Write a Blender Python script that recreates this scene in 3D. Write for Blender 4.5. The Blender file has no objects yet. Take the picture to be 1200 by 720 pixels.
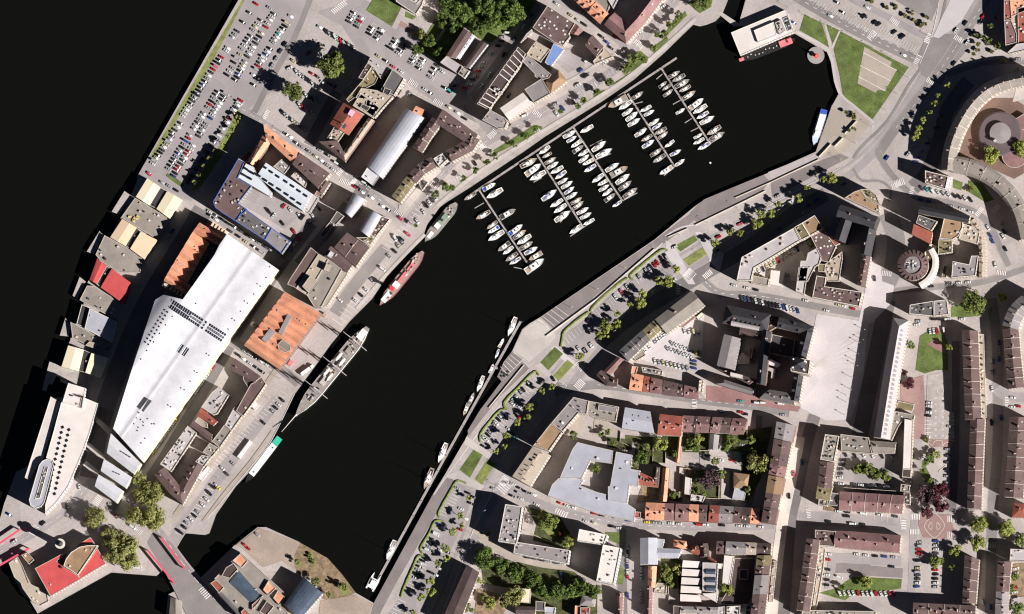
import bpy, math, random
from mathutils import Vector, Matrix
random.seed(7)
SC = bpy.context.scene
COL = SC.collection
HK = 1.1                     # storey scale
S = 0.7                      # metres per photograph pixel
# ---------------- camera: near-vertical aerial view, leaning slightly to the south-east
LA, LB = 0.075, 0.07
Fv = Vector((-LA, LB, -1)).normalized()
Uv = (Vector((0, 1, 0)) - Fv * Fv.y).normalized()
Rv = Fv.cross(Uv).normalized()
cam_d = bpy.data.cameras.new('camera'); cam = bpy.data.objects.new('camera', cam_d); COL.objects.link(cam)
cam_d.type = 'ORTHO'; cam_d.ortho_scale = 1200 * S; cam_d.clip_start = 1; cam_d.clip_end = 4000
cam.matrix_world = Matrix(((Rv.x, Uv.x, -Fv.x, 0), (Rv.y, Uv.y, -Fv.y, 0), (Rv.z, Uv.z, -Fv.z, 0), (0, 0, 0, 1)))
cam.location = -Fv * 900
SC.camera = cam
# ---------------- sky, sun, exposure
SUN_EL = 33.5
wd = bpy.data.worlds.new('World'); SC.world = wd; wd.use_nodes = True
nt = wd.node_tree; nt.nodes.clear()
sky = nt.nodes.new('ShaderNodeTexSky'); sky.sky_type = 'NISHITA'; sky.sun_disc = False
sky.sun_elevation = math.radians(SUN_EL); sky.sun_rotation = math.radians(118); sky.air_density = 0.12; sky.dust_density = 0.05
bg = nt.nodes.new('ShaderNodeBackground'); bg.inputs[1].default_value = 0.05
wo = nt.nodes.new('ShaderNodeOutputWorld'); nt.links.new(sky.outputs[0], bg.inputs[0]); nt.links.new(bg.outputs[0], wo.inputs[0])
sl = bpy.data.lights.new('sun', 'SUN'); sl.energy = 5.0; sl.angle = math.radians(0.5); sl.color = (1, .965, .935)
so = bpy.data.objects.new('sun', sl); COL.objects.link(so)
e = math.radians(SUN_EL)
so.rotation_euler = Vector((-.885 * math.cos(e), .465 * math.cos(e), -math.sin(e))).to_track_quat('-Z', 'Y').to_euler()
SC.view_settings.view_transform = 'Standard'; SC.view_settings.look = 'None'
SC.view_settings.exposure = 0.6; SC.cycles.filter_width = 1.15; SC.view_settings.gamma = 1; SC.view_settings.use_curve_mapping = False
SC.render.resolution_x = 1024; SC.render.resolution_y = 614

# ---------------- photograph position -> place on the ground plan at height z
_a, _b, _c, _d = Rv.x, Rv.y, Uv.x, Uv.y
_det = _a * _d - _b * _c
def W(px, py, z=0.0):
    u = (px - 600) * S - Rv.z * z; v = (360 - py) * S - Uv.z * z
    return ((u * _d - _b * v) / _det, (_a * v - _c * u) / _det)
def Q(t, s):
    """points in a map sheet: t = 'x0,y0' or 'x0,y0,scale' """
    p = [float(k) for k in t.split(',')]; x0, y0 = p[0], p[1]; sc = p[2] if len(p) > 2 else 6.0
    return [(x0 + float(a) / sc, y0 + float(b) / sc) for a, b in (w.split(',') for w in s.split())]

# ---------------- materials
MATS = {}
def lin(c): return tuple((v / 12.92 if v <= .04045 else ((v + .055) / 1.055) ** 2.4) for v in c)
def mat(name, col, rough=.85, var=.18, sc=.25, fine=1.2, rnd=.0, metal=0, spec=.3, wave=0, wcol=.8, coord='Object', attr=False, emit=0):
    if name in MATS: return MATS[name]
    m = bpy.data.materials.new(name); m.use_nodes = True; n = m.node_tree.nodes; l = m.node_tree.links
    b = n['Principled BSDF']; b.inputs['Roughness'].default_value = rough; b.inputs['Metallic'].default_value = metal
    b.inputs['Specular IOR Level'].default_value = spec
    rgb = n.new('ShaderNodeRGB'); rgb.outputs[0].default_value = (*col, 1)
    tc = n.new('ShaderNodeTexCoord'); cur = rgb.outputs[0]
    def mul(a, fac_socket, lo, hi):
        r = n.new('ShaderNodeMapRange'); r.inputs[1].default_value = .3; r.inputs[2].default_value = .7
        r.inputs[3].default_value = lo; r.inputs[4].default_value = hi; l.new(fac_socket, r.inputs[0])
        v = n.new('ShaderNodeVectorMath'); v.operation = 'SCALE'; l.new(a, v.inputs[0]); l.new(r.outputs[0], v.inputs[3]); return v.outputs[0]
    if var > 0:
        t = n.new('ShaderNodeTexNoise'); t.inputs['Scale'].default_value = sc; t.inputs['Detail'].default_value = 5; l.new(tc.outputs[coord], t.inputs['Vector'])
        cur = mul(cur, t.outputs['Fac'], 1 - var, 1 + var)
        t2 = n.new('ShaderNodeTexNoise'); t2.inputs['Scale'].default_value = fine; t2.inputs['Detail'].default_value = 3; l.new(tc.outputs[coord], t2.inputs['Vector'])
        cur = mul(cur, t2.outputs['Fac'], 1 - var * .8, 1 + var * .8)
    if wave:
        w = n.new('ShaderNodeTexWave'); w.wave_type = 'BANDS'; w.bands_direction = 'Y'; w.inputs['Scale'].default_value = wave; w.inputs['Distortion'].default_value = .4
        l.new(tc.outputs['UV'], w.inputs['Vector'])
        r = n.new('ShaderNodeMapRange'); r.inputs[3].default_value = wcol; r.inputs[4].default_value = 1.08; l.new(w.outputs['Fac'], r.inputs[0])
        v = n.new('ShaderNodeVectorMath'); v.operation = 'SCALE'; l.new(cur, v.inputs[0]); l.new(r.outputs[0], v.inputs[3]); cur = v.outputs[0]
    if rnd:
        oi = n.new('ShaderNodeObjectInfo'); r = n.new('ShaderNodeMapRange'); r.inputs[3].default_value = 1 - rnd; r.inputs[4].default_value = 1 + rnd
        l.new(oi.outputs['Random'], r.inputs[0]); v = n.new('ShaderNodeVectorMath'); v.operation = 'SCALE'; l.new(cur, v.inputs[0]); l.new(r.outputs[0], v.inputs[3]); cur = v.outputs[0]
    l.new(cur, b.inputs['Base Color']); MATS[name] = m; return m
def wallmat(name, col, win=(.13, .12, .12), bw=2.6, rh=3.1, mort=.62):
    m = mat(name, col, .85, .1); n = m.node_tree.nodes; l = m.node_tree.links
    b = n['Principled BSDF']; src = b.inputs['Base Color'].links[0].from_socket
    br = n.new('ShaderNodeTexBrick'); br.offset = 0; br.inputs['Scale'].default_value = 1; br.inputs['Brick Width'].default_value = bw; br.inputs['Row Height'].default_value = rh
    br.inputs['Mortar Size'].default_value = mort; br.inputs['Mortar Smooth'].default_value = 0
    br.inputs['Color1'].default_value = (*win, 1); br.inputs['Color2'].default_value = (*win, 1)
    tc = n.new('ShaderNodeTexCoord'); l.new(tc.outputs['UV'], br.inputs['Vector']); l.new(src, br.inputs['Mortar']); l.new(br.outputs['Color'], b.inputs['Base Color'])
    return m
M = {}
M['water'] = mat('water_dark', (.0054, .0055, .0047), .1, .0, spec=.5)
_w = M['water'].node_tree; _wb = _w.nodes['Principled BSDF']; _wb.inputs['IOR'].default_value = 1.5; _wb.inputs['Specular Tint'].default_value = (1, .98, .72, 1)
_tc = _w.nodes.new('ShaderNodeTexCoord'); _wn = _w.nodes.new('ShaderNodeTexNoise'); _wn.inputs['Scale'].default_value = .25; _wn.inputs['Detail'].default_value = 5; _bp = _w.nodes.new('ShaderNodeBump'); _bp.inputs['Strength'].default_value = .25; _bp.inputs['Distance'].default_value = .5
_w.links.new(_tc.outputs['Object'], _wn.inputs['Vector']); _w.links.new(_wn.outputs['Fac'], _bp.inputs['Height']); _w.links.new(_bp.outputs[0], _wb.inputs['Normal'])
def pave(k, c, v=.07, s=.06, f=.9):
    m = M[k] = mat(k, c, .9, v * 1.3, s, f); n = m.node_tree.nodes; l = m.node_tree.links; b = n['Principled BSDF']; src = b.inputs['Base Color'].links[0].from_socket
    tc = n.new('ShaderNodeTexCoord'); vo = n.new('ShaderNodeTexVoronoi'); vo.inputs['Scale'].default_value = .055; vo.inputs['Randomness'].default_value = 1; l.new(tc.outputs['Object'], vo.inputs['Vector'])   # slabs of older and newer paving
    sx = n.new('ShaderNodeSeparateColor'); l.new(vo.outputs['Color'], sx.inputs[0]); r = n.new('ShaderNodeMapRange'); r.inputs[3].default_value = .93; r.inputs[4].default_value = 1.06; l.new(sx.outputs[0], r.inputs[0])
    w = n.new('ShaderNodeTexNoise'); w.inputs['Scale'].default_value = .35; w.inputs['Detail'].default_value = 8; w.inputs['Roughness'].default_value = .75; l.new(tc.outputs['Object'], w.inputs['Vector'])
    r2 = n.new('ShaderNodeMapRange'); r2.inputs[1].default_value = .62; r2.inputs[2].default_value = .75; r2.inputs[3].default_value = 1; r2.inputs[4].default_value = .8; l.new(w.outputs['Fac'], r2.inputs[0])
    mu = n.new('ShaderNodeMath'); mu.operation = 'MULTIPLY'; l.new(r.outputs[0], mu.inputs[0]); l.new(r2.outputs[0], mu.inputs[1]); q = n.new('ShaderNodeVectorMath'); q.operation = 'SCALE'; l.new(src, q.inputs[0]); l.new(mu.outputs[0], q.inputs[3]); l.new(q.outputs[0], b.inputs['Base Color'])
pave('ground', (.425, .375, .355), .09, .05, .5); pave('asphalt', (.25, .225, .22), .08); pave('asphalt_shaded', (.19, .17, .17), .1)  # darker asphalt for shaded streets, their shade put into the colour
pave('lane', (.335, .30, .30)); pave('plaza', (.55, .50, .51), .05); pave('promenade', (.44, .39, .385), .06); pave('deck', (.235, .20, .195), .08)
pave('stone', (.50, .45, .42), .08); pave('sand', (.40, .34, .29), .08); pave('brick_red', (.30, .165, .16), .12); pave('brick_orange', (.19, .12, .095), .14); pave('cream_pave', (.60, .55, .49), .06); pave('tanpave', (.36, .285, .235), .1)
pave('concrete', (.42, .375, .35), .12, .2, 1.5); pave('line', (.75, .70, .68), .12); pave('quay_wall', (.20, .18, .155), .2); pave('brick_soft', (.34, .215, .20), .1)
M['lawn'] = mat('lawn', (.115, .15, .042), .95, .36, .12, 1.1); M['lawn_dry'] = mat('lawn_dry', (.21, .23, .07), .95, .32, .15, 1.3)
M['hedge'] = mat('hedge', (.20, .24, .07), .95, .35, .5, 1.8); M['soil'] = mat('soil', (.25, .18, .11), .95, .4, .2, 1.0)
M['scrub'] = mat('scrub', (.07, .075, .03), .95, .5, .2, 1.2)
def roofm(k, c, var=.22, wave=0, wc=.86, rough=.8, rnd=.10, **kw): M[k] = M['roof_' + k] = mat('roof_' + k, c, rough, var, .12, 1.3, rnd, wave=wave, wcol=wc, **kw)
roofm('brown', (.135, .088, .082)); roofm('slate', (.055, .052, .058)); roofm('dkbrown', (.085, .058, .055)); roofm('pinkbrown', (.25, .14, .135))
roofm('orange', (.74, .345, .21)); roofm('redtile', (.33, .10, .07)); roofm('red', (.56, .085, .085), .1, 0); roofm('beige', (.42, .35, .28), .1, .6)
roofm('tan', (.31, .20, .12), .15, 0); roofm('olive', (.20, .165, .09), .25, 0); roofm('cream', (.82, .72, .52), .04); roofm('sandroof', (.75, .56, .38), .04)
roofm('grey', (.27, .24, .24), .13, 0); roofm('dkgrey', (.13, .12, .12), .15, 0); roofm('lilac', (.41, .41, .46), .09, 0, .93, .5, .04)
roofm('lightgrey', (.45, .41, .41), .1, 0); roofm('white', (.59, .58, .61), .09, 0, .95, .4, .02); roofm('whiteb', (.60, .64, .68), .05, 0, .93, .5, .02)
roofm('cladding', (.66, .60, .565), .06, 0); roofm('glass', (.10, .13, .18), .2, 1.6, .35, .2); roofm('blue', (.20, .32, .62), .12, .8, .8); roofm('teal', (.06, .45, .32), .05, 0)
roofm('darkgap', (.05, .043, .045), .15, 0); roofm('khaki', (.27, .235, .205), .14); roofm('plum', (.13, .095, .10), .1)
M['w_brick'] = wallmat('wall_brick', (.30, .17, .13)); M['w_cream'] = wallmat('wall_cream', (.60, .52, .43)); M['w_white'] = wallmat('wall_white', (.72, .69, .66))
M['w_plain'] = mat('wall_plain', (.62, .58, .50), .8, .1); M['w_grey'] = wallmat('wall_grey', (.36, .34, .33)); M['w_shed'] = mat('wall_shed', (.60, .58, .46), .7, .06)
M['w_dark'] = mat('wall_dark', (.08, .07, .07), .8, .1)
M['parapet'] = mat('parapet', (.50, .44, .39), .85, .15); M['parapet_l'] = mat('parapet_light', (.70, .66, .58), .85, .1); M['trim_blue'] = mat('trim_blue', (.10, .17, .55), .5, .05)
M['chim'] = mat('chimney_render', (.52, .42, .36), .9, .3, .6, 2, .3); M['glassy'] = mat('glass_dark', (.02, .023, .03), .12, 0, spec=.6); M['metal'] = mat('metal_light', (.62, .61, .62), .4, .06)
M['vent'] = mat('vent_pale', (.62, .58, .55), .7, .12, 1, 2, .25); M['vent_d'] = mat('vent_dark', (.05, .05, .055), .6, .1); M['solar'] = mat('solar_grid', (.10, .105, .13), .35, .1)
M['bark'] = mat('bark', (.11, .08, .06), .95, .2); M['wood'] = mat('wood_pontoon', (.36, .32, .31), .9, .12); M['rubber'] = mat('rubber', (.015, .015, .015), .8, 0)
M['redpaint'] = mat('red_paint', (.68, .06, .10), .4, .05); M['pinkred'] = mat('pink_red_paint', (.72, .20, .22), .5, .15, .4, 1.5); M['hull_dark'] = mat('hull_dark', (.022, .02, .02), .5, .1)
M['hull_white'] = mat('hull_white', (.86, .85, .82), .35, .05, 1, 3, .06); M['deckgrey'] = mat('deck_grey', (.30, .265, .245), .7, .2, .4, 2); M['deckgreen'] = mat('deck_green', (.24, .32, .25), .6, .15, .4, 2)
M['cabin'] = mat('cabin_white', (.85, .83, .80), .4, .05); M['green_d'] = mat('green_paint', (.03, .28, .20), .5, .05); M['bluep'] = mat('blue_paint', (.06, .11, .50), .5, .05); M['orangep'] = mat('orange_paint', (.75, .20, .06), .5, .05)
M['deckbrown'] = mat('deck_brown', (.36, .24, .22), .7, .25, .5, 2); M['hull_red'] = mat('hull_red', (.30, .06, .06), .5, .1); M['teak'] = mat('teak', (.42, .32, .24), .8, .2, .6, 2); M['bluegrey'] = mat('pale_blue_paint', (.55, .63, .78), .5, .06)

# ---------------- mesh builder
class MB:
    def __init__(s): s.v = []; s.f = []; s.uv = []; s.mi = []; s.sm = []
    def face(s, pts, uvs=None, mi=0, sm=False):
        i = len(s.v); s.v += [tuple(p) for p in pts]; s.f.append(tuple(range(i, i + len(pts))))
        s.uv.append(uvs or [(p[0], p[1]) for p in pts]); s.mi.append(mi); s.sm.append(sm)
    def box(s, cx, cy, z0, z1, lx, ly, ang=0, mi=0, top=1.0):
        c, n = math.cos(ang), math.sin(ang)
        def P(a, b, z, k=1): return (cx + (a * c - b * n) * k, cy + (a * n + b * c) * k, z)
        h = [(-lx / 2, -ly / 2), (lx / 2, -ly / 2), (lx / 2, ly / 2), (-lx / 2, ly / 2)]
        lo = [P(a, b, z0) for a, b in h]; hi = [P(a, b, z1, top) for a, b in h]
        s.face(hi, mi=mi); s.face(lo[::-1], mi=mi)
        for i in range(4):
            j = (i + 1) % 4; s.face([lo[i], lo[j], hi[j], hi[i]], mi=mi)
    def cyl(s, cx, cy, z0, z1, r0, r1=None, n=12, mi=0, a0=0, sm=True):
        r1 = r0 if r1 is None else r1
        lo = [(cx + r0 * math.cos(6.28318 * k / n + a0), cy + r0 * math.sin(6.28318 * k / n + a0), z0) for k in range(n)]
        hi = [(cx + r1 * math.cos(6.28318 * k / n + a0), cy + r1 * math.sin(6.28318 * k / n + a0), z1) for k in range(n)]
        if r1 > .001: s.face(hi, mi=mi)
        for k in range(n):
            j = (k + 1) % n
            s.face([lo[k], lo[j], hi[j], hi[k]], mi=mi, sm=sm)
    def tube(s, p, q, r, n=6, mi=0, r1=None):
        p, q = Vector(p), Vector(q); d = (q - p).normalized(); a = d.cross(Vector((0, 0, 1) if abs(d.z) < .9 else (1, 0, 0))).normalized(); b = d.cross(a)
        r1 = r if r1 is None else r1
        lo = [p + (a * math.cos(6.28318 * k / n) + b * math.sin(6.28318 * k / n)) * r for k in range(n)]
        hi = [q + (a * math.cos(6.28318 * k / n) + b * math.sin(6.28318 * k / n)) * r1 for k in range(n)]
        s.face(hi[::-1], mi=mi); s.face(lo, mi=mi)
        for k in range(n):
            j = (k + 1) % n; s.face([lo[j], lo[k], hi[k], hi[j]], mi=mi, sm=True)
    def build(s, name, mats, parent=None, weld=False):
        if not s.f: return None
        if weld:
            d = {}; nv = []; mp = []
            for p in s.v:
                k = tuple(round(c, 2) for c in p)
                if k not in d: d[k] = len(nv); nv.append(p)
                mp.append(d[k])
            s.v = nv; s.f = [tuple(mp[i] for i in f) for f in s.f]
        if not isinstance(mats, (list, tuple)): mats = [mats]
        o3 = Vector((0, 0, 0)); q_ = parent
        while q_: o3 = o3 + q_.location; q_ = q_.parent
        me = bpy.data.meshes.new(name)
        me.from_pydata([(x - o3[0], y - o3[1], z - o3[2]) for x, y, z in s.v], [], s.f)
        ul = me.uv_layers.new(name='UVMap'); flat = []
        for u in s.uv:
            for p in u: flat += [p[0], p[1]]
        ul.data.foreach_set('uv', flat)
        me.polygons.foreach_set('material_index', s.mi); me.polygons.foreach_set('use_smooth', s.sm)
        for m in mats: me.materials.append(m)
        me.update()
        o = bpy.data.objects.new(name, me); COL.objects.link(o)
        if parent: o.parent = parent
        return o
def thing(name, label, cat, loc, group=None, rz=0):
    o = bpy.data.objects.new(name, None); COL.objects.link(o); o.location = loc; o.rotation_euler = (0, 0, rz)
    o.empty_display_size = 1
    o['label'] = label; o['category'] = cat
    if group: o['group'] = group
    return o
def tag(o, label, cat, group=None):
    o['label'] = label; o['category'] = cat
    if group: o['group'] = group
    return o
def struct(o): o['kind'] = 'structure'; return o
def area(p): return sum(p[i][0] * p[(i + 1) % len(p)][1] - p[(i + 1) % len(p)][0] * p[i][1] for i in range(len(p))) / 2
def ccw(p): return list(p) if area(p) > 0 else list(p)[::-1]
def inset(p, d):
    n = len(p); out = []
    for i in range(n):
        a, b, c = Vector(p[i - 1][:2]), Vector(p[i][:2]), Vector(p[(i + 1) % n][:2])
        e1 = (b - a).normalized(); e2 = (c - b).normalized(); n1 = Vector((-e1.y, e1.x)); n2 = Vector((-e2.y, e2.x))
        m = (n1 + n2); m = m.normalized() if m.length > 1e-4 else n1
        k = d / max(.4, m.dot(n1)); out.append((b.x + m.x * k, b.y + m.y * k))
    return out
ORD = ['first', 'second', 'third', 'fourth', 'fifth', 'sixth', 'seventh', 'eighth', 'ninth', 'tenth', 'eleventh', 'twelfth', 'thirteenth', 'fourteenth', 'fifteenth', 'sixteenth', 'seventeenth', 'eighteenth', 'nineteenth', 'twentieth', 'twenty-first', 'twenty-second', 'twenty-third', 'twenty-fourth', 'twenty-fifth', 'twenty-sixth', 'twenty-seventh', 'twenty-eighth']

# ---------------- flat sheets and strips on the ground
ZL = {}
def offset_line(pts, w):
    """left and right world polylines of a centre line"""
    P = [Vector(p) for p in pts]; L, R = [], []
    for i in range(len(P)):
        e1 = (P[i] - P[i - 1]).normalized() if i > 0 else None; e2 = (P[i + 1] - P[i]).normalized() if i < len(P) - 1 else None
        if e1 is None: e1 = e2
        if e2 is None: e2 = e1
        n1 = Vector((-e1.y, e1.x)); n2 = Vector((-e2.y, e2.x)); m = (n1 + n2).normalized(); k = w / 2 / max(.5, m.dot(n1))
        L.append((P[i].x + m.x * k, P[i].y + m.y * k)); R.append((P[i].x - m.x * k, P[i].y - m.y * k))
    return L, R
_lay = [0]
def sheet(name, pts, m, z=None, raw=False):
    if z is None: _lay[0] += 1; z = .010 + .002 * _lay[0]
    p = ccw([W(x, y, 0) for x, y in pts]); mb = MB(); mb.face([(x, y, z) for x, y in p]); return struct(mb.build(name, M[m]))
def ribbon(name, pts, wpx, m, z=None):
    if z is None: _lay[0] += 1; z = .010 + .002 * _lay[0]
    wp = smooth_line([W(x, y, 0) for x, y in pts]); L, R = offset_line(wp, wpx * S); mb = MB()
    k = .3 if name == 'road' else 0
    for i in range(len(L) - 1):
        mb.face([(*R[i], z), (*R[i + 1], z), (*L[i + 1], z), (*L[i], z)])
        if k:      # kerb stones
            for E, O in ((L, R), (R, L)):
                a, b = lerp(E[i], O[i], k / (wpx * S)), lerp(E[i + 1], O[i + 1], k / (wpx * S)); mb.face([(*E[i], z + .001), (*E[i + 1], z + .001), (*b, z + .001), (*a, z + .001)], mi=1)
    return struct(mb.build(name, [M[m], M['concrete']]))
def smooth_line(p, k=3):
    if len(p) < 3: return p
    out = []
    for i in range(len(p) - 1):
        a = p[max(0, i - 1)]; b = p[i]; c = p[i + 1]; d = p[min(len(p) - 1, i + 2)]
        for j in range(k):
            t = j / k
            out.append(tuple(.5 * (2 * b[q] + (c[q] - a[q]) * t + (2 * a[q] - 5 * b[q] + 4 * c[q] - d[q]) * t * t + (3 * b[q] - a[q] - 3 * c[q] + d[q]) * t ** 3) for q in (0, 1)))
    out.append(p[-1]); return out
# ---------------- buildings
def walls(mb, poly, z0, z1, mi=0):
    u = 0; n = len(poly)
    for i in range(n):
        a, b = poly[i], poly[(i + 1) % n]; L = math.dist(a, b)
        mb.face([(*a, z0), (*b, z0), (*b, z1), (*a, z1)], [(u, 0), (u + L, 0), (u + L, z1 - z0), (u, z1 - z0)], mi); u += round(L / 2.6) * 2.6
def pip(x, y, p):
    c = False; j = len(p) - 1
    for i in range(len(p)):
        if (p[i][1] > y) != (p[j][1] > y) and x < (p[j][0] - p[i][0]) * (y - p[i][1]) / (p[j][1] - p[i][1]) + p[i][0]: c = not c
        j = i
    return c
def lerp(a, b, t): return tuple(a[k] + (b[k] - a[k]) * t for k in range(len(a)))
PROF = {
    'gable': lambda r, n: [(0, 0), (.5, r), (1, 0)],
    'shed': lambda r, n: [(0, 0), (1, r)],
    'barrel': lambda r, n: [(.5 - .5 * math.cos(math.pi * k / 10), r * math.sin(math.pi * k / 10)) for k in range(11)],
    'mansard': lambda r, n: [(0, 0), (.16, r * .8), (.5, r), (.84, r * .8), (1, 0)],
    'folds': lambda r, n: [(k / (2 * n), r * (k % 2)) for k in range(2 * n + 1)],
    'saw': lambda r, n: [q for k in range(n) for q in ((k / n, 0), ((k + .82) / n, r))] + [(1, 0)],
}
class Bld:
    """one building: an empty plus wall, roof, chimney ... children"""
    def __init__(s, label, cat='building', name=None, group=None):
        s.label, s.cat, s.name, s.group = label, cat, name or cat.replace(' ', '_'), group; s.root = None
    def _root(s, pts):
        if s.root is None:
            x = sum(p[0] for p in pts) / len(pts); y = sum(p[1] for p in pts) / len(pts)
            s.root = thing(s.name, s.label, s.cat, (x, y, 0), s.group)
    def flat(s, px, h, roof='grey', wall='w_cream', z0=0, par=.7, pm='parapet', vt=0, ch=0, sk=0, sks=None, rn='roof'):
        h *= HK; p = ccw([W(x, y, h) for x, y in px]); s._root(p); top = h + par
        w = MB(); walls(w, p, z0, top); w.build('wall', M[wall], s.root)
        r = MB(); q = inset(p, .45) if par > 0 else p
        r.face([(x, y, h) for x, y in q]); r.build(rn, M[roof], s.root)
        if par > 0:
            m = MB(); n = len(p)
            for i in range(n):
                j = (i + 1) % n
                m.face([(*p[i], top), (*p[j], top), (*q[j], top), (*q[i], top)]); m.face([(*q[i], top), (*q[j], top), (*q[j], h), (*q[i], h)])
            m.build('parapet', M[pm], s.root)
        xs = [a[0] for a in p]; ys = [a[1] for a in p]
        q2 = inset(p, 1.6)
        ang = math.atan2(p[1][1] - p[0][1], p[1][0] - p[0][0])
        def spots(n):
            out = []; t = 0
            while len(out) < n and t < 400:
                t += 1; x = random.uniform(min(xs), max(xs)); y = random.uniform(min(ys), max(ys))
                if pip(x, y, q2) and all(math.dist((x, y), o) > 2.2 for o in out): out.append((x, y))
            return out
        sp = spots(vt + ch + sk)
        for i, (x, y) in enumerate(sp):
            if i < vt:
                m = MB(); a = random.uniform(.7, 2.2); b = random.uniform(.7, 1.8); m.box(x, y, h, h + random.uniform(.5, 1.6), a, b, ang)
                m.build('roof_vent', M[random.choice(['vent', 'vent', 'vent_d', 'chim'])], s.root)
            elif i < vt + ch: s.chimney(x, y, h, ang)
            else:
                m = MB(); m.box(x, y, h, h + .35, 1.5, 1.5, ang); m.build('skylight', M['vent'], s.root)
        return s
    def chimney(s, x, y, z, ang, hh=None):
        m = MB(); hh = hh or random.uniform(1.2, 2.1); l = random.uniform(1.1, 2.3); m.box(x, y, z - 1.2, z + hh, l, .8, ang)
        c = m.build('chimney', M['chim'], s.root)
        for k in (-1, 1): m = MB(); m.cyl(x + k * l * .25 * math.cos(ang), y + k * l * .25 * math.sin(ang), z + hh, z + hh + .4, .17, .13, 6); m.build('chimney_pot', M['redtile'], c)
    def loft(s, L, R, h, prof, roof, wall, z0=0, hip=(0, 0), ch=0, sk=0, dm=0, pw=0, over=.0, pm='parapet', smooth=False, skside=None, roof2=None, hipv=None):
        """L, R: world polylines of the two eaves; prof: list of (t, dz) across"""
        s._root(L + R)
        nL = len(L)
        rows = []
        for i in range(nL):
            rows.append([(*lerp(L[i], R[i], t), h + dz) for t, dz in prof])
        if (hip[0] or hip[1]) and nL >= 2:
            for e, (i, j) in ((0, (0, 1)), (1, (nL - 1, nL - 2))):
                if hip[e]:
                    wd = math.dist(L[i], R[i]); ln = math.dist(lerp(L[i], R[i], .5), lerp(L[j], R[j], .5)); k = min(.48, wd * .5 / max(ln, .1))
                    for q, (t, dz) in enumerate(prof):
                        if dz > 0:
                            a, b = rows[i][q], rows[j][q]; rows[i][q] = (a[0] + (b[0] - a[0]) * k * min(1, dz / max(d for _, d in prof)), a[1] + (b[1] - a[1]) * k * min(1, dz / max(d for _, d in prof)), a[2])
        r = MB(); u = 0
        for i in range(nL - 1):
            ln = math.dist(L[i], L[i + 1]); v = 0
            for q in range(len(prof) - 1):
                a, b, c, d = rows[i][q], rows[i][q + 1], rows[i + 1][q + 1], rows[i + 1][q]
                wv = math.dist(a, b)
                r.face([b, a, d, c], [(u, v + wv), (u, v), (u + ln, v), (u + ln, v + wv)], 0, smooth); v += wv
            u += ln
        w = MB()
        for e, i in ((0, 0), (1, nL - 1)):
            pts = rows[i]
            if hip[e]:
                (r.face([pts[0], pts[len(pts) // 2], pts[-1]][:: (1 if e == 0 else -1)]))
                a, b = (pts[0], pts[-1]); f = [(a[0], a[1], z0), (a[0], a[1], h), (b[0], b[1], h), (b[0], b[1], z0)]
            else:
                a, b = pts[0], pts[-1]; f = [(a[0], a[1], z0)] + [p for p in pts] + [(b[0], b[1], z0)]
            if e == 0: pass
            else: f = f[::-1]
            uv = [(math.dist(p[:2], a[:2]), p[2] - z0) for p in f]; w.face(f, uv)
        for E, fl in ((L, 0), (R, 1)):
            u = 0
            for i in range(nL - 1):
                a, b = E[i], E[i + 1]; ln = math.dist(a, b); za = h + (prof[0][1] if not fl else prof[-1][1])
                f = [(*a, z0), (*b, z0), (*b, za), (*a, za)]; uv = [(u, 0), (u + ln, 0), (u + ln, za - z0), (u, za - z0)]
                if not fl: f = f[::-1]; uv = uv[::-1]
                w.face(f, uv); u += round(ln / 2.6) * 2.6
        # world orientation: make normals outward
        w.build('wall', M[wall], s.root)
        r.build('roof', M[roof], s.root)
        segs = [math.dist(lerp(L[i], R[i], .5), lerp(L[i + 1], R[i + 1], .5)) for i in range(nL - 1)]; T = sum(segs)
        def at(f, t):
            d = f * T; i = 0
            while i < nL - 2 and d > segs[i]: d -= segs[i]; i += 1
            k = min(1, d / max(segs[i], .01)); a = lerp(L[i], L[i + 1], k); b = lerp(R[i], R[i + 1], k); p = lerp(a, b, t)
            for q in range(len(prof) - 1):
                if prof[q][0] <= t <= prof[q + 1][0]:
                    tt = (t - prof[q][0]) / max(1e-6, prof[q + 1][0] - prof[q][0]); z = h + prof[q][1] + (prof[q + 1][1] - prof[q][1]) * tt; sl = (prof[q + 1][1] - prof[q][1]) / max(.1, (prof[q + 1][0] - prof[q][0]) * math.dist(a, b)); break
            an = math.atan2(L[i + 1][1] - L[i][1], L[i + 1][0] - L[i][0]); ac = math.atan2(b[1] - a[1], b[0] - a[0]); return p, z, an, ac, sl, math.dist(a, b)
        s.at = at; lo, hi = (.08 if hip[0] else .02), (.92 if hip[1] else .98)
        for k in range(ch):
            f = lo + (hi - lo) * (k + random.uniform(.2, .8)) / ch; t = random.choice([.42, .5, .58, .35, .65]); p, z, an, ac, sl, wd = at(f, t); s.chimney(p[0], p[1], z, ac if random.random() < .7 else an)
        for k in range(pw):
            f = (k + 1) / (pw + 1); m = MB(); pts = []
            for t, dz in prof:
                p, z, an, ac, sl, wd = at(f, t); pts.append((p, z))
            for (p, z), (p2, z2) in zip(pts, pts[1:]):
                dx, dy = .2 * math.cos(an), .2 * math.sin(an)
                m.face([(p[0] - dx, p[1] - dy, z + .35), (p[0] + dx, p[1] + dy, z + .35), (p2[0] + dx, p2[1] + dy, z2 + .35), (p2[0] - dx, p2[1] - dy, z2 + .35)])
                m.face([(p[0] - dx, p[1] - dy, z - .1), (p[0] - dx, p[1] - dy, z + .35), (p2[0] - dx, p2[1] - dy, z2 + .35), (p2[0] - dx, p2[1] - dy, z2 - .1)])
                m.face([(p[0] + dx, p[1] + dy, z - .1), (p[0] + dx, p[1] + dy, z + .35), (p2[0] + dx, p2[1] + dy, z2 + .35), (p2[0] + dx, p2[1] + dy, z2 - .1)][::-1])
            m.build('party_wall', M[pm], s.root)
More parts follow.
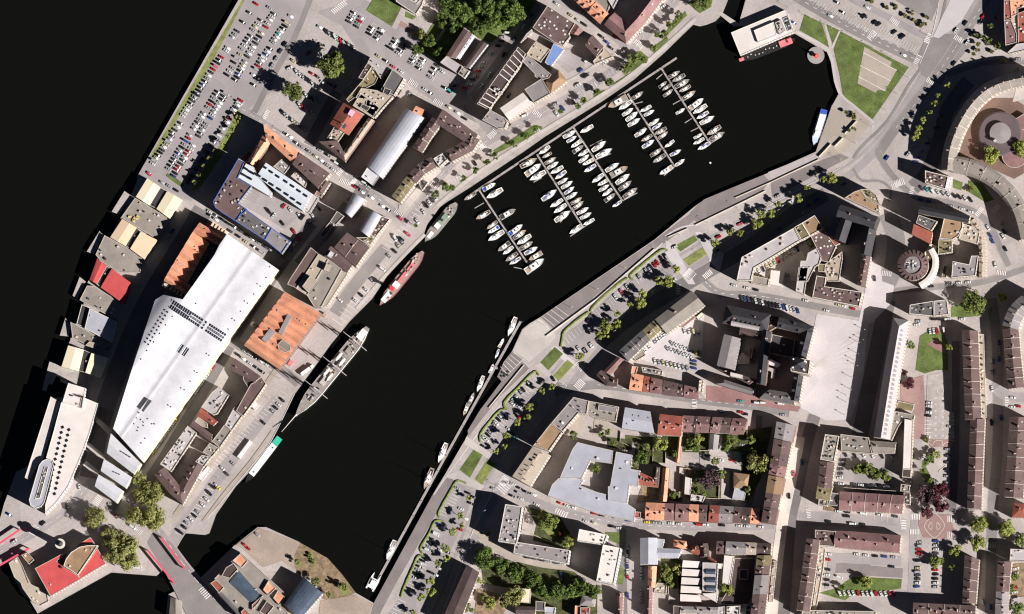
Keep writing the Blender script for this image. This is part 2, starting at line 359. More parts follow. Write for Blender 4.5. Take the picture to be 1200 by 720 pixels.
        for k in range(sk):
            f = lo + (hi - lo) * (k + random.uniform(.15, .85)) / sk; t = skside if skside else random.choice([.25, .75, .3, .7]); p, z, an, ac, sl, wd = at(f, t); m = MB()
            ca, sa = math.cos(an), math.sin(an); cc, sc_ = math.cos(ac), math.sin(ac); a, b = .45, .6
            m.face([(p[0] + i * a * ca + j * b * cc, p[1] + i * a * sa + j * b * sc_, z + .08 + j * b * sl) for i, j in ((-1, -1), (1, -1), (1, 1), (-1, 1))]); m.build('roof_window', M[random.choice(['glassy', 'glassy', 'vent'])], s.root)
        for k in range(dm):
            f = lo + (hi - lo) * (k + .5) / dm; t = .24 if k % 2 else .76
            if skside: t = skside
            p, z, an, ac, sl, wd = at(f, t); m = MB(); m.box(p[0], p[1], z - .5, z + 1.3, 1.7, 2.3, an); d = m.build('dormer', M[wall], s.root)
            m = MB(); m.box(p[0], p[1], z + 1.3, z + 1.5, 2.0, 2.7, an); m.build('dormer_roof', M[roof], d)
        return s
    def quad(s, px, h, kind='gable', rise=3.0, roof='brown', wall='w_cream', n=1, z0=0, hip=None, rot=True, **kw):
        h *= HK; a, b, c, d = [W(x, y, h) for x, y in px]
        if rot and kind in ('gable', 'hip') and math.dist(a, b) + math.dist(c, d) < .8 * (math.dist(b, c) + math.dist(d, a)): a, b, c, d = b, c, d, a
        if area([a, b, c, d]) < 0: a, b, c, d = d, c, b, a
        # L eave = d->c side so that walls face outward
        hp = (1, 1) if kind == 'hip' else (hip or (0, 0)); pr = PROF['gable' if kind == 'hip' else kind](rise, n)
        return s.loft([d, c], [a, b], h, pr, roof, wall, z0, hp, smooth=(kind == 'barrel'), **kw)
    def strip(s, px, wpx, h, kind='gable', rise=3.0, roof='brown', wall='w_cream', z0=0, hip=(0, 0), curve=False, n=1, **kw):
        h *= HK; p = [W(x, y, h) for x, y in px]
        if curve: p = smooth_line(p, 4)
        L, R = offset_line(p, wpx * S); pr = PROF[kind](rise, n)
        return s.loft(L, R, h, pr, roof, wall, z0, hip, smooth=(kind == 'barrel'), **kw)
    def part(s, name, mb, m, weld=False): return mb.build(name, M[m] if isinstance(m, str) else m, s.root, weld)
def bld(label, cat='building', name=None, group=None): return Bld(label, cat, name, group)

def terrace(where, px, houses, h=9.5, rise=2.8, start='west', wall='w_brick', group=None):
    """a row of separate houses: px = quad a,b (one eave) c,d (other eave)"""
    a, b, c, d = px; tot = sum(w for w, _ in houses); f = 0
    for i, (w, m) in enumerate(houses):
        f1 = f + w / tot; cn = {'orange': 'orange tiled', 'redtile': 'dark red tiled', 'brown': 'brown tiled', 'slate': 'dark slate', 'pinkbrown': 'pinkish brown', 'lilac': 'pale metal', 'beige': 'beige', 'tan': 'tan', 'grey': 'grey', 'olive': 'ochre', 'dkbrown': 'dark brown', 'red': 'bright red', 'lightgrey': 'light grey'}[m].replace(' tiled', ' roofed'); cn = cn if 'roofed' in cn else cn + ' roofed'
        B = bld('%s house, %s from the %s, %s' % (cn, ORD[i], start, where), 'house', 'terraced_house', group or 'terraced houses ' + where)
        B.quad([lerp(a, b, f), lerp(a, b, f1), lerp(d, c, f1), lerp(d, c, f)], h + random.uniform(-.7, .9), 'gable', rise, m, random.choice([wall, 'w_cream', 'w_brick']), rot=False, ch=random.choice([1, 2]), sk=random.choice([0, 1, 2]), dm=random.choice([0, 0, 1]))
        f = f1
# ================= water and land =================
mb = MB(); mb.face([(-900, -700, -3), (900, -700, -3), (900, 700, -3), (-900, 700, -3)]); struct(mb.build('water', M['water']))
def land(name, px, z=0.0, m='ground', base=-6, kind=True):
    p = ccw([W(x, y, z) for x, y in px]); mb = MB(); mb.face([(x, y, z) for x, y in p]); walls(mb, p, base, z, 1)
    # a pale coping stone along the quay edge
    q = inset(p, .9)
    for i in range(len(p)):
        j = (i + 1) % len(p); mb.face([(*p[i], z + .004), (*p[j], z + .004), (*q[j], z + .004), (*q[i], z + .004)], mi=2)
    o = mb.build(name, [M[m], M['quay_wall'], M['concrete']])
    return struct(o) if kind else o
NW = Q('0,0,1', '452,-300 284,-8 163,203 160,214 143,252 129,278 122,286 113,304 105,326 99,340 98,357 88,378 82,400 79,405 72,429 70,447 79,451 73,466 60,466 35,545 19,553 5,590 0,608 -30,625 -30,668 10,660 17,678 25,695 35,704 44,719 130,671 183,675 190,669 196,650 205,636 217,625 240,627 245,625 253,603 276,570 300,545 318,517 345,462 372,425 387,404 410,376 436,350 457,318 487,288 497,273 500,264 515,243 523,237 550,220 613,178 640,159 705,119 743,93 778,62 812,29 820,31 828,29 838,25 846,17 856,-8 970,-300')
land('ground', NW)
EAST = Q('0,0,1', '992,-300 876,-8 866,27 862,31 896,30 932,40 970,62 984,108 974,126 956,178 900,203 827,233 813,243 767,281 633,372 621,379 612,386 600,412 590,425 583,442 588,447 563,480 547,512 521,557 507,580 470,648 438,707 417,695 395,670 372,650 350,635 312,618 302,618 274,640 231,681 229,700 262,735 560,1100 1600,1100 1600,-300')
land('ground', EAST)
land('ground', Q('0,0,1', '193,735 197,697 205,693 228,702 262,735'), -.6, 'concrete')
# bridges and piers
def thing_slab(name, label, cat, px, m, z0, z1, side='quay_wall', rail=False):
    p = ccw([W(x, y, z1) for x, y in px]); mb = MB(); mb.face([(x, y, z1) for x, y in p]); walls(mb, p, z0, z1, 1)
    return tag(mb.build(name, [M[m], M[side]]), label, cat)
for px, lb in ((Q('60,200', '515,145 568,180 478,310 425,290'), 'pale concrete jetty on the water beside the cream sheds'),
               (Q('60,200', '340,425 368,455 302,588 250,570'), 'pale concrete jetty on the water beside the sand coloured sheds'),
               (Q('60,320', '200,28 242,60 218,120 182,182 150,160'), 'pale concrete jetty beside the red roofed shed'),
               (Q('60,320', '100,315 140,380 122,446 60,440'), 'pale concrete jetty beside the lilac grey shed')):
    thing_slab('jetty', lb, 'jetty', px, 'concrete', -5, .3)
thing_slab('quay_platform', 'L shaped pale quay platform between the cream shed and the white ship shaped building', 'platform', Q('0,0,1', '58,424 108,442 104,470 99,458 75,444 66,441 61,451 57,450 54,459 49,457'), 'concrete', -5, .25)
thing_slab('foot_bridge', 'narrow pale footbridge over the dark channel at the top of the marina', 'bridge', Q('0,0,1', '840,15 845,14 865,27 861,32'), 'stone', -.8, .15)
thing_slab('road_bridge', 'grey road bridge with red lifting beams crossing the southern lock', 'bridge', Q('0,0,1', '180,622 201,636 230,676 292,735 226,735 194,672 172,636'), 'asphalt', -2.5, .06)
thing_slab('ramp', 'dark boarded ramp between the lawn path and the boat landing', 'ramp', Q('900,100', '520,65 590,120 540,165 490,150'), 'deck', -5, -.4)
# ================= sheets on the ground =================
sheet('car_park', Q('0,0,1', '284,0 366,0 346,46 331,66 318,108 290,128 262,165 236,215 225,236 160,208 163,203'), 'lane')
sheet('quay_verge', Q('0,0,1', '284,0 287,0 249,72 205,145 178,190 175,186 230,92 246,64'), 'lawn_dry')
sheet('lawn', Q('0,0,1', '279,129 288,132 276,152 262,180 247,203 232,223 224,224 234,206 256,172 270,146'), 'hedge')
sheet('lawn', Q('0,0,1', '196,203 208,210 216,217 213,220 200,211 194,206'), 'lawn')
sheet('car_park', Q('0,0,1', '393,8 418,-5 437,5 563,97 545,132 520,127 430,66 416,86 402,105 330,68 350,50 375,12'), 'lane')
sheet('car_park', Q('0,0,1', '358,8 400,30 420,60 431,68 400,110 372,158 362,156 332,130 338,70'), 'ground')
ribbon('road', Q('0,0,1', '366,-8 345,44 318,92 298,132'), 8, 'asphalt')
ribbon('pavement', Q('0,0,1', '434,10 470,28 520,60 562,92'), 6, 'brick_soft')
ribbon('road', Q('0,0,1', '284,128 330,158 412,208 455,243 478,262'), 9, 'lane')
ribbon('road', Q('0,0,1', '605,-8 628,10 590,65 548,125 562,140 580,155'), 11, 'asphalt')
ribbon('road', Q('0,0,1', '490,70 540,105 555,130 577,158'), 10, 'lane')
ribbon('road', Q('0,0,1', '478,262 502,228 530,190 575,163 640,130 712,88 745,55 795,-5'), 12, 'lane')
ribbon('road', Q('0,0,1', '640,-8 690,20 735,56'), 9, 'lane')
ribbon('road', Q('0,0,1', '452,290 415,335 392,368'), 15, 'asphalt')
sheet('plaza', Q('0,0,1', '376,370 398,382 340,450 300,500 290,490 330,434'), 'ground')
ribbon('road', Q('0,0,1', '325,468 285,520 245,575 212,620 200,640'), 15, 'lane')
ribbon('road', Q('0,0,1', '-10,652 30,630 68,606 88,588 104,568 118,566 150,590 185,622 230,680 285,735'), 11, 'lane')
ribbon('road', Q('0,0,1', '366,262 330,310 290,370 255,430 225,482 190,540 165,575 150,590'), 14, 'asphalt_shaded')
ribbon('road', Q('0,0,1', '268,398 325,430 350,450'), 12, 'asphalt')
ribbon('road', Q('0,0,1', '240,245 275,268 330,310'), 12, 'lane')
ribbon('road', Q('0,0,1', '238,246 212,290 190,325 165,370 140,430 118,495 105,560'), 24, 'asphalt_shaded')
ribbon('road', Q('0,0,1', '408,240 380,275 350,310'), 14, 'asphalt_shaded')
ribbon('road', Q('0,0,1', '470,145 450,185 420,230 410,240'), 16, 'asphalt_shaded')
ribbon('road', Q('0,0,1', '395,108 375,145 362,170'), 14, 'asphalt_shaded')
# east boulevard
ribbon('road', Q('0,0,1', '520,735 545,668 562,618 585,576 622,520 655,470 690,427 735,372 770,345 805,322 850,290 900,258 960,226 1000,202 1042,158 1090,82 1150,-8'), 10, 'lane')
ribbon('road', Q('0,0,1', '705,400 740,372 800,335 880,288 930,250 968,228'), 18, 'asphalt_shaded')
ribbon('promenade', Q('0,0,1', '498,735 520,690 545,620 573,560 605,505 645,440 700,380 770,318 830,280 900,243 960,212 1005,185 1050,135 1100,50 1125,-8'), 3, 'lane')
sheet('promenade', Q('0,0,1', '634,372 766,283 800,257 824,240 828,246 800,270 772,290 700,345 651,388'), 'deck')
sheet('promenade', Q('0,0,1', '808,250 825,234 856,221 895,205 902,213 895,222 817,262'), 'deck')
sheet('promenade', Q('0,0,1', '900,202 955,180 960,186 903,212'), 'promenade')
sheet('promenade', Q('0,0,1', '903,214 965,187 985,180 995,185 905,232'), 'deck')
sheet('landing', Q('900,100', '450,140 595,190 640,150 720,250 700,300 540,470 380,510 340,470'), 'sand')
sheet('plaza', Q('0,0,1', '613,386 632,373 652,394 640,408 620,424 601,411'), 'stone')
sheet('promenade', Q('0,0,1', '612,424 620,432 585,466 562,495 549,512 548,505 563,480 588,448'), 'deck')
sheet('promenade', Q('0,0,1', '522,560 532,562 506,612 465,682 444,722 434,722 438,707 470,648 507,580'), 'deck')
sheet('plaza', Q('500,360', '600,315 680,360 640,400 530,520 495,490 540,400'), 'deck')
for k in range(6): ribbon('kerb_strip', Q('500,360', '%f,%f %f,%f' % (610 - k * 18, 320 + k * 20, 680 - k * 22, 370 + k * 22)), .5, 'line')
for k in range(5): ribbon('kerb_strip', Q('620,280', '%f,%f %f,%f' % (65 + k * 30, 565 - k * 22, 150 + k * 32, 640 - k * 24)), .5, 'line')
for s in ('620,280;180,650 340,520 600,340 940,30;', '500,360;560,660 640,590 700,500 740,440;', '480,460;170,720 260,590 400,400 560,180 700,20;', '780,180;0,580 110,520 230,500;780,180'):
    t, p = s.split(';')[:2]; ribbon('kerb_strip', Q(t, p), 1.6, 'plaza')
def lot(px): sheet('car_park', px, 'lane')
lot(Q('620,280', '960,85 1070,150 1030,240 870,380 640,570 470,720 230,720 440,520 700,290'))
lot(Q('500,360', '950,200 1180,60 1200,200 1100,300 990,290'))
lot(Q('480,460', '740,0 960,0 880,130 700,350 600,450 500,370 500,310 650,125'))
lot(Q('400,560,4.5', '600,15 700,80 640,250 560,420 470,620 430,720 250,720 320,620 410,410 420,380 500,215'))
sheet('crosswalk_paving', Q('500,360', '900,270 1060,400 1030,440 870,290'), 'plaza'); sheet('crosswalk_paving', Q('500,360', '760,410 900,540 930,530 800,390'), 'stone')
sheet('crosswalk_paving', Q('480,460', '400,310 640,480 610,500 380,360'), 'stone'); sheet('crosswalk_paving', Q('480,460', '330,555 530,660 500,690 250,590'), 'stone')
sheet('crosswalk_paving', Q('780,240', '205,190 240,190 410,350 380,470 330,420'), 'plaza'); sheet('crosswalk_paving', Q('780,240', '0,250 60,290 210,560 160,560 0,350'), 'plaza')
for t, p in (('500,360', '900,280 960,330 855,445 800,390'), ('480,460', '450,403 515,440 425,600 350,545'), ('780,240', '205,215 225,250 105,330 65,290')): sheet('lawn', Q(t, p), 'lawn')
for t, p in (('500,360', '990,370 1035,405 930,520 890,485'), ('480,460', '550,465 605,500 510,650 460,610'), ('780,240', '260,300 290,350 165,430 125,385')): sheet('flower_bed', Q(t, p), 'lawn_dry')
# roads in the east
ribbon('road', Q('0,0,1', '826,330 845,344 882,346 925,353 965,361 1022,371'), 9, 'asphalt')
ribbon('road', Q('0,0,1', '1020,345 1060,340 1110,335 1155,330 1210,312'), 8, 'asphalt')
ribbon('road', Q('0,0,1', '650,460 700,451 770,461 830,470 880,476 925,484'), 11, 'asphalt')
ribbon('road', Q('0,0,1', '580,570 610,580 650,597 700,609 760,616 840,618 905,616'), 10, 'lane')
ribbon('road', Q('0,0,1', '905,613 960,608 1062,617'), 17, 'lane'); ribbon('road', Q('0,0,1', '955,487 945,520 935,570 925,620 918,735'), 15, 'asphalt_shaded')
ribbon('road', Q('0,0,1', '1040,352 1026,420 1008,510'), 20, 'asphalt_shaded'); ribbon('road', Q('0,0,1', '728,620 730,735'), 12, 'asphalt_shaded')
ribbon('road', Q('0,0,1', '1077,470 1075,560 1071,620 1068,700 1064,735'), 9, 'lane'); ribbon('road', Q('0,0,1', '1120,400 1120,480 1118,560 1116,600'), 10, 'asphalt_shaded')
ribbon('road', Q('0,0,1', '1162,350 1168,400 1170,470 1168,540 1163,600 1160,735'), 13, 'asphalt'); ribbon('road', Q('0,0,1', '1168,455 1178,463 1210,468'), 12, 'lane')
ribbon('road', Q('0,0,1', '890,487 885,560 875,600'), 8, 'asphalt_shaded')
ribbon('road', Q('0,0,1', '925,-8 1000,35 1078,72'), 12, 'asphalt'); ribbon('road', Q('0,0,1', '985,-8 1040,20 1100,52'), 9, 'lane')
sheet('road_junction', Q('1000,0', '500,290 590,240 700,240 830,320 650,530 620,600 480,530 470,480 430,440'), 'asphalt')
ribbon('road', Q('0,0,1', '1160,-8 1118,58 1085,105 1050,150 1030,180'), 12, 'asphalt'); ribbon('tram_lane', Q('0,0,1', '1110,-8 1100,35 1082,75 1065,100 1040,142 1010,172 1000,186'), 3.2, 'asphalt')
ribbon('road', Q('0,0,1', '1110,88 1150,75 1185,72 1210,74'), 7, 'asphalt'); sheet('plaza', Q('1000,0', '290,0 610,0 550,150 470,110'), 'asphalt')
sheet('plaza', Q('1000,0', '680,0 850,0 760,150 700,200 600,270 560,260'), 'plaza')
ribbon('road', Q('0,0,1', '1028,178 1045,205 1075,232 1110,237 1145,250 1162,268 1172,290 1182,312'), 8, 'asphalt'); ribbon('road', Q('0,0,1', '1000,198 1010,212 1030,212 1044,222 1042,236'), 4, 'asphalt')
ribbon('road', Q('0,0,1', '1135,95 1110,130 1100,170 1085,205 1070,220'), 18, 'asphalt_shaded'); ribbon('road', Q('0,0,1', '1040,250 1050,280 1045,320 1030,345'), 22, 'asphalt')
sheet('lawn', Q('0,0,1', '943,17 963,27 972,56 937,36'), 'lawn'); sheet('lawn', Q('0,0,1', '968,28 984,36 976,52'), 'lawn')
sheet('lawn', Q('0,0,1', '985,37 1010,50 1040,66 1065,79 1022,141 1000,122 988,112 984,88 977,58'), 'lawn')
sheet('play_court', Q('0,0,1', '1013,55 1045,73 1043,78 1051,82 1037,107 1029,105 1026,109 1005,98'), 'sand')
for a, b in (('12,62', '51,83'), ('8,77', '44,95'), ('6,90', '38,107')):
    x, y = map(float, a.split(',')); u, v = map(float, b.split(',')); ribbon('court_line', [(1000 + x, y), (1000 + u, v)], .5, 'line')
ribbon('path', Q('0,0,1', '932,37 970,59 979,95 986,112 1000,124 1024,144'), 3.5, 'stone')
ribbon('path', Q('830,0', '820,165 860,340'), 3, 'stone'); ribbon('path', Q('830,0', '925,220 870,335'), 2, 'stone')
sheet('town_square', Q('0,0,1', '957,368 1018,378 1012,440 998,492 968,493 938,478 937,455 947,425 954,385'), 'plaza')
sheet('pavement', Q('0,0,1', '1020,302 1032,312 1034,330 1048,335 1044,356 1020,380 1006,378 1012,350'), 'plaza')
ribbon('pavement', Q('0,0,1', '937,512 931,545 919,600 912,650 903,735'), 13, 'cream_pave')
sheet('pavement', Q('0,0,1', '828,452 868,456 905,467 938,477 935,483 880,474 827,470'), 'brick_red')
sheet('pavement', Q('0,0,1', '1078,603 1113,603 1120,628 1104,632 1082,630 1076,615'), 'brick_soft'); sheet('pavement', Q('0,0,1', '1088,515 1117,515 1117,524 1090,524'), 'brick_soft')
sheet('pavement', Q('0,0,1', '1055,448 1082,440 1084,470 1083,515 1070,515 1070,480 1056,478'), 'brick_soft')
sheet('plaza', Q('0,0,1', '1087,440 1108,436 1112,480 1118,485 1118,515 1086,515 1086,460'), 'concrete')
for k in range(7):
    for x in (1096.5, 1105):
        mb = MB(); cx, cy = W(x, 467 + k * 7.3); mb.cyl(cx, cy, .02, .25, 1.1, 1.0, 14); tag(mb.build('round_planter', M['plaza']), 'pale round paving disc, %s from the top in the %s line on the grey forecourt' % (ORD[k], 'left' if x < 1100 else 'right'), 'planter', 'pale discs on the forecourt')
sheet('round_plaza', Q('1000,100', '800,190 850,130 960,90 1120,90 1200,140 1200,620 1130,660 1000,600 860,540 740,500 750,400'), 'brick_orange')
sheet('pavement', Q('1000,100', '1120,120 1200,100 1200,0 1150,0'), 'stone')
sheet('lawn', Q('1000,200', '705,60 770,85 758,140 700,120'), 'lawn'); sheet('lawn', Q('1000,200', '810,70 905,90 990,205 930,225 800,145'), 'lawn')
sheet('lawn', Q('0,0,1', '1078,394 1088,388 1105,388 1110,400 1111,434 1097,434 1084,438 1073,434 1076,410'), 'lawn')
sheet('path', Q('1000,300', '520,620 600,575 660,690 600,670'), 'brick_red'); sheet('lawn', Q('1000,300', '690,360 760,330 910,280 905,420 820,430 690,430'), 'lawn')
sheet('lawn', Q('0,0,1', '994,542 1003,537 1020,548 1045,558 1041,563 1003,561 995,555'), 'lawn'); sheet('lawn', Q('1000,500', '485,235 540,340 520,380 480,350'), 'lawn')
sheet('lawn', Q('0,0,1', '960,695 980,690 1000,676 1057,679 1056,690 998,698 990,704'), 'lawn'); sheet('car_park', Q('0,0,1', '972,648 1056,652 1056,664 985,660 970,690 966,690'), 'lane'); sheet('court', Q('820,600', '960,360 1200,370 1200,430 950,430'), 'deck'); sheet('court', Q('1000,600', '0,370 350,400 345,465 0,445'), 'deck')
sheet('car_park', Q('0,0,1', '986,532 1047,535 1047,562 1055,566 1055,570 985,564 978,560'), 'lane')
sheet('parking_yard', Q('840,210', '270,620 540,480 600,510 630,560 590,590 560,720 260,720'), 'stone')
sheet('parking_yard', Q('680,340', '400,480 500,350 610,300 690,260 870,160 860,420 760,480 760,570 520,520'), 'plaza')
sheet('school_yard', Q('500,0', '965,350 1050,330 1110,410 1120,450 990,515 940,460 910,440'), 'lane')
sheet('lawn', Q('330,0', '640,0 780,0 845,50 770,185 595,75'), 'lawn'); sheet('lawn', Q('330,0', '875,80 945,120 920,140 870,120'), 'lawn'); ribbon('path', Q('330,0', '860,60 790,200'), 6, 'ground')
sheet('car_park', Q('330,0', '1010,0 1130,0 1060,180 960,150 940,120'), 'ground')
sheet('park_ground', Q('0,0,1', '500,40 522,0 632,-4 620,18 590,40 575,50 560,45 545,32 530,60 515,72 488,56'), 'lawn')
ribbon('path', Q('500,0', '170,150 110,230 60,300'), 3, 'ground')
sheet('garden', Q('200,570,4.615', '700,305 850,390 930,480 1000,575 940,610 880,620 820,610 810,560 770,500 690,470 665,420 675,350'), 'soil')
sheet('pavement', Q('200,570,4.615', '480,225 700,305 670,370 668,450 600,405 500,440 390,340 350,320'), 'tanpave'); sheet('pavement', Q('200,570,4.615', '810,620 1000,590 1095,635 1060,720 800,720'), 'tanpave')
for t, p in (('200,570,4.615', '742,345 775,375 775,430 745,400'), ('200,570,4.615', '900,520 950,540 970,580 930,590'), ('200,570,4.615', '680,390 710,410 705,440 680,430')): sheet('flower_bed', Q(t, p), 'lawn_dry')
for t, p in (('640,0', '640,365 665,360 725,410 700,440 590,510 540,470'), ('640,0', '880,170 980,80 990,110 860,240 830,250'), ('640,0', '730,350 850,260 860,280 760,375'), ('640,0', '990,20 1060,0 1170,0 1160,50 1080,95 1060,80'),
             ('520,60', '640,520 690,530 700,560 600,610 370,720 350,700'), ('640,0', '470,590 600,510 610,530 480,620'), ('640,0', '330,680 410,630 415,640 350,690'), ('400,170', '830,255 890,225 905,235 850,265'), ('400,170', '730,300 790,280 810,300 740,330')): sheet('lawn', Q(t, p), 'lawn')
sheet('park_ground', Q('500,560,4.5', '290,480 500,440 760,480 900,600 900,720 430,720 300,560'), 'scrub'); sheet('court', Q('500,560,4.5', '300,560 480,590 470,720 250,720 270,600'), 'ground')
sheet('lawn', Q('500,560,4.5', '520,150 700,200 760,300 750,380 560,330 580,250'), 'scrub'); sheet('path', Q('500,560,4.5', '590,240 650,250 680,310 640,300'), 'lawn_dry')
ribbon('path', Q('500,560,4.5', '250,270 350,360 460,420 620,460 780,480 900,540'), 7, 'sand')
sheet('lawn', Q('660,580,5.145', '255,225 345,230 340,300 265,270'), 'lawn'); sheet('lawn', Q('660,580,5.145', '345,430 370,450 360,540 320,540'), 'lawn')
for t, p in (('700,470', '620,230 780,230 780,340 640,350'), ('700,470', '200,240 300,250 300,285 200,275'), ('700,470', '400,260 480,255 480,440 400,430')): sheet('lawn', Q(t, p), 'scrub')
sheet('court', Q('820,500', '0,200 350,230 360,300 330,320 140,330 130,440 70,480 0,300'), 'ground'); sheet('court', Q('820,500', '140,320 210,325 205,495 135,495'), 'stone'); sheet('lawn', Q('820,500', '75,430 140,430 140,495 70,490'), 'lawn_dry')
sheet('court', Q('580,440', '700,300 870,380 860,450 690,420'), 'sand'); sheet('court', Q('580,440', '590,275 640,290 600,390 520,430 480,400'), 'sand'); sheet('court', Q('820,320', '260,640 300,560 360,520 370,560 340,640'), 'sand')
sheet('quay_apron', Q('240,240', '590,430 870,290 880,300 620,450'), 'stone') if False else None
sheet('court', Q('240,130', '320,540 450,600 480,580 690,700 640,760 560,830 330,700 240,650'), 'lane')
ribbon('pavement', Q('0,0,1', '455,258 440,280 415,315 380,360'), 7, 'stone'); ribbon('pavement', Q('0,0,1', '330,425 300,468 262,520 225,575 205,605'), 6, 'sand')
ribbon('pavement', Q('0,0,1', '498,275 478,295 450,325 418,362'), 4, 'stone')
ribbon('pavement', Q('0,0,1', '320,505 295,540 262,580 238,612'), 4, 'sand'); sheet('pavement', Q('400,170', '405,420 430,420 640,170 700,150 700,190 620,270 440,490 400,470'), 'stone')
ribbon('pavement', Q('0,0,1', '590,135 640,108 680,88 716,64'), 3.5, 'stone'); ribbon('pavement', Q('0,0,1', '737,50 760,25 785,-8'), 3, 'plaza'); ribbon('pavement', Q('0,0,1', '512,242 550,210 610,170 700,115 740,88 778,56 815,22'), 4.5, 'stone')
for p_ in ('777,509 799,511 797,536 775,534', '801,508 833,510 831,531 800,530', '748,512 775,512 772,545 742,540', '846,509 872,511 870,530 846,528', '776,575 800,578 799,588 775,586', '812,550 846,552 845,584 812,582', '775,655 800,656 798,690 774,690', '870,505 905,500 892,560 876,590 868,560', '845,680 864,682 862,700 842,700', '712,512 742,516 740,528 712,524'): sheet('shaded_garden_ground', Q('0,0,1', p_), 'scrub')  # dark scrub also carries the shade lying on these yards
for p_ in ('745,590 756,560 772,556 770,585', '803,545 812,548 811,585 802,583', '560,690 600,700 590,720 556,720', '1178,662 1200,660 1200,700 1180,700', '968,575 980,578 978,600 965,598'): sheet('yard_ground', Q('0,0,1', p_), 'soil')
# ================= hedges (clipped, with depth) =================
def hedge(label, px, w=2.4, h=1.1):
    wp = smooth_line([W(x, y) for x, y in px], 4); L, R = offset_line(wp, w * S); mb = MB(); rr = random.Random(len(px))
    prev = None
    for i in range(len(L)):
        a, b = L[i], R[i]; m1, m2 = lerp(a, b, .2), lerp(a, b, .8); k = h + rr.uniform(-.12, .12)
        cur = [(*a, 0), (*m1, k), (*m2, k), (*b, 0)]
        if prev:
            for q in range(3): mb.face([prev[q], cur[q], cur[q + 1], prev[q + 1]])
        prev = cur
    tag(mb.build('hedge', M['hedge']), label, 'hedge')
HK = 1.1
hedge('curved light green hedge enclosing the northernmost boulevard car park', Q('620,280', '975,85 940,75 860,130 730,240 712,270 730,290'))
hedge('straight light green hedge left of the second boulevard car park', Q('620,280', '695,275 640,310 530,400 450,480 435,515'))
hedge('long light green hedge above the pale plaza', Q('620,280', '420,515 340,570 250,650 235,700 225,760'))
hedge('light green hedge along the lot south of the striped lawn', Q('500,360', '790,480 755,455 640,570 570,640 545,690 560,720'))
hedge('light green hedge of the small lot behind the long terrace ramp', Q('480,460', '720,10 680,50 665,85 690,120'))
hedge('light green hedge left of the lot beside the second striped lawn', Q('480,460', '670,118 620,140 520,260 495,310 500,350'))
hedge('light green hedge left of the lot below the flower bed', Q('400,560,4.5', '660,30 610,18 570,80 515,180 520,210'))
hedge('light green hedge left of the lot beside the red car', Q('400,560,4.5', '540,230 495,230 460,300 418,370 430,400'))
hedge('light green hedge left of the lowest boulevard lot', Q('400,560,4.5', '440,418 405,415 370,490 330,580 315,630'))
# ================= road markings =================
mk = MB()
def zebra(t, cx, cy, ax, ay, ln=24, n=6, gap=9, z=.34):
    """cx,cy: centre; ax,ay: walking-across direction along which stripes are repeated; stripes are long across it"""
    (x, y), (x2, y2) = [W(*p) for p in Q(t, '%f,%f %f,%f' % (cx, cy, cx + ax, cy + ay))]
    sc = float(t.split(',')[2]) if t.count(',') == 2 else 6.0; k = S / sc
    d = Vector((x2 - x, y2 - y)).normalized(); p = Vector((-d.y, d.x))
    for i in range(n):
        c = Vector((x, y)) + d * (i - (n - 1) / 2) * gap * k; w = gap * k * .24; l = ln * k / 2
        mk.face([(c.x - d.x * w - p.x * l, c.y - d.y * w - p.y * l, z), (c.x + d.x * w - p.x * l, c.y + d.y * w - p.y * l, z), (c.x + d.x * w + p.x * l, c.y + d.y * w + p.y * l, z), (c.x - d.x * w + p.x * l, c.y - d.y * w + p.y * l, z)])
ZB = '''150,110 970,145 9 -16 30;330,0 925,585 14 9 36;330,110 1100,60 14 9 34;330,110 415,545 10 -14 34;330,110 515,605 12 -14 30;330,110 440,620 16 8 30;400,170 85,260 10 -14 40;400,170 405,480 14 10 36;400,170 660,285 12 9 36;400,170 1000,25 16 10 36;520,60 340,585 12 -12 40;520,60 290,680 14 10 36
520,60 655,440 14 10 36;640,0 515,365 16 -14 34;640,0 650,310 14 12 36;0,550 685,220 10 -14 50;0,550 240,430 -8 14 50;0,550 500,250 14 10 30;0,550 970,430 10 8 40;200,570,4.615 185,575 10 12 40;1000,0 290,150 14 10 40;1000,0 525,270 -7 14 36;1000,0 450,420 -7 14 36;1000,0 545,575 14 9 36;1000,0 740,275 14 9 36;1000,0 130,250 -10 12 44
1000,100 300,700 14 -5 34;1000,200 325,85 14 -5 50;1000,200 410,145 -2 10 30;1000,200 885,290 10 -12 36;1000,200 1000,270 10 -12 40;1000,300 1040,120 14 2 30;1000,300 235,125 14 2 36;620,280 1130,250 -12 12 70;500,360 1075,415 10 12 44;500,360 950,550 12 8 36;500,360 1075,545 -9 10 60;480,460 665,620 -8 12 56;780,240 345,380 -10 12 50;780,240 165,490 -10 12 60;780,240 295,490 14 -12 40
1000,400 1080,425 0 12 30;1000,500 435,635 14 0 40;1000,500 355,690 0 14 36;1000,600 430,140 14 0 36;1000,600 695,50 14 0 44;1000,600 695,160 14 0 40;1000,600 970,235 14 0 40;820,500 765,610 2 10 30;680,340 690,-5 0 9 30;700,470 685,20 0 12 34;780,400,9 300,650 0 14 50;780,400,9 390,580 14 2 50;500,560,4.5 410,45 -8 9 60;500,560,4.5 710,185 12 6 28;480,460 900,40 8 5 60;580,440 300,160 12 -4 30;580,440 465,75 10 6 40'''.replace('\n', ';')
for i, zz in enumerate(ZB.split(';')):
    a = zz.split(' '); cx, cy = a[1].split(','); zebra(a[0], float(cx), float(cy), float(a[2]), float(a[3]), float(a[4]), 6, 12, z=.34)
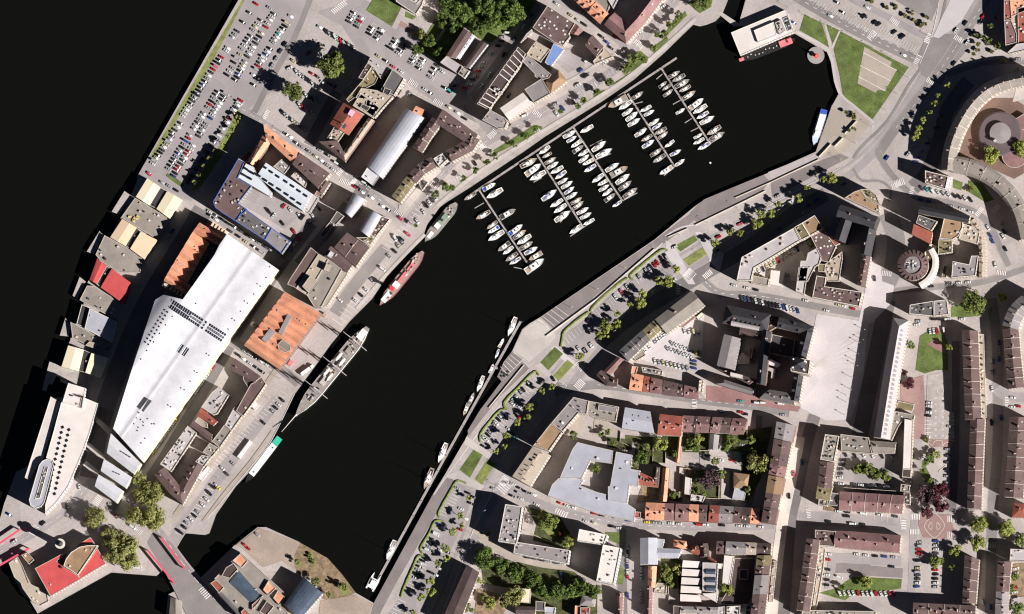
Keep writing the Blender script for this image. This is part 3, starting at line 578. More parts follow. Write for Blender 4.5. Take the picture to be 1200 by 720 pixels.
def dash(pts, w=.18, on=3.0, off=4.5, z=.34):
    wp = smooth_line([W(x, y) for x, y in pts]); d = 0
    for i in range(len(wp) - 1):
        a, b = Vector(wp[i]), Vector(wp[i + 1]); L = (b - a).length
        if L < .1: continue
        e1 = (b - a) / L; n = Vector((-e1.y, e1.x)); t = 0
        while t < L:
            t2 = min(L, t + on); p, q = a + e1 * t, a + e1 * t2
            mk.face([(*(p - n * w), z), (*(q - n * w), z), (*(q + n * w), z), (*(p + n * w), z)]); t = t2 + off
for l in ('478,262 502,228 530,190 575,163 640,130 712,88 745,55 795,-5', '-10,652 30,630 68,606 88,588 104,568', '118,566 150,590 185,622 230,680 285,735', '284,128 330,158 412,208 455,243 478,262', '925,-8 1000,35 1078,72', '928,-12 1003,31 1081,68', '1160,-8 1118,58 1085,105 1050,150', '826,330 845,344 882,346 925,353', '700,451 770,461 830,470 880,476', '650,597 700,609 760,616 840,618'): dash(Q('0,0,1', l))
for l in ('340,412 320,440', '345,462 318,517 300,540 240,612', '330,425 300,468 262,520', '512,735 538,668 556,618 580,572', '1102,-8 1094,35 1078,75', '860,262 930,226 985,197'): dash(Q('0,0,1', l), .22, 60, .1)
def bays(t, p0, p1, n, dx, dy, close=True, w=.14):
    """parking bay lines: n lines from p0 to p1, each of vector dx,dy (sheet units)"""
    sc = float(t.split(',')[2]) if t.count(',') == 2 else 6.0; x0, y0 = [float(k) for k in t.split(',')[:2]]
    for i in range(n):
        f = i / max(1, n - 1); x = p0[0] + (p1[0] - p0[0]) * f; y = p0[1] + (p1[1] - p0[1]) * f
        a = Vector(W(x0 + x / sc, y0 + y / sc)); b = Vector(W(x0 + (x + dx) / sc, y0 + (y + dy) / sc)); e1 = (b - a).normalized(); nn = Vector((-e1.y, e1.x)) * w
        mk.face([(*(a - nn), .34), (*(b - nn), .34), (*(b + nn), .34), (*(a + nn), .34)])
bays('640,0', (215, 700), (520, 500), 16, -22, -32); bays('520,60', (1170, 200), (900, 360), 13, -24, -34); bays('400,170', (770, 240), (930, 130), 11, 24, 36)
bays('400,170', (560, 400), (290, 720), 14, 50, 30); bays('240,240', (960, 330), (830, 520), 8, 46, 26) if False else None
bays('1000,0', (0, 60), (470, 350), 28, -22, 30); bays('830,0', (760, 0), (1200, 240), 24, -26, 34)
bays('330,0', (450, 150), (540, 205), 2, 55, -90); bays('330,0', (590, 245), (670, 305), 2, 60, -95); bays('330,0', (740, 350), (830, 410), 2, 55, -95); bays('330,0', (880, 445), (965, 505), 2, 50, -85); bays('330,0', (1015, 540), (1060, 570), 2, 50, -75)
for p in (((450, 150), (540, 205)), ((590, 245), (670, 305)), ((740, 350), (830, 410)), ((880, 445), (965, 505)), ((1015, 540), (1060, 570))):
    bays('330,0', p[0], p[0], 1, p[1][0] - p[0][0], p[1][1] - p[0][1]); bays('330,0', p[0], (p[0][0] + 50, p[0][1] - 85), 5, (p[1][0] - p[0][0]), (p[1][1] - p[0][1]), w=.08)
bays('330,0', (345, 70), (430, 5), 9, 30, 28, w=.35); bays('330,0', (965, 100), (1040, 0), 10, 70, 45)
bays('480,460', (640, 140), (500, 330), 12, 60, 45); bays('400,560,4.5', (600, 60), (520, 190), 10, 40, 18); bays('400,560,4.5', (500, 250), (430, 370), 9, 40, 18); bays('400,560,4.5', (420, 430), (330, 600), 12, 40, 18); bays('400,560,4.5', (300, 640), (250, 720), 6, 40, 18)
bays('620,280', (950, 110), (740, 270), 12, 34, 46); bays('620,280', (690, 310), (470, 500), 13, 34, 46); bays('620,280', (400, 560), (250, 690), 8, 34, 46); bays('500,360', (740, 490), (600, 650), 9, 50, 40)
bays('170,460', (1000, 20), (330, 700), 34, -42, -28); bays('200,570,4.615', (250, 0), (60, 265), 22, -34, -16); bays('320,340,4.5', (540, 20), (370, 190), 10, -60, -40)
bays('1000,400', (500, 470), (500, 700), 9, 48, 0); bays('1000,400', (665, 500), (665, 700), 8, 48, 0); bays('1000,600', (435, 200), (435, 540), 12, 50, 0); bays('1000,500', (150, 610), (330, 640), 5, 0, 50)
mk.build('road_markings', M['line'])['kind'] = 'structure'
# paving pattern lines on the fine squares
mk = MB()
for pts in ('1091,606 1095,602 1101,606 1107,616 1101,626 1095,630 1089,626 1083,616 1091,606', '1091,612 1088,617 1092,621 1092,612', '1098,612 1098,621 1102,617 1098,612', '1098,458 1102,452 1106,458 1102,462 1098,458', '1100,540 1108,546 1100,553 1108,560', '1088,518 1092,522 1096,517 1104,517 1104,523 1108,519 1114,519'): dash(Q('0,0,1', pts), .25, 60, .1, .36)
for k in range(9):
    y = 385 + k * 10; dash([(952 + k * .3, 430), (1012 - k * 1.2, y)], .12, 60, .1, .36)
mk.build('paving_lines', M['cream_pave'])['kind'] = 'structure'
# ================= WEST PENINSULA =================
HK = 1.0
def shed3(label, L, Mid, R, h, roof, wall='w_shed', cat='shed'):
    B = bld(label, cat, 'warehouse'); B.quad(L, h, 'gable', 1.0, roof, wall); B.flat(Mid, h - 1.5, 'darkgap', 'w_dark', vt=1, par=.5); B.quad(R, h, 'gable', 1.0, roof, wall); return B
T = '60,200'
shed3('pair of cream metal roofs with a dark gutter roof between, beside the car park', Q(T, '675,55 768,118 690,245 595,185'), Q(T, '768,118 815,145 740,270 690,245'), Q(T, '815,145 918,205 835,340 740,270'), 7, 'cream')
shed3('pair of sand coloured metal roofs with a dark gutter roof between', Q(T, '500,340 600,400 520,530 415,470'), Q(T, '600,400 630,430 555,550 520,530'), Q(T, '630,430 748,490 655,625 555,550'), 7, 'sandroof')
shed3('bright red metal roofed warehouse split by a dark gutter', Q('0,0,1', '114,303 125,312 113,333 105,328'), Q('0,0,1', '125,312 131,315 118,337 113,333'), Q('0,0,1', '131,315 154,332 146,357 118,337'), 7, 'red', 'w_brick')
shed3('southern pair of cream metal roofs standing on the pale quay platform', Q('0,0,1', '80,405 98,410 92,435 72,430'), Q('0,0,1', '98,410 107,414 100,437 92,435'), Q('0,0,1', '107,414 127,420 118,443 100,437'), 7, 'cream')
B = bld('lilac grey flat metal roof with a dark open frame on its water side', 'shed', 'warehouse'); B.flat(Q('60,320', '270,250 465,345 430,495 235,390'), 6.5, 'lilac', 'w_grey', par=.2, pm='parapet_l', vt=2); B.flat(Q('60,320', '215,222 272,245 232,385 178,360'), 4, 'darkgap', 'w_dark', par=.6, pm='parapet_l')
B = bld('low brown grey terrace roof between the cream and the sand coloured sheds', 'terrace roof', 'flat_annex'); B.flat(Q(T, '590,192 833,340 745,485 492,330'), 3.4, 'khaki', 'w_grey', par=.4, vt=8)
for k in range(5):
    m = MB(); x, y = W(152 + k * 2.2 + (k % 2) * 3, 254 + (k % 3) * 2.2, 5); m.box(x, y, 3.4, 4.6, 2.6, 1.6, .8 * k); B.part('roof_box', m, 'roof_sandroof' if 0 else mat('box_yellow', (.62, .50, .22), .7, .1))
B = bld('low pale terrace roof between the sand coloured and the red sheds', 'terrace roof', 'flat_annex'); B.flat(Q(T, '375,455 530,540 640,620 625,720 480,718 350,640 312,592'), 3.4, 'khaki', 'w_grey', par=.4, vt=6)
B = bld('low greenish brown terrace roof between the red and the lilac sheds', 'terrace roof', 'flat_annex'); B.flat(Q('60,320', '252,90 300,92 420,165 500,250 470,335 280,238 200,190'), 3.4, 'khaki', 'w_grey', par=.4, vt=6)
B = bld('low brown terrace roof between the lilac and the southern cream sheds', 'terrace roof', 'flat_annex'); B.flat(Q('60,320', '135,345 235,395 330,450 432,510 400,560 300,530 150,460'), 3.4, 'khaki', 'w_grey', par=.4, vt=5)
B.flat(Q('60,320', '270,480 330,500 300,530 240,510'), 5, 'beige', 'w_grey', par=.2)
# white ship shaped building
B = bld('white ship shaped building with a rounded stern and twin rows of dark roof openings', 'office building', 'ship_shaped_building')
B.flat(Q('0,0,1', '72.5,469 98,466 115,473 106,505 97,530 90,547 80,570 67,588 53,602 53,592 58,575 64,545 62,540 54,537 63,505'), 17, 'cladding', 'w_white', par=.3, pm='parapet_l')
B.flat(Q('0,0,1', '80,449 100,455 97,478 73,472'), 20, 'cladding', 'w_white', par=.3, pm='parapet_l', vt=2); B.flat(Q('0,0,1', '86,461 99,464 98,467 96,479 93,478 95,467 86,464'), 20.4, 'darkgap', 'w_white', par=.1)
B.flat(Q('0,0,1', '59.5,465 70.5,471.5 51,536 33,562 29,560'), 14, 'cladding', 'w_white', par=.3, pm='parapet_l')
B.flat(Q('0,0,1', '50,540 55,538 61,540 63,546 52,589 48,594 41,596 36,593 34,586 46,545'), 18, 'lilac', 'w_white', par=.5, pm='parapet_l'); B.flat(Q('0,0,1', '52,547 57,547 47,584 41,585'), 18.1, 'dkgrey', 'w_white', par=.4, pm='parapet_l', vt=4)
for k in range(13):
    for c in (0, 1):
        t = k / 12; x = (73.5 if c == 0 else 81) - 17 * t; y = (501 if c == 0 else 504) + 75 * t
        m = MB(); p = W(x, y, 17.3); m.box(p[0], p[1], 17, 17.5, 1.9, 2.2, -1.1); B.part('roof_opening', m, 'glassy')
for a, b, lb in (('108,490 112,487 132,505 128,511', 0, 'upper'), ('98,521 103,518 125,535 121,540', 0, 'middle'), ('97,545 101,540 117,553 113,558', 0, 'lower')):
    p = ccw([W(x, y, 6) for x, y in Q('0,0,1', a)]); m = MB(); m.face([(x, y, 6.4) for x, y in p]); walls(m, p, 5.4, 6.4)
    for q in p: m.box(q[0], q[1], 0, 5.6, .5, .5)
    tag(m.build('footbridge', M['concrete']), lb + ' pale footbridge between the ship shaped building and the white halls', 'footbridge')
HK = 1.6
# great white hall, roof in soft waves
HALL = Q('0,0,1', '267,275 326,316 167,541 133,503 182,352 192,346 215,352 228,334 252,300 258,288')
def clip(poly, f):
    out = []
    for i in range(len(poly)):
        a, b = poly[i - 1], poly[i]; fa, fb = f(a), f(b)
        if (fa >= 0) != (fb >= 0): t = fa / (fa - fb); out.append((a[0] + (b[0] - a[0]) * t, a[1] + (b[1] - a[1]) * t))
        if fb >= 0: out.append(b)
    return out
hh = 22.5
P = ccw([W(x, y, hh) for x, y in HALL]); A0 = Vector(W(326, 316, hh)); A1 = Vector(W(167, 541, hh)); ax = (A1 - A0).normalized(); nx = Vector((ax.y, -ax.x))
if (Vector(W(182, 352, hh)) - A0).dot(nx) < 0: nx = -nx
def hz(s):                      # height over the distance s (m) from the south-east eave
    s2 = [(0, 0), (9, 2.2), (24, 2.9), (25.5, 3.6), (27, 3.0), (34, 4.4), (44, 6.9), (49, 8.4), (53, 8.4), (58, 7.0), (68, 2.6), (85, -4), (110, -10)]
    for (a, b), (c, d) in zip(s2, s2[1:]):
        if s <= c: t = (s - a) / (c - a); t = t if s < 30 else t * t * (3 - 2 * t) * .4 + t * .6; return b + (d - b) * t
    return -9
B = bld('huge white metal hall with a wavy roof and a dark skylight band across', 'exhibition hall', 'great_white_hall'); B._root(P)
r = MB(); w = MB(); cuts = [0, 4, 9, 16, 24, 25.5, 27, 30, 34, 37, 40, 43, 46, 49, 51, 53, 56, 59, 62, 65, 68, 72, 76, 80, 85, 90, 97, 112]
for a, b in zip(cuts, cuts[1:]):
    c = clip(clip(P, lambda p: (Vector(p) - A0).dot(nx) - a + 1e-4), lambda p: b - (Vector(p) - A0).dot(nx) + 1e-4)
    if len(c) > 2: r.face([(x, y, hh + hz((Vector((x, y)) - A0).dot(nx))) for x, y in c], sm=True)
for i in range(len(P)):
    a, b = P[i], P[(i + 1) % len(P)]; K = 12
    for k in range(K):
        p, q = lerp(a, b, k / K), lerp(a, b, (k + 1) / K); zp = hh + hz((Vector(p) - A0).dot(nx)); zq = hh + hz((Vector(q) - A0).dot(nx)); w.face([(*p, 0), (*q, 0), (*q, zq), (*p, zp)])
B.part('roof', r, 'roof_white', True); B.part('wall', w, 'w_shed')
def onhall(px, py): 
    x, y = W(px, py, hh + 3); s = (Vector((x, y)) - A0).dot(nx); z = hh + hz(max(0, s)); x, y = W(px, py, z); return x, y, z
def hallquad(a, b, c, d, m, name, n=10, lift=.12):
    mb = MB()
    for i in range(n):
        q = [onhall(*lerp(a, b, i / n)), onhall(*lerp(a, b, (i + 1) / n)), onhall(*lerp(d, c, (i + 1) / n)), onhall(*lerp(d, c, i / n))]
        mb.face([(x, y, z + lift) for x, y, z in q])
    B.part(name, mb, m)
band = [((199.5, 349), (221, 361), (214, 374), (194, 358)), ]
a0, b0, c0, d0 = (201, 350), (266, 392), (259, 402), (195, 360)
for i in range(26):
    f0, f1 = i / 26, (i + .80) / 26
    if abs(i - 17) < 1: continue
    p, q, s_, t_ = lerp(a0, b0, f0), lerp(a0, b0, f1), lerp(d0, c0, f1), lerp(d0, c0, f0)
    for k in range(3 if i > 9 else 2):
        n_ = 3 if i > 9 else 2; g0, g1 = k / n_, (k + (.74 if i > 9 else .9)) / n_
        hallquad(lerp(p, t_, g0), lerp(q, s_, g0), lerp(q, s_, g1), lerp(p, t_, g1), 'glassy' if i < 10 else ('solar' if k % 2 else 'glassy'), 'skylight', 1)
for k in range(10):
    for c in (0, 1):
        x, y = 193 - 2.5 * k + c * 3.3, 363.5 + 4.2 * k + c * 2.5; X, Y, Z = onhall(x, y); m = MB(); m.box(X, Y, Z - .2, Z + .25, 1.3, 1.3, .95); B.part('skylight', m, 'glassy')
for x, y in ((202, 371), (194, 381), (187, 391), (180, 401), (172, 411), (165, 421)): X, Y, Z = onhall(x, y); m = MB(); m.box(X, Y, Z - .2, Z + .2, 1.2, .9, .95); B.part('roof_hatch', m, 'vent_d')
for x, y in ((316, 313), (312, 325.5), (301.5, 333), (305, 335.6), (297.5, 345), (286.5, 353), (290, 355.5), (282, 365), (272, 373.5), (275, 375.6), (267.5, 386), (242, 414.5), (245, 416.6), (228, 435), (231, 437), (223, 447), (212, 455), (216, 457), (229.5, 356), (162, 501), (168, 499), (173, 491), (161, 505), (178, 497), (181, 497), (197, 475), (200, 477), (163, 484), (160, 490), (168, 495), (157, 497), (165, 492), (170, 514), (165.5, 519.5)):
    X, Y, Z = onhall(x, y); m = MB(); m.box(X, Y, Z - .2, Z + .5, .9, .9, .95); B.part('roof_vent', m, 'vent_d')
for k in range(9):
    f = .06 + k * .115; a_ = lerp((186, 352), (135, 503), f)
    # seam across the hall, parallel to the skylight band
    dx, dy = .838, .545; ex, ey = 167 - 326, 541 - 316; den = dx * ey - dy * ex; tt = ((326 - a_[0]) * ey - (316 - a_[1]) * ex) / den; b_ = (a_[0] + dx * tt * .985, a_[1] + dy * tt * .985); hallquad(a_, b_, (b_[0] - .12, b_[1] + .2), (a_[0] - .12, a_[1] + .2), 'metal', 'roof_seam', 24, .15)
hallquad((213, 403), (222, 409), (216, 418), (207, 412), 'glassy', 'skylight', 3); hallquad((169, 465), (178, 470), (168, 483), (160, 477), 'vent_d', 'roof_well', 2)
for k in range(4): hallquad((213.4 + k * 2.2, 403.4 + k * 1.4), (213.9 + k * 2.2, 403.8 + k * 1.4), (207.9 + k * 2.2, 412.6 + k * 1.4), (207.4 + k * 2.2, 412.2 + k * 1.4), 'roof_whiteb', 'glazing_bar', 1, .3)
for px, lb, nn in (('130,508 165,543 157,556 125,531', 'northernmost of the three small white gabled halls behind the great hall', 4), ('122,538 154,559 147,572 118,552', 'middle one of the three small white gabled halls by the lock', 3), ('115.5,556 144,575 136,589 111,570', 'southernmost small white gabled hall, nearest the zebra crossing', 0)):
    B = bld(lb, 'hall', 'small_white_hall'); B.quad(Q('0,0,1', px), 14, 'gable', 1.2, 'white', 'w_shed', skside=.35)
    for k in range(nn):
        c = Q('0,0,1', px); mid = lerp(lerp(c[0], c[2], .45), c[1], .08 * k); X, Y = W(mid[0] + k * 1.6, mid[1] + k * 1.0, 23); m = MB(); m.box(X, Y, 22.6, 24.2, .9, .9, .9); B.part('roof_vent', m, 'vent_d')
# orange folded-roof museum
B = bld('orange folded roof brick museum with striped dormers joined to the great white hall', 'museum', 'folded_roof_museum')
B.quad(Q('0,0,1', '234,261 262,278 257,289 226,272'), 12.5, 'folds', 2.6, 'orange', 'w_brick', n=2, sk=3)
B.quad(Q('0,0,1', '226,272 246,285 220,332 198,318'), 12.5, 'folds', 2.6, 'orange', 'w_brick', n=5, sk=6)
B.quad(Q('0,0,1', '198,318 225,335 219,346 192,329'), 12.5, 'folds', 2.6, 'orange', 'w_brick', n=2, sk=2)
B.flat(Q('0,0,1', '246,285 257,291 232,334 222,330'), 7, 'grey', 'w_dark', par=.3, vt=14)
for k in range(5):
    X, Y = W(250 + 3.6 * k, 263.5 + 2.6 * k, 12); m = MB(); m.box(X, Y, 3, 18.5, 1.7, 4.2, -.55); B.part('striped_dormer', m, mat('dormer_cream', (.78, .58, .42), .8, .1))
    X, Y = W(197.5 + 3.9 * k, 335 + 2.7 * k, 12); m = MB(); m.box(X, Y, 3, 18.5, 1.7, 4.2, -.55); B.part('striped_dormer', m, mat('dormer_cream', (.78, .58, .42), .8, .1))
X, Y = W(193, 333, 22); m = MB(); m.cyl(X, Y, 0, 16.5, 2.6, 2.6, 16); m.cyl(X, Y, 16.5, 19, 2.0, 1.0, 12); B.part('turret', m, 'chim')
X, Y = W(296.5, 380, 16); mt = thing('water_tank', 'round grey domed tank in the dark lane beside the orange zigzag roof', 'tank', (X, Y, 0)); m = MB(); m.cyl(X, Y, 0, 12, 2.4, 2.4, 16); m.cyl(X, Y, 12, 13.6, 2.4, .6, 16); m.build('tank_body', M['vent'], mt); m = MB(); m.cyl(X, Y, 13.6, 14.2, .6, .6, 8); m.build('cap', M['vent_d'], mt)
B = bld('orange tiled zigzag roof warehouse with grey skylights beside the tall ship', 'warehouse', 'zigzag_roof_warehouse')
B.quad(Q('0,0,1', '334,342 376,367 327,433 286,405'), 13, 'folds', 2.6, 'orange', 'w_brick', n=9, sk=14)
for px in ('338,369 342.5,372 331.5,394 327,391', '317.5,385.5 323.5,390.5 313,403 307.5,398.5'):
    c = Q('0,0,1', px); m = MB(); p = [W(x, y, 14.8) for x, y in c]; m.face([(x, y, 23.6) for x, y in p]); walls(m, ccw(p), 20, 23.6); B.part('skylight', m, 'roof_grey')
B.flat(Q('0,0,1', '325,404 331,398 340,404 341,410 334,414 327,410'), 14.4, 'khaki', 'w_brick', par=.3)
m = MB()
for k in range(9):
    X, Y = W(289 + 4.95 * k, 403.5 - 6.7 * k, 22); m.cyl(X, Y, 20.7, 22.6, 1.5, .1, 4, a0=.2)
B.part('gable_row', m, 'roof_redtile')
B = bld('brown and beige striped flat roofs with two raised roof boxes north of the zigzag roof', 'building', 'flat_roofed_building')
T = '240,240'; B.flat(Q(T, '745,300 800,345 650,590 580,560 600,520'), 12, 'brown', 'w_grey'); B.flat(Q(T, '800,345 870,385 720,640 640,590'), 12.2, 'beige', 'w_grey', vt=2); B.flat(Q(T, '870,385 965,455 820,720 770,720 720,640'), 11.6, 'khaki', 'w_grey', vt=4)
B.flat(Q(T, '740,500 800,540 735,625 685,575'), 15, 'beige', 'w_dark', par=.2); B.flat(Q(T, '855,415 900,435 880,475 835,460'), 15, 'beige', 'w_dark', par=.2); B.flat(Q(T, '965,455 1005,485 860,712 822,718'), 9, 'beige', 'w_cream', par=.3)
bld('wide dark brown double pitched roof facing the quay near the roof garden').quad(Q(T, '1000,195 1160,300 1060,440 910,300'), 13, 'gable', 2.2, 'brown', 'w_cream', ch=3, pw=1)
bld('narrow brown gabled roof with white rooftop box beside the wide dark brown roof').quad(Q(T, '885,290 1050,410 1000,480 840,365'), 12, 'gable', 2, 'brown', 'w_cream', ch=1).flat(Q(T, '885,325 910,340 885,375 860,360'), 15, 'white', 'w_white', par=.1)
B = bld('blue edged block with a rounded corner and cluttered brown flat roof', name='blue_trimmed_block'); T = '240,130'
B.flat(Q(T, '235,338 275,372 232,475 330,530 236,650 300,695 215,775 130,722 75,682 58,640'), 13, 'brown', 'w_grey', pm='trim_blue', vt=16)
bld('long blue edged brown roof block in two sections facing the museum street', name='blue_trimmed_block').flat(Q('240,240', '280,25 475,165 425,250 215,115'), 13, 'dkgrey', 'w_grey', pm='trim_blue', vt=12).flat(Q('240,240', '475,165 602,258 540,345 425,250'), 12.6, 'grey', 'w_grey', pm='trim_blue', vt=2)
B = bld('whitish blue hangar roof studded with small dark skylights', 'hangar', 'white_hangar')
B.quad(Q(T, '430,365 752,582 690,705 365,460'), 13, 'gable', 1.2, 'whiteb', 'w_white'); B.quad(Q(T, '290,370 352,398 470,570 455,602'), 12, 'gable', .3, 'whiteb', 'w_white') if 0 else B.flat(Q(T, '290,370 345,395 370,455 470,572 455,602 235,470'), 12.5, 'whiteb', 'w_white', par=.1)
for x, y in ((293, 410), (340, 440), (273, 450), (322, 478), (425, 400), (470, 432), (516, 464), (384, 458), (430, 490), (475, 521), (573, 500), (620, 532), (666, 566), (528, 555), (580, 590), (625, 623), (670, 655), (712, 598)):
    X, Y = W(240 + x / 6, 130 + y / 6, 22); m = MB(); m.box(X, Y, 20, 22.9, 2.6, 1.7, -.62); B.part('skylight', m, 'glassy')
bld('long orange and tan gabled roof along the street north of the hangar').quad(Q(T, '412,92 668,292 620,372 430,195'), 11, 'gable', 3.2, 'orange', 'w_cream', ch=4)
bld('square dark brown roof with a chimney, east of the orange and tan roof').quad(Q(T, '668,295 880,440 795,545 615,375'), 12, 'gable', 1.6, 'brown', 'w_cream', ch=2, sk=3)
bld('narrow salmon tiled wing pointing at the white hangar').quad(Q(T, '405,172 470,215 345,388 298,358'), 10, 'gable', 2.4, 'orange', 'w_brick', ch=3)
bld('small brown corner house at the zebra crossing, east of the hangar').quad(Q(T, '832,482 882,505 830,585 790,548'), 10, 'gable', 2, 'brown', 'w_cream', ch=1).flat(Q(T, '790,560 830,585 815,612 770,590'), 8, 'pinkbrown', 'w_brick')
bld('low grey flat annexes with glazed yards behind the square brown roof', name='annex').flat(Q(T, '540,340 612,375 560,445 482,392'), 7, 'grey', 'w_grey', vt=3).flat(Q(T, '640,425 730,480 705,540 605,460'), 7, 'lightgrey', 'w_grey', vt=5)
bld('pale blue grey flat wing at the south east end of the hangar', name='annex').flat(Q(T, '755,588 800,612 735,720 690,700'), 9, 'lightgrey', 'w_grey', vt=1)
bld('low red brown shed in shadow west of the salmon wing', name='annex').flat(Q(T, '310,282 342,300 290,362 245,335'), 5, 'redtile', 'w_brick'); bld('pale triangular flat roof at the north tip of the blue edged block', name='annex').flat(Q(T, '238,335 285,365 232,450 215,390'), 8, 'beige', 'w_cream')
T = '330,110'
bld('long lilac grey barrel vaulted warehouse roof', 'warehouse', 'barrel_vaulted_warehouse').quad(Q(T, '596,505 872,100 1012,175 710,598'), 10, 'barrel', 5, 'lilac', 'w_cream')
bld('small white flat block at the foot of the barrel vault').flat(Q(T, '605,515 692,572 640,645 560,585'), 11, 'white', 'w_dark', pm='parapet_l', par=.3, vt=1)
bld('small salmon roofed house at the head of the barrel vault', 'house').quad(Q(T, '945,85 1002,112 985,158 920,130'), 11, 'gable', 1.5, 'orange', 'w_brick', ch=1)
T = '400,170'
bld('short rounded grey vault roof south of the street, dark vent on top', 'warehouse', 'barrel_vaulted_warehouse').quad(Q(T, '20,470 85,335 172,388 70,512'), 9, 'barrel', 4, 'lilac', 'w_cream', ch=1)
B = bld('lilac roof with rounded end and a roof garden beside it'); B.quad(Q(T, '130,600 215,455 282,500 195,650'), 11, 'barrel', 3, 'lilac', 'w_cream'); B.flat(Q(T, '282,500 345,520 250,640 205,712 105,652 195,650'), 9, 'brown', 'w_cream', pm='parapet_l', vt=14); B.flat(Q(T, '200,625 235,645 205,705 165,680'), 9.5, 'olive', 'w_cream', par=.2)
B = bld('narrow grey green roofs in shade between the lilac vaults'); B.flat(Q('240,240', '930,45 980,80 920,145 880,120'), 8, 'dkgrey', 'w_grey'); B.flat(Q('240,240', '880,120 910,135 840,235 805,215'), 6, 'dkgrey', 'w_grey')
T = '330,110'
B = bld('red tiled gable house with a glazed notch, west of the long alley', 'house'); B.quad(Q(T, '340,212 435,62 572,150 470,292'), 13, 'gable', 3.6, 'redtile', 'w_brick', ch=2, sk=2)
m = MB(); X, Y = W(330 + 490 / 6, 110 + 135 / 6, 25); m.box(X, Y, 20, 25.4, 4, 5, -.55); B.part('glazed_box', m, mat('pink_panel', (.75, .45, .62), .4, .05)); m = MB(); X, Y = W(330 + 435 / 6, 110 + 225 / 6, 24); m.box(X, Y, 20, 24, 4, 4, -.55); B.part('roof_terrace', m, 'roof_glass')
bld('brown hipped corner roof beside the zebra crossing, behind a white roof terrace', 'house').flat(Q(T, '375,225 450,265 400,330 310,330'), 11, 'beige', 'w_cream', vt=9).quad(Q(T, '258,335 305,300 445,470 445,485'), 13, 'gable', 1, 'brown', 'w_cream') if 0 else bld('brown hipped corner roof beside the zebra crossing, behind a white roof terrace', 'house').flat(Q(T, '375,225 450,265 400,335 310,330'), 11, 'beige', 'w_cream', vt=9).quad(Q(T, '262,337 392,330 440,415 446,478'), 13, 'gable', 2.4, 'brown', 'w_cream', ch=2)
bld('dark brown sliver roof between the hipped corner and the alley', 'house').quad(Q(T, '440,408 470,425 575,250 545,230'), 12, 'gable', 2, 'dkbrown', 'w_cream')
bld('long thin sunlit salmon roof along the alley', 'house').quad(Q(T, '610,165 652,185 470,500 425,440'), 12, 'shed', -1.5, 'orange', 'w_cream', ch=4) if 0 else bld('long thin sunlit salmon roof along the alley', 'house').quad(Q(T, '448,470 438,400 612,168 652,188'), 12, 'gable', 1.5, 'beige', 'w_brick', ch=5, pw=3)
bld('beige flat roof with a dark light well above the red tiled gable', 'house').flat(Q(T, '500,85 545,15 560,0 640,60 690,100 640,170 575,130'), 12, 'beige', 'w_cream', vt=3).flat(Q(T, '570,70 625,95 600,125 550,95'), 12.9, 'darkgap', 'w_dark', par=.2)
T = '330,0'
B = bld('dark flat roofs with a pale roof terrace at the car park edge', 'building'); B.flat(Q(T, '605,442 640,465 575,560 540,548'), 14, 'dkbrown', 'w_cream', vt=2); B.flat(Q(T, '625,400 750,475 700,560 640,465 605,440'), 12, 'lightgrey', 'w_cream', vt=3)
B.flat(Q(T, '575,560 640,465 700,500 660,590 600,620 500,700 470,720 455,700'), 11, 'olive', 'w_cream', vt=8)
B = bld('dark grey flat roof around a small square light well', 'building'); B.flat(Q(T, '780,488 862,552 790,672 700,632'), 14, 'dkgrey', 'w_cream'); B.flat(Q(T, '725,615 775,635 750,675 710,655'), 14.8, 'darkgap', 'w_dark', par=.6)
bld('cluttered tan flat roof between the olive yards and the dark light well', 'building').flat(Q(T, '560,620 700,640 785,680 700,775 655,830 580,780 600,700 520,690'), 12, 'beige', 'w_cream', vt=16)
# brown block round a court
T = '520,60'
bld('brown roof block with white rooftop boxes at the rounded street corner').quad(Q('0,0,1', '519,128 560,158 553,172 510,144'), 14, 'gable', 2, 'brown', 'w_cream', ch=5, sk=4).strip(Q('0,0,1', '556,160 549,171 526,183'), 15, 14, 'gable', 1.8, 'brown', 'w_cream', ch=6, sk=3)
bld('stepped brown roof wing running south west from the corner block').strip(Q('0,0,1', '512,141 500,158 489,176'), 13, 13.4, 'gable', 2, 'brown', 'w_cream', ch=5, pw=2, skside=.7)
bld('small white and yellow flat roof beside the quay street', 'house').flat(Q('0,0,1', '508,186 520,179 525,187 515,196'), 12, 'lightgrey', 'w_cream', vt=5, pm='parapet_l')
bld('brown roof terrace row with dark chimneys facing the marina street', 'building').strip(Q('0,0,1', '508,190 494,198 483,210'), 14, 13, 'gable', 1.6, 'brown', 'w_cream', ch=6, pw=1)
bld('olive and tan flat roofs at the south end of the brown terrace row', 'building').strip(Q('0,0,1', '483,209 464,234'), 13, 12, 'gable', .8, 'olive', 'w_cream', ch=4, pw=2)
bld('small dark canopy with rods beside the pink forecourt', 'kiosk').flat(Q('400,170', '545,275 570,235 612,262 570,322'), 5, 'dkgrey', 'w_cream', vt=4)
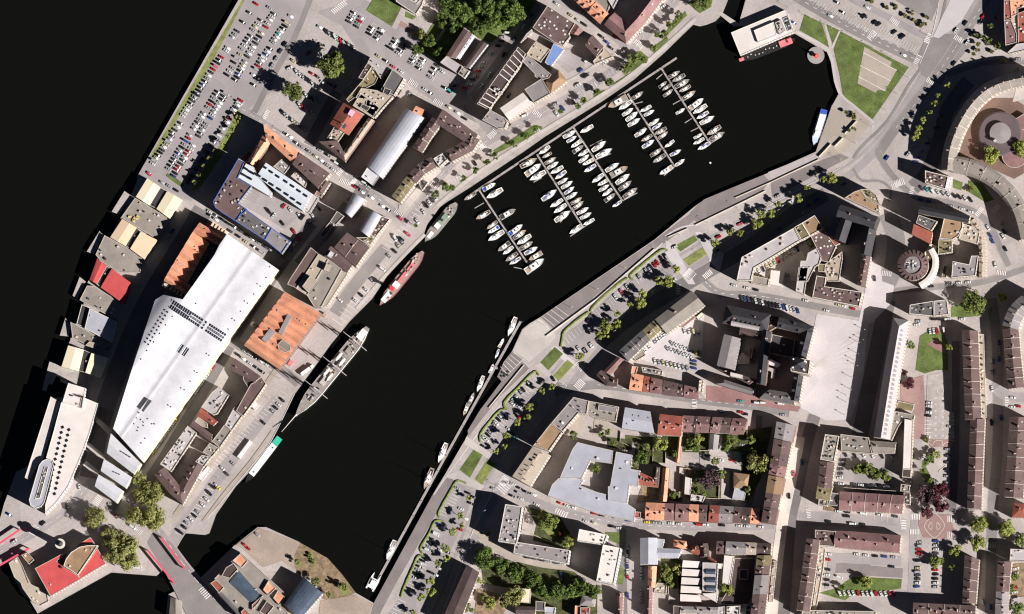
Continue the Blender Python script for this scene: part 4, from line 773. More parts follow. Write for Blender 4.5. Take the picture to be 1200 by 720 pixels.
# north: long dark roofs, ribbed hall, school
T = '500,0'
bld('long dark gable roof with a glazed strip, in the row beside the park').quad(Q(T, '135,395 262,200 322,240 207,412'), 10, 'gable', 1.2, 'brown', 'w_white').quad(Q(T, '205,402 320,242 342,256 232,420'), 9, 'gable', .5, 'white', 'w_white', sk=4)
bld('narrow dark brown gable roof parallel to the glazed strip').quad(Q(T, '258,465 380,285 430,312 300,480'), 10, 'gable', 1.2, 'dkbrown', 'w_white')
bld('pale flat roof joining the two long dark roofs by the bays').flat(Q(T, '140,395 250,465 215,518 95,440'), 9, 'lightgrey', 'w_white').flat(Q(T, '250,470 302,500 265,552 220,520'), 9.5, 'khaki', 'w_white', vt=2)
bld('brown and white flat roof on the lawn at the top edge').flat(Q('330,0', '805,12 900,75 945,103 990,35 1010,-30 800,-40'), 9, 'grey', 'w_cream', pm='parapet_l', vt=2).flat(Q('330,0', '850,-20 950,30 985,-10 990,-40 850,-40'), 12, 'lightgrey', 'w_cream', vt=3)
B = bld('long tapering roof crossed by pale ribs, beside the shaded street', 'industrial hall', 'ribbed_hall'); RB = Q('0,0,1', '607,55 616,63 611,75 573,129 559,122'); B.flat(RB, 12, 'dkbrown', 'w_cream')
for k in range(12):
    t = (k + .6) / 12; p, q = lerp(RB[0], RB[4], t), lerp(RB[1] if 0 else (617, 66), RB[3], t); 
    if 6 <= k <= 7: continue
    a, b = W(*p, 20), W(*q, 20); m = MB(); an = math.atan2(b[1] - a[1], b[0] - a[0]); m.box((a[0] + b[0]) / 2, (a[1] + b[1]) / 2, 19, 20.3, math.dist(a, b) * .92, .8, an); B.part('roof_rib', m, 'parapet_l')
for k in range(9): X, Y = W(584 + random.uniform(-5, 5), 106 + random.uniform(-5, 5), 20); m = MB(); m.box(X, Y, 19, 21.2, 2, 1.2, random.random()); B.part('roof_machine', m, 'vent')
T = '520,60'
bld('dark grey pointed corner building between two streets').flat(Q(T, '325,412 430,470 448,500 430,542 380,545 340,520 270,485'), 13, 'grey', 'w_cream', ch=4)
bld('plain white roof facing the marina parking').quad(Q(T, '395,402 560,290 635,368 462,490'), 9, 'gable', .8, 'cladding', 'w_cream')
bld('plain grey flat roof beside the plain white roof').flat(Q(T, '690,192 752,300 637,365 568,270'), 11, 'grey', 'w_cream')
bld('slanting grey roof between the ribbed hall and the blue canopy').flat(Q(T, '590,25 757,165 740,190 690,205 640,180 640,160 555,75'), 10, 'grey', 'w_grey', vt=3)
bld('brown hipped house with a sunlit tan slope on the marina street', 'house', 'hipped_house').quad(Q(T, '715,215 805,130 868,208 752,302'), 10, 'hip', 3.6, 'tan', 'w_cream')
T = '500,0'
bld('bright blue flat roof in the school yard', 'hall', 'blue_roof_hall').flat(Q(T, '895,302 965,350 870,472 830,440'), 6, 'blue', 'w_white', par=.1)
bld('low beige roofs beside the blue one, with small vents').flat(Q(T, '735,330 770,290 870,350 800,440 700,385'), 6, 'beige', 'w_cream', vt=6)
bld('large mottled brown roof with white hatches above the school yard').flat(Q(T, '850,40 1045,165 1000,240 1010,260 960,322 900,300 745,195'), 10, 'brown', 'w_cream', sk=16, vt=3)
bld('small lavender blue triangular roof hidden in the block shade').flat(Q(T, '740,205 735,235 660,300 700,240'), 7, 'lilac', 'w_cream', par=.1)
T = '640,0'
bld('small reddish brown house between the big brown roof and a shaded yard', 'house').quad(Q(T, '170,235 205,165 262,215 225,250'), 9, 'gable', 2, 'pinkbrown', 'w_brick', ch=1)
bld('brown sloping corner house with white annex by the zebra crossing', 'house').quad(Q(T, '270,320 325,245 405,330 350,400'), 11, 'gable', 2, 'brown', 'w_cream', ch=2).flat(Q(T, '270,322 330,350 350,385 310,370'), 8, 'lilac', 'w_white')
bld('cream fronted corner house next to the marina street junction', 'house').flat(Q(T, '330,430 400,360 405,330 470,400 340,455'), 9, 'beige', 'w_cream', vt=1)
for i, (f0, f1) in enumerate(((0, .3), (.3, .62), (.62, 1))):
    a, b, c, d = (664, -16), (706, 22), (712, 12), (684, -16); bld(['orange dormered house at the top edge of the picture', 'middle orange dormered house of the short street row', 'orange dormered house nearest the big hipped brown roof'][i], 'house', 'dormered_house').strip([lerp((669, -14), (708, 22), f0), lerp((669, -14), (708, 22), f1)], 16, 11 + i * .5, 'gable', 3, 'orange', 'w_brick', dm=4, ch=2)
bld('pair of grey flat roofs behind the orange dormered row').flat(Q(T, '320,-20 400,-20 450,30 430,95 400,60'), 9, 'khaki', 'w_grey').flat(Q(T, '420,-20 510,-20 470,60 440,10'), 10, 'lightgrey', 'w_grey')
bld('big U shaped brown hipped roof round a dark court by the marina street', name='hipped_roof_building').strip(Q('0,0,1', '714,22 733,38 748,22 772,-10'), 19, 10, 'gable', 6.8, 'pinkbrown', 'w_cream', ch=2, sk=2)
T = '830,0'
HK = 1.1
B = bld('white flat roofed floating exhibition hall moored in the inner harbour', 'floating hall', 'floating_hall'); B.flat(Q(T, '160,230 540,72 560,100 605,228 225,392'), 6, 'cladding', 'w_white', z0=-3.2, pm='parapet_l', par=.3)
B.flat(Q(T, '320,215 460,155 480,250 350,300'), 8, 'cladding', 'w_white', par=.2, pm='parapet_l'); B.flat(Q(T, '470,160 510,140 545,215 500,245'), 8, 'lightgrey', 'w_grey', par=.2, vt=4); B.flat(Q(T, '525,130 560,115 590,205 560,220'), 6.2, 'glass', 'w_dark', par=.5, vt=3)
# south-west red roofed theatre with fan-shaped stage block
T = '0,620'
B = bld('bright red angular roofs around a tan fan shaped roof', 'theatre', 'red_roofed_theatre')
B.flat(Q(T, '245,278 460,163 400,228 445,262 545,327 570,352 355,475'), 10, 'red', 'w_cream', par=.2, vt=2); B.flat(Q(T, '535,120 635,58 665,102 570,116'), 10, 'red', 'w_cream', par=.2); B.flat(Q(T, '685,135 745,245 565,352 548,326'), 10, 'red', 'w_cream', par=.2)
B.flat(Q(T, '447,260 465,210 500,165 560,127 620,115 688,116 640,190 548,325'), 13, 'sandroof' if 0 else 'tan', 'w_cream', pm='parapet_l', vt=3)
bld('beige stepped quay side building left of the red roofs').flat(Q(T, '62,240 125,195 160,260 205,380 240,400 330,440 342,510 282,542 225,510 160,420 145,380 100,340'), 4, 'beige', 'w_cream', vt=4)
bld('small tan hut with a flat roof beside the red lifting beam', 'hut', 'hut').flat(Q(T, '150,185 195,165 240,218 205,250'), 7, 'tan', 'w_cream', vt=1)
bld('white kiosk on the quay corner near the lock', 'kiosk', 'kiosk').flat(Q(T, '925,250 990,255 995,290 920,280'), 4, 'white', 'w_white', par=.2)
X, Y = W(70, 637, 26); t = thing('signal_tower', 'slender round white tower casting a long shadow over the theatre forecourt', 'tower', (X, Y, 0)); m = MB(); m.cyl(X, Y, 0, 22, 3.2, 2.4, 20); m.build('shaft', M['w_plain'], t); m = MB(); m.cyl(X, Y, 22, 23, 4.2, 4.2, 20); m.build('gallery', M['w_plain'], t); m = MB(); m.cyl(X, Y, 23, 26, 2.4, 2.2, 12); m.cyl(X, Y, 26, 27.5, 2.4, .3, 12); m.build('lantern', M['vent_d'], t)
# bottom centre museum
T = '200,570,4.615'
B = bld('patchwork roofed harbour building with glass halls and salmon terraces', 'museum', 'patchwork_roof_museum')
B.flat(Q(T, '378,355 600,560 640,600 600,640 660,720 400,720 208,530'), 9, 'khaki', 'w_cream', vt=10)
for p, h, r in (('380,362 418,405 385,442 335,402', 11, 'orange'), ('300,440 340,415 365,450 320,500 275,485', 10.5, 'dkbrown'), ('215,525 245,505 290,548 262,578', 11, 'redtile'), ('530,510 570,552 530,592 500,560', 11, 'orange'), ('580,565 622,602 590,645 555,605', 11, 'orange'), ('440,640 500,590 470,640 440,670', 10.5, 'pinkbrown'), ('520,620 560,650 520,700 480,680', 10.5, 'dkbrown'), ('380,680 400,660 440,700 400,720', 11, 'redtile')): B.flat(Q(T, p), h, r, 'w_cream')
B.quad(Q(T, '318,520 372,460 482,585 440,635'), 9.6, 'gable', 1.2, 'glass', 'w_cream'); B.quad(Q(T, '255,580 270,565 400,700 380,715'), 9.6, 'gable', .5, 'dkgrey', 'w_cream')
bld('glass barrel vaulted hall at the edge of the harbour garden', 'glass hall', 'glass_vault_hall').quad(Q(T, '610,640 718,490 822,580 705,715'), 12, 'barrel', 4.5, 'glass', 'w_cream')
bld('small house on the islet at the lower bridge', 'house').quad(Q('0,0,1', '200,700 212,704 214,722 198,722'), 6, 'gable', 2, 'khaki', 'w_cream')
# block by the tall ship, south
T = '170,350'
bld('dark brown L shaped roof around a deep court beside the short street').quad(Q(T, '590,495 632,420 815,548 770,590'), 12, 'gable', 2, 'brown', 'w_cream', ch=2).flat(Q(T, '815,548 852,600 770,720 690,830 640,790 700,680 745,600 770,590'), 11.5, 'brown', 'w_cream', vt=2).flat(Q(T, '740,510 800,600 745,660 690,570 690,540'), 10.5, 'dkbrown', 'w_cream')
T = '170,460'
bld('pale grey flat roofs on the street side above the ochre tiled house').flat(Q(T, '395,105 470,0 520,-40 590,20 510,150 480,160'), 10, 'lightgrey', 'w_cream', vt=8)
bld('little house with a red tiled slope and a cream wall notch', 'house').quad(Q(T, '365,165 395,108 510,205 480,235'), 12, 'gable', 2, 'redtile', 'w_cream', ch=1).flat(Q(T, '350,205 375,170 435,215 440,250 400,240'), 10, 'beige', 'w_cream')
bld('narrow brown pitched roof crossing the shaded court', 'house').quad(Q(T, '312,230 345,200 472,295 468,352'), 11, 'gable', 1.6, 'brown', 'w_cream')
bld('pale grey row of flat roofs with skylights west of the shaded court').flat(Q(T, '105,505 300,235 365,285 185,560'), 9, 'lightgrey', 'w_cream', vt=20)
bld('pale lilac flat roofs in a stepped line along the quay car park').flat(Q(T, '620,115 680,50 735,95 610,270 560,230'), 10, 'lightgrey', 'w_cream', vt=6).flat(Q(T, '560,225 610,270 525,390 470,345'), 9.5, 'khaki', 'w_cream', vt=2)
bld('tiny flat house between the quay roofs and the white rooms').flat(Q(T, '455,355 520,395 470,455 405,420'), 9, 'khaki', 'w_cream', vt=3); bld('pale low rooms with white ventilators facing the quay').flat(Q(T, '400,440 465,455 400,545 340,500'), 9, 'lightgrey', 'w_cream', vt=6)
bld('south end brown hipped roofs with cream chimneys near the lock').strip(Q('0,0,1', '187,552 203,572 212,580 225,556 232,543'), 15, 11.5, 'gable', 2.4, 'brown', 'w_cream', ch=8, hip=(0, 0))
bld('white awning on the pavement above the long white bus', 'awning', 'awning').flat(Q(T, '775,60 805,90 770,125 745,95'), 4, 'white', 'w_white', par=.1)
bld('white awnings beside the quay, south of the pale low rooms', 'awning', 'awning').flat(Q(T, '440,515 470,535 400,625 365,600'), 4, 'white', 'w_white', par=.1)
# ================= EAST TOWN =================
HK = 1.15
def arc(cx, cy, r, a0, a1, n=12): return [(cx + r * math.cos(math.radians(a0 + (a1 - a0) * k / n)), cy - r * math.sin(math.radians(a0 + (a1 - a0) * k / n))) for k in range(n + 1)]
bld('curved terrace block around the round plaza, pale roof with fins', name='curved_terrace').strip(Q('0,0,1', '1111,200 1113,180 1118,162 1127,142 1141,121 1159,105 1181,96 1210,90'), 17, 16, 'gable', 7.5, 'khaki', 'w_cream', ch=14, pw=11, curve=True)
bld('sweeping curved brown block with roof slots between the lawn and the round plaza', name='curved_terrace').strip(Q('0,0,1', '1116,192 1136,196 1158,206 1176,220 1190,238 1198,258 1203,280'), 19, 16, 'mansard', 3, 'khaki', 'w_cream', sk=14, ch=6, pw=6, curve=True)
bld('square brown block with a white east facade beside the curved block').flat(Q('1000,200', '505,0 668,42 648,132 505,88'), 15, 'brown', 'w_white', vt=12, pm='parapet_l').flat(Q('1000,200', '668,42 690,45 672,136 648,132'), 9, 'white', 'w_white', par=.1)
B = bld('round low building with a dark disc roof and a pale inner disc on the plaza', 'rotunda', 'rotunda'); c = W(1172, 157, 5); B.root = thing(B.name, B.label, B.cat, (*c, 0))
m = MB(); m.cyl(*c, 0, 5, 17.5, 17.5, 48); B.part('wall', m, 'w_cream'); m = MB(); m.cyl(*c, 5, 5.8, 18.3, 17, 48, sm=False); B.part('roof', m, 'roof_plum'); c2 = W(1172, 156, 9); m = MB(); m.cyl(*c2, 5, 9, 8.6, 8.6, 40); m.cyl(*c2, 9, 9.8, 8.6, 1, 40); B.part('inner_disc_roof', m, 'roof_grey'); c3 = W(1166, 165, 10); m = MB(); m.box(*c3, 9, 11.5, 2.4, 1.8, .7); B.part('roof_hatch', m, 'vent')
bld('pinkish stone ramp building east of the rotunda').flat(Q('1000,100', '1120,250 1200,200 1230,230 1230,320 1130,300'), 4, 'pinkbrown', 'w_cream', par=.3); bld('round paved mound south of the rotunda').flat([(x, y) for x, y in arc(1189, 182, 15, 0, 350, 18)][:-1], 2.5, 'pinkbrown', 'w_brick', par=.2)
B = bld('row of orange roofs cut by the top right edge'); B.flat(Q('1000,0', '1060,0 1105,0 1115,130 1060,150'), 12, 'redtile', 'w_brick', vt=2); B.flat(Q('1000,0', '1105,-20 1200,-20 1230,70 1110,120'), 11, 'orange', 'w_brick', vt=4); B.flat(Q('1000,0', '1110,120 1160,100 1155,230 1110,240'), 10, 'beige', 'w_brick', vt=3)
bld('red roofs and white box facing the shaded street at the right edge').flat(Q('1000,0', '1062,150 1110,140 1150,240 1150,300 1070,320'), 12, 'pinkbrown', 'w_cream', vt=3).flat(Q('1000,0', '1155,60 1230,40 1230,300 1160,310'), 11, 'redtile', 'w_brick', vt=4)
bld('grey flat corner roof at the curved street, right edge').flat(Q('1000,0', '1085,370 1150,310 1230,300 1230,350 1100,380'), 12, 'lightgrey', 'w_cream')
T = '840,210'
bld('long pale grey flat roofed terrace with a bend, facing the boulevard', name='boulevard_block').flat(Q(T, '545,342 590,430 320,592 262,625 240,715 140,712 175,550'), 15, 'lightgrey', 'w_cream', ch=4, vt=3, pm='parapet_l')
bld('tan flat roofs in two squares at the end of the long pale terrace', name='boulevard_block').flat(Q(T, '545,340 600,308 655,400 595,430'), 15.5, 'olive', 'w_cream', ch=2, pm='parapet_l').flat(Q(T, '600,308 688,255 748,348 655,400'), 15.5, 'tan', 'w_cream', ch=1, pm='parapet_l')
bld('brown roof with seven white square skylights and a red wing', name='skylight_roof_building').flat(Q(T, '660,402 752,358 840,475 790,585 735,575 728,540 700,482'), 9, 'brown', 'w_cream', sk=9).flat(Q(T, '755,372 882,446 820,476'), 8, 'redtile', 'w_cream', par=.3)
bld('angular grey flat roof wings inside the triangular block', name='inner_block_wing').flat(Q(T, '640,520 705,485 735,545 720,600 690,620 650,700 640,720 570,720 590,575 628,575'), 12, 'lightgrey', 'w_cream', vt=3)
bld('small cream court buildings with bright vents near the triangular block tip', name='inner_block_wing').flat(Q(T, '760,600 880,510 885,560 860,720 780,720 765,660'), 7, 'beige', 'w_cream', vt=10).flat(Q(T, '715,595 765,600 760,655 715,650'), 9, 'olive', 'w_cream')
bld('sunlit brown flat roofs at the north tip of the triangular block', name='corner_block').flat(Q(T, '900,132 965,90 1010,75 1045,120 1090,160 1140,180 1142,245 1040,195'), 16, 'tan', 'w_cream', vt=4)
bld('pointed roof garden with trees at the rounded north corner', 'roof terrace', 'roof_garden').flat(Q(T, '1010,72 1070,70 1120,110 1148,180 1090,155 1045,120'), 14, 'olive', 'w_cream', vt=7)
bld('added tall dark slate block that shades the corner of the triangular block', name='added_shade_block').quad(Q('0,0,1', '985,240 1029,254 1024,268 980,254'), 25, 'gable', 6, 'slate', 'w_dark', ch=2).quad(Q('0,0,1', '985,256 998,260 990,285 977,280'), 24, 'gable', 5, 'slate', 'w_dark')  # guessed block, added tall and dark to blacken this corner
bld('added tall slate wing running down to the brown strip, deepening the shade', name='added_shade_block').quad(Q('0,0,1', '1014,266 1024,269 1018,300 1008,297'), 25, 'gable', 5, 'slate', 'w_dark', ch=2)  # added wing, made tall so its shadow fills the block
bld('brown strip roof beside the pale pavement, south of the added slate wing').quad(Q(T, '1022,520 1082,545 1045,760 985,740'), 15, 'gable', 2, 'brown', 'w_cream', ch=5)
T = '820,320'
bld('brown flat roof full of vents at the south corner of the triangular block').flat(Q(T, '822,20 888,30 880,95 1145,135 1122,237 792,172'), 14, 'brown', 'w_cream', vt=16, pm='parapet_l')
bld('straight pale grey roof strip pointing at the street, triangular block').flat(Q(T, '695,-40 765,-40 735,152 675,130'), 12, 'lightgrey', 'w_cream', vt=3); bld('small tan flat building beside the parking yard, triangular block').flat(Q(T, '375,18 490,42 480,92 362,72'), 9, 'khaki', 'w_cream')
bld('sunlit court canopy, white, between the grey strips').flat(Q(T, '500,-20 600,-10 580,100 490,80'), 3, 'cladding', 'w_white', par=.1)
# parking court block
T = '680,340'
bld('long brown gabled block on the boulevard beside the white parking court', name='boulevard_block').quad(Q(T, '525,207 783,5 877,110 610,308'), 15, 'gable', 3, 'khaki', 'w_cream', ch=1, pw=0)
bld('olive roofed house in the middle of the boulevard block', name='boulevard_block').quad(Q(T, '435,285 522,208 585,268 492,350'), 14, 'gable', 1.5, 'olive', 'w_cream', pw=1, ch=2); bld('brown low pitched block at the west end of the boulevard block', name='boulevard_block').quad(Q(T, '270,430 432,285 492,352 338,500'), 14, 'gable', 1.6, 'dkgrey', 'w_cream', pw=1, ch=4)
bld('small grey annex behind the west end of the boulevard block', name='annex').flat(Q(T, '365,470 440,425 462,460 395,500'), 5, 'khaki', 'w_cream')
bld('thin brown roof leading down to the street corner').quad(Q(T, '262,468 303,488 205,592 165,572'), 9, 'gable', 1.4, 'pinkbrown', 'w_brick'); bld('dark brown hipped corner house with a white chimney', 'house').strip(Q(T, '130,580 195,645 260,650'), 9, 10, 'gable', 2, 'dkbrown', 'w_brick', ch=2)
terrace('behind the white parking court', [(740.5, 437), (818, 455), (818, 468), (737, 457)], [(15, 'orange'), (8, 'redtile'), (14, 'pinkbrown'), (16, 'brown'), (8, 'dkbrown'), (16, 'pinkbrown')], 8, 2.5)
bld('small salmon cube roof at the west end of the court', 'house').flat(Q(T, '365,535 405,540 390,600 355,590'), 8, 'orange', 'w_brick'); bld('low grey sheds between the court and the row houses', 'shed').flat(Q(T, '430,540 580,565 575,605 560,600 440,580'), 4, 'grey', 'w_cream', vt=4).flat(Q(T, '585,640 655,645 650,668 585,665'), 6, 'lilac', 'w_cream')
bld('pale garages at the east edge of the parking court', 'garage', 'garage').flat(Q(T, '815,190 855,155 872,175 830,212'), 4, 'cream', 'w_cream', par=.2).flat(Q(T, '700,260 800,175 812,195 720,268'), 4, 'pinkbrown', 'w_cream', par=.2)
bld('tall pale house with window columns by the zebra crossing', 'house').flat(Q('780,400,9', '355,415 400,412 385,545 345,540'), 9, 'cream', 'w_cream', vt=2)
# town hall
T = '820,320'
B = bld('slate roofed town hall around a dark court with a square belfry', 'town hall', 'town_hall')
B.quad(Q(T, '185,222 500,292 472,415 158,350'), 17, 'hip', 7, 'slate', 'w_brick', dm=8, ch=2, skside=.75)
B.quad(Q(T, '222,338 420,378 412,405 218,368'), 20, 'gable', .6, 'lightgrey', 'w_cream'); B.flat(Q(T, '480,300 560,305 545,380 475,420'), 13, 'dkbrown', 'w_brick', ch=3)  # pale strip puts the sunlit south slope into the roof colour
B.strip([(912, 378), (947, 387), (939, 419)], 12, 19, 'gable', 4, 'slate', 'w_cream', dm=6); B.strip([(936, 440), (931, 470)], 11, 18, 'gable', 4, 'slate', 'w_cream', dm=4); B.quad(Q('820,400', '420,400 490,340 655,368 665,445'), 17, 'gable', 3, 'dkgrey', 'w_cream', ch=4)
B.quad([(893, 386), (904, 389), (897, 452), (886, 449)], 17, 'gable', 3, 'slate', 'w_brick', ch=2); B.quad([(868, 382), (893, 388), (890, 398), (866, 392)], 14, 'gable', 2, 'dkbrown', 'w_brick'); B.flat([(905, 392), (932, 398), (929, 420), (901, 414)], 10, 'slate', 'w_brick', vt=2)  # wings and dark roof added inside the court to keep it shaded
B.flat(Q(T, '590,375 750,400 745,415 590,395'), 19, 'lightgrey', 'w_cream', par=.1); B.flat(Q('820,400', '500,345 640,372 640,390 500,362'), 17, 'lilac', 'w_cream', par=.1)
B.flat(Q(T, '640,588 780,612 765,715 640,690'), 30, 'dkbrown', 'w_cream', vt=3, pm='parapet_l'); tx = Q(T, '645,590 765,610 750,705 640,685'); p = ccw([W(x, y, 38) for x, y in tx]); m = MB(); q = inset(p, 2.2)
walls(m, q, 37, 46); B.part('belfry_shaft', m, 'w_cream'); m = MB(); r_ = inset(p, 1.2); cx = sum(a[0] for a in r_) / 4; cy = sum(a[1] for a in r_) / 4
for i in range(4): m.face([(*r_[i], 46), (*r_[(i + 1) % 4], 46), (cx, cy, 54)])
B.part('belfry_spire', m, 'roof_slate')
for i in range(4): m = MB(); m.cyl(q[i][0], q[i][1], 37, 48, 1.0, .8, 8); m.cyl(q[i][0], q[i][1], 48, 51, 1.0, .05, 8); B.part('corner_turret', m, 'parapet_l')
bld('plain dark grey hall roof west of the town hall court').quad(Q(T, '172,430 286,462 240,682 120,650'), 17, 'gable', 2, 'grey', 'w_grey')
bld('slate hipped wing with pale lower slopes facing the red pavement').quad(Q('820,400', '110,300 170,270 395,340 392,385'), 12, 'hip', 3, 'grey', 'w_brick').quad(Q('820,400', '120,195 235,215 395,268 345,305'), 13, 'gable', 2, 'dkbrown', 'w_brick', ch=3) 
m = MB()
bld('white lit court annex roofs between the dark wings', name='annex').flat(Q('820,400', '490,120 572,162 548,188 482,165'), 8, 'white', 'w_white', par=.1).flat(Q('820,400', '478,182 530,195 520,262 500,262 505,215 480,205'), 8, 'lightgrey', 'w_white', par=.1).flat(Q('820,400', '215,217 300,238 300,265 215,245'), 16.5, 'cladding', 'w_white', par=.1)
bld('beige court yard roofs with a red hut beside the grey hall', name='annex').flat(Q(T, '260,600 300,560 350,600 350,640 260,640'), 4, 'beige', 'w_cream', vt=3).flat(Q(T, '350,520 375,530 365,600 345,595'), 6, 'pinkbrown', 'w_brick')
# SW blocks
T = '580,440'
bld('grey brown corner roof with a dark terrace notch on the boulevard', name='boulevard_block').flat(Q(T, '553,153 660,180 645,275 588,265 475,397 395,337'), 16, 'grey', 'w_cream', ch=5, vt=2)
bld('brown roof with cream dormers along the shaded street east of the corner').flat(Q(T, '662,180 870,222 850,330 700,300 648,272'), 14, 'khaki', 'w_cream', vt=12).flat(Q(T, '730,205 860,228 850,268 725,245'), 15.5, 'grey', 'w_cream', par=.2)
bld('smooth orange tan flat roof on the boulevard, two houses below the corner', name='boulevard_block').flat(Q(T, '393,338 470,402 380,532 270,495'), 15, 'tan' if 0 else 'sandroof' if 0 else 'tan', 'w_cream', ch=1)
bld('tan roof end block full of chimneys beside the zebra crossing', name='boulevard_block').quad(Q('480,460', '865,382 985,440 845,660 722,590'), 15, 'gable', 1.2, 'beige', 'w_cream', ch=10)
bld('white lilac school roof with an inner L shaped court', 'school', 'school_building').flat(Q(T, '580,470 830,530 822,622 672,598 610,725 455,725 478,670 545,520'), 10, 'lilac', 'w_white', par=.2, vt=2).flat(Q('0,0,1', '656,559 684,562 680,569 700,577 725,583 745,597 743,611 700,602 642,581 647,568'), 9, 'lilac', 'w_white', par=.2, vt=2)
bld('pale lilac flat roof of the school east wing', 'school', 'school_building').flat(Q('700,470', '132,357 245,380 235,478 300,490 285,602 225,592 210,720 75,700 75,600 90,600'), 10, 'lilac', 'w_white', par=.2, vt=3)
T = '700,470'
bld('large lilac pitched metal roof on the shaded street').quad(Q(T, '195,45 370,75 400,228 172,192'), 12, 'gable', 1.8, 'lilac', 'w_cream', ch=1, sk=5)
bld('large red brown pitched roof next to the lilac pitched one').quad(Q(T, '440,92 603,110 590,248 422,236'), 12, 'gable', 3, 'redtile', 'w_cream', ch=5)
terrace('facing the town hall street', [(800.5, 487), (876, 491), (871, 509), (798.5, 506)], [(13, 'pinkbrown'), (4, 'dkbrown'), (17, 'pinkbrown'), (11, 'pinkbrown'), (12, 'brown'), (17, 'pinkbrown')], 9, 3)
bld('narrow orange lean-to roof along the garden wall', 'house').quad(Q(T, '573,250 592,250 577,437 548,432'), 6, 'gable', 1, 'orange', 'w_brick'); bld('long narrow orange gable roof in the garden court', 'house').quad(Q(T, '462,470 506,476 487,708 440,708'), 8, 'gable', 2, 'orange', 'w_brick', sk=2)
bld('little red orange house group with cream chimneys next to the school', 'house').quad(Q(T, '300,500 395,545 430,610 290,590'), 8, 'gable', 2.4, 'redtile', 'w_cream', ch=5).quad(Q(T, '395,465 440,470 430,600 380,590'), 8, 'gable', 2, 'dkbrown', 'w_cream', ch=2)
bld('narrow white flat roof in the garden court', 'house').flat(Q(T, '618,533 662,545 652,662 612,655'), 6, 'cladding', 'w_white', par=.2).flat(Q(T, '660,655 760,670 740,720 655,700'), 5, 'lightgrey', 'w_white', vt=3)
bld('grey gable with white side by the small car court', 'house').quad(Q(T, '790,232 855,240 845,345 785,340'), 6, 'gable', 2, 'grey', 'w_white')
bld('small square house with orange brown hipped roof', 'house', 'hipped_house').quad(Q(T, '958,503 1068,518 1052,618 958,610'), 6, 'hip', 2.6, 'tan', 'w_cream'); bld('pale blue flat roof below the orange brown hipped roof', 'house').flat(Q(T, '965,612 1048,622 1032,700 948,690'), 5, 'lilac', 'w_white', par=.2)
terrace('on the north side of the southern street', [(757, 589), (829, 592), (828, 612), (756, 609)], [(11, 'orange'), (11, 'orange'), (13, 'pinkbrown'), (16, 'pinkbrown'), (12, 'orange'), (9, 'brown')], 9, 3)
terrace('east of the gap on the southern street', [(832, 592), (891, 596), (889, 614), (830, 612)], [(12, 'red' if 0 else 'redtile'), (16, 'grey'), (10, 'dkgrey' if 0 else 'brown'), (11, 'dkbrown'), (10, 'orange')], 9, 3)
bld('small dark red house at the pointed end of the school', 'house').flat(Q('660,580,5.145', '430,100 470,105 465,140 428,138'), 8, 'redtile', 'w_brick')
terrace('west side of the white street', [(910, 494), (892, 612), (908.5, 614), (932, 499)], [(20, 'grey'), (15, 'brown'), (14, 'brown'), (13, 'pinkbrown'), (20, 'tan'), (17, 'brown'), (17, 'brown')], 14, 1.8, 'north', 'w_cream')
# south rows
T = '660,580,5.145'
bld('pale lilac L shaped metal roof at the southern corner').strip(Q(T, '515,260 515,350 515,420'), 20, 12, 'gable', 3, 'lilac', 'w_white', hip=(0, 0)).quad(Q(T, '570,320 715,328 692,380 560,378'), 11, 'gable', 1.5, 'lilac', 'w_white').flat(Q(T, '545,262 608,268 600,322 560,318'), 11, 'lilac', 'w_white', par=.1)
bld('small hipped salmon roof on the shaded side of the southern street', 'house', 'hipped_house').quad(Q(T, '665,270 742,280 752,326 665,326'), 8, 'hip', 2, 'orange', 'w_brick', ch=2)
bld('cluster of dark red roofs with red chimneys', 'house').quad(Q(T, '768,312 815,300 830,372 770,350'), 8, 'gable', 3, 'redtile', 'w_brick', ch=2).quad(Q(T, '815,300 872,292 880,375 825,375'), 9, 'gable', 3, 'dkbrown', 'w_brick', ch=3).quad(Q(T, '880,370 925,400 915,410 870,385'), 8, 'gable', 2, 'redtile', 'w_brick')
B = bld('white sawtooth roof workshop in five stepped bands', 'workshop', 'sawtooth_workshop')
for k in range(5): y = 395 + k * 51; B.quad(Q(T, '%f,%f %f,%f %f,%f %f,%f' % (722 - k * 4, y, 832 - k * 0 + (2 if k < 4 else -6), y + 8, 832, y + 46, 716 - k * 3, y + 42)), 8, 'shed', 1.5 if 0 else -1.2, 'cladding', 'w_brick')
B = bld('pale hall with three glazed lanterns beside the sawtooth workshop', 'workshop', 'sawtooth_workshop'); B.flat(Q(T, '840,408 935,412 925,590 840,580'), 9, 'lightgrey', 'w_white')
for k in range(3): B.quad(Q(T, '%f,%f %f,%f %f,%f %f,%f' % (862, 447 + k * 50, 920, 449 + k * 50, 918, 480 + k * 50, 860, 478 + k * 50)), 9.6, 'gable', 1.4, 'glass', 'w_white')
B.flat(Q(T, '838,595 932,592 925,650 850,610'), 7, 'cladding', 'w_white', par=.2)
T = '820,600'
bld('long narrow white flat roof beside the brown house yard').flat(Q(T, '172,305 240,312 205,512 158,505'), 7, 'cladding', 'w_white', par=.2).flat(Q(T, '110,360 165,365 155,400 112,400'), 7, 'cladding', 'w_white', par=.2)
terrace('shaded side of the southern street', [(840, 634), (904, 637), (903, 651), (839, 649)], [(11, 'brown'), (24, 'grey'), (12, 'beige'), (17, 'dkbrown')], 11, 2)
terrace('running south beside the cream pavement', [(887, 651), (879, 724), (896, 724), (904, 651)], [(12, 'olive'), (11, 'brown'), (22, 'grey'), (27, 'brown')], 12, 1.6, 'north', 'w_cream')
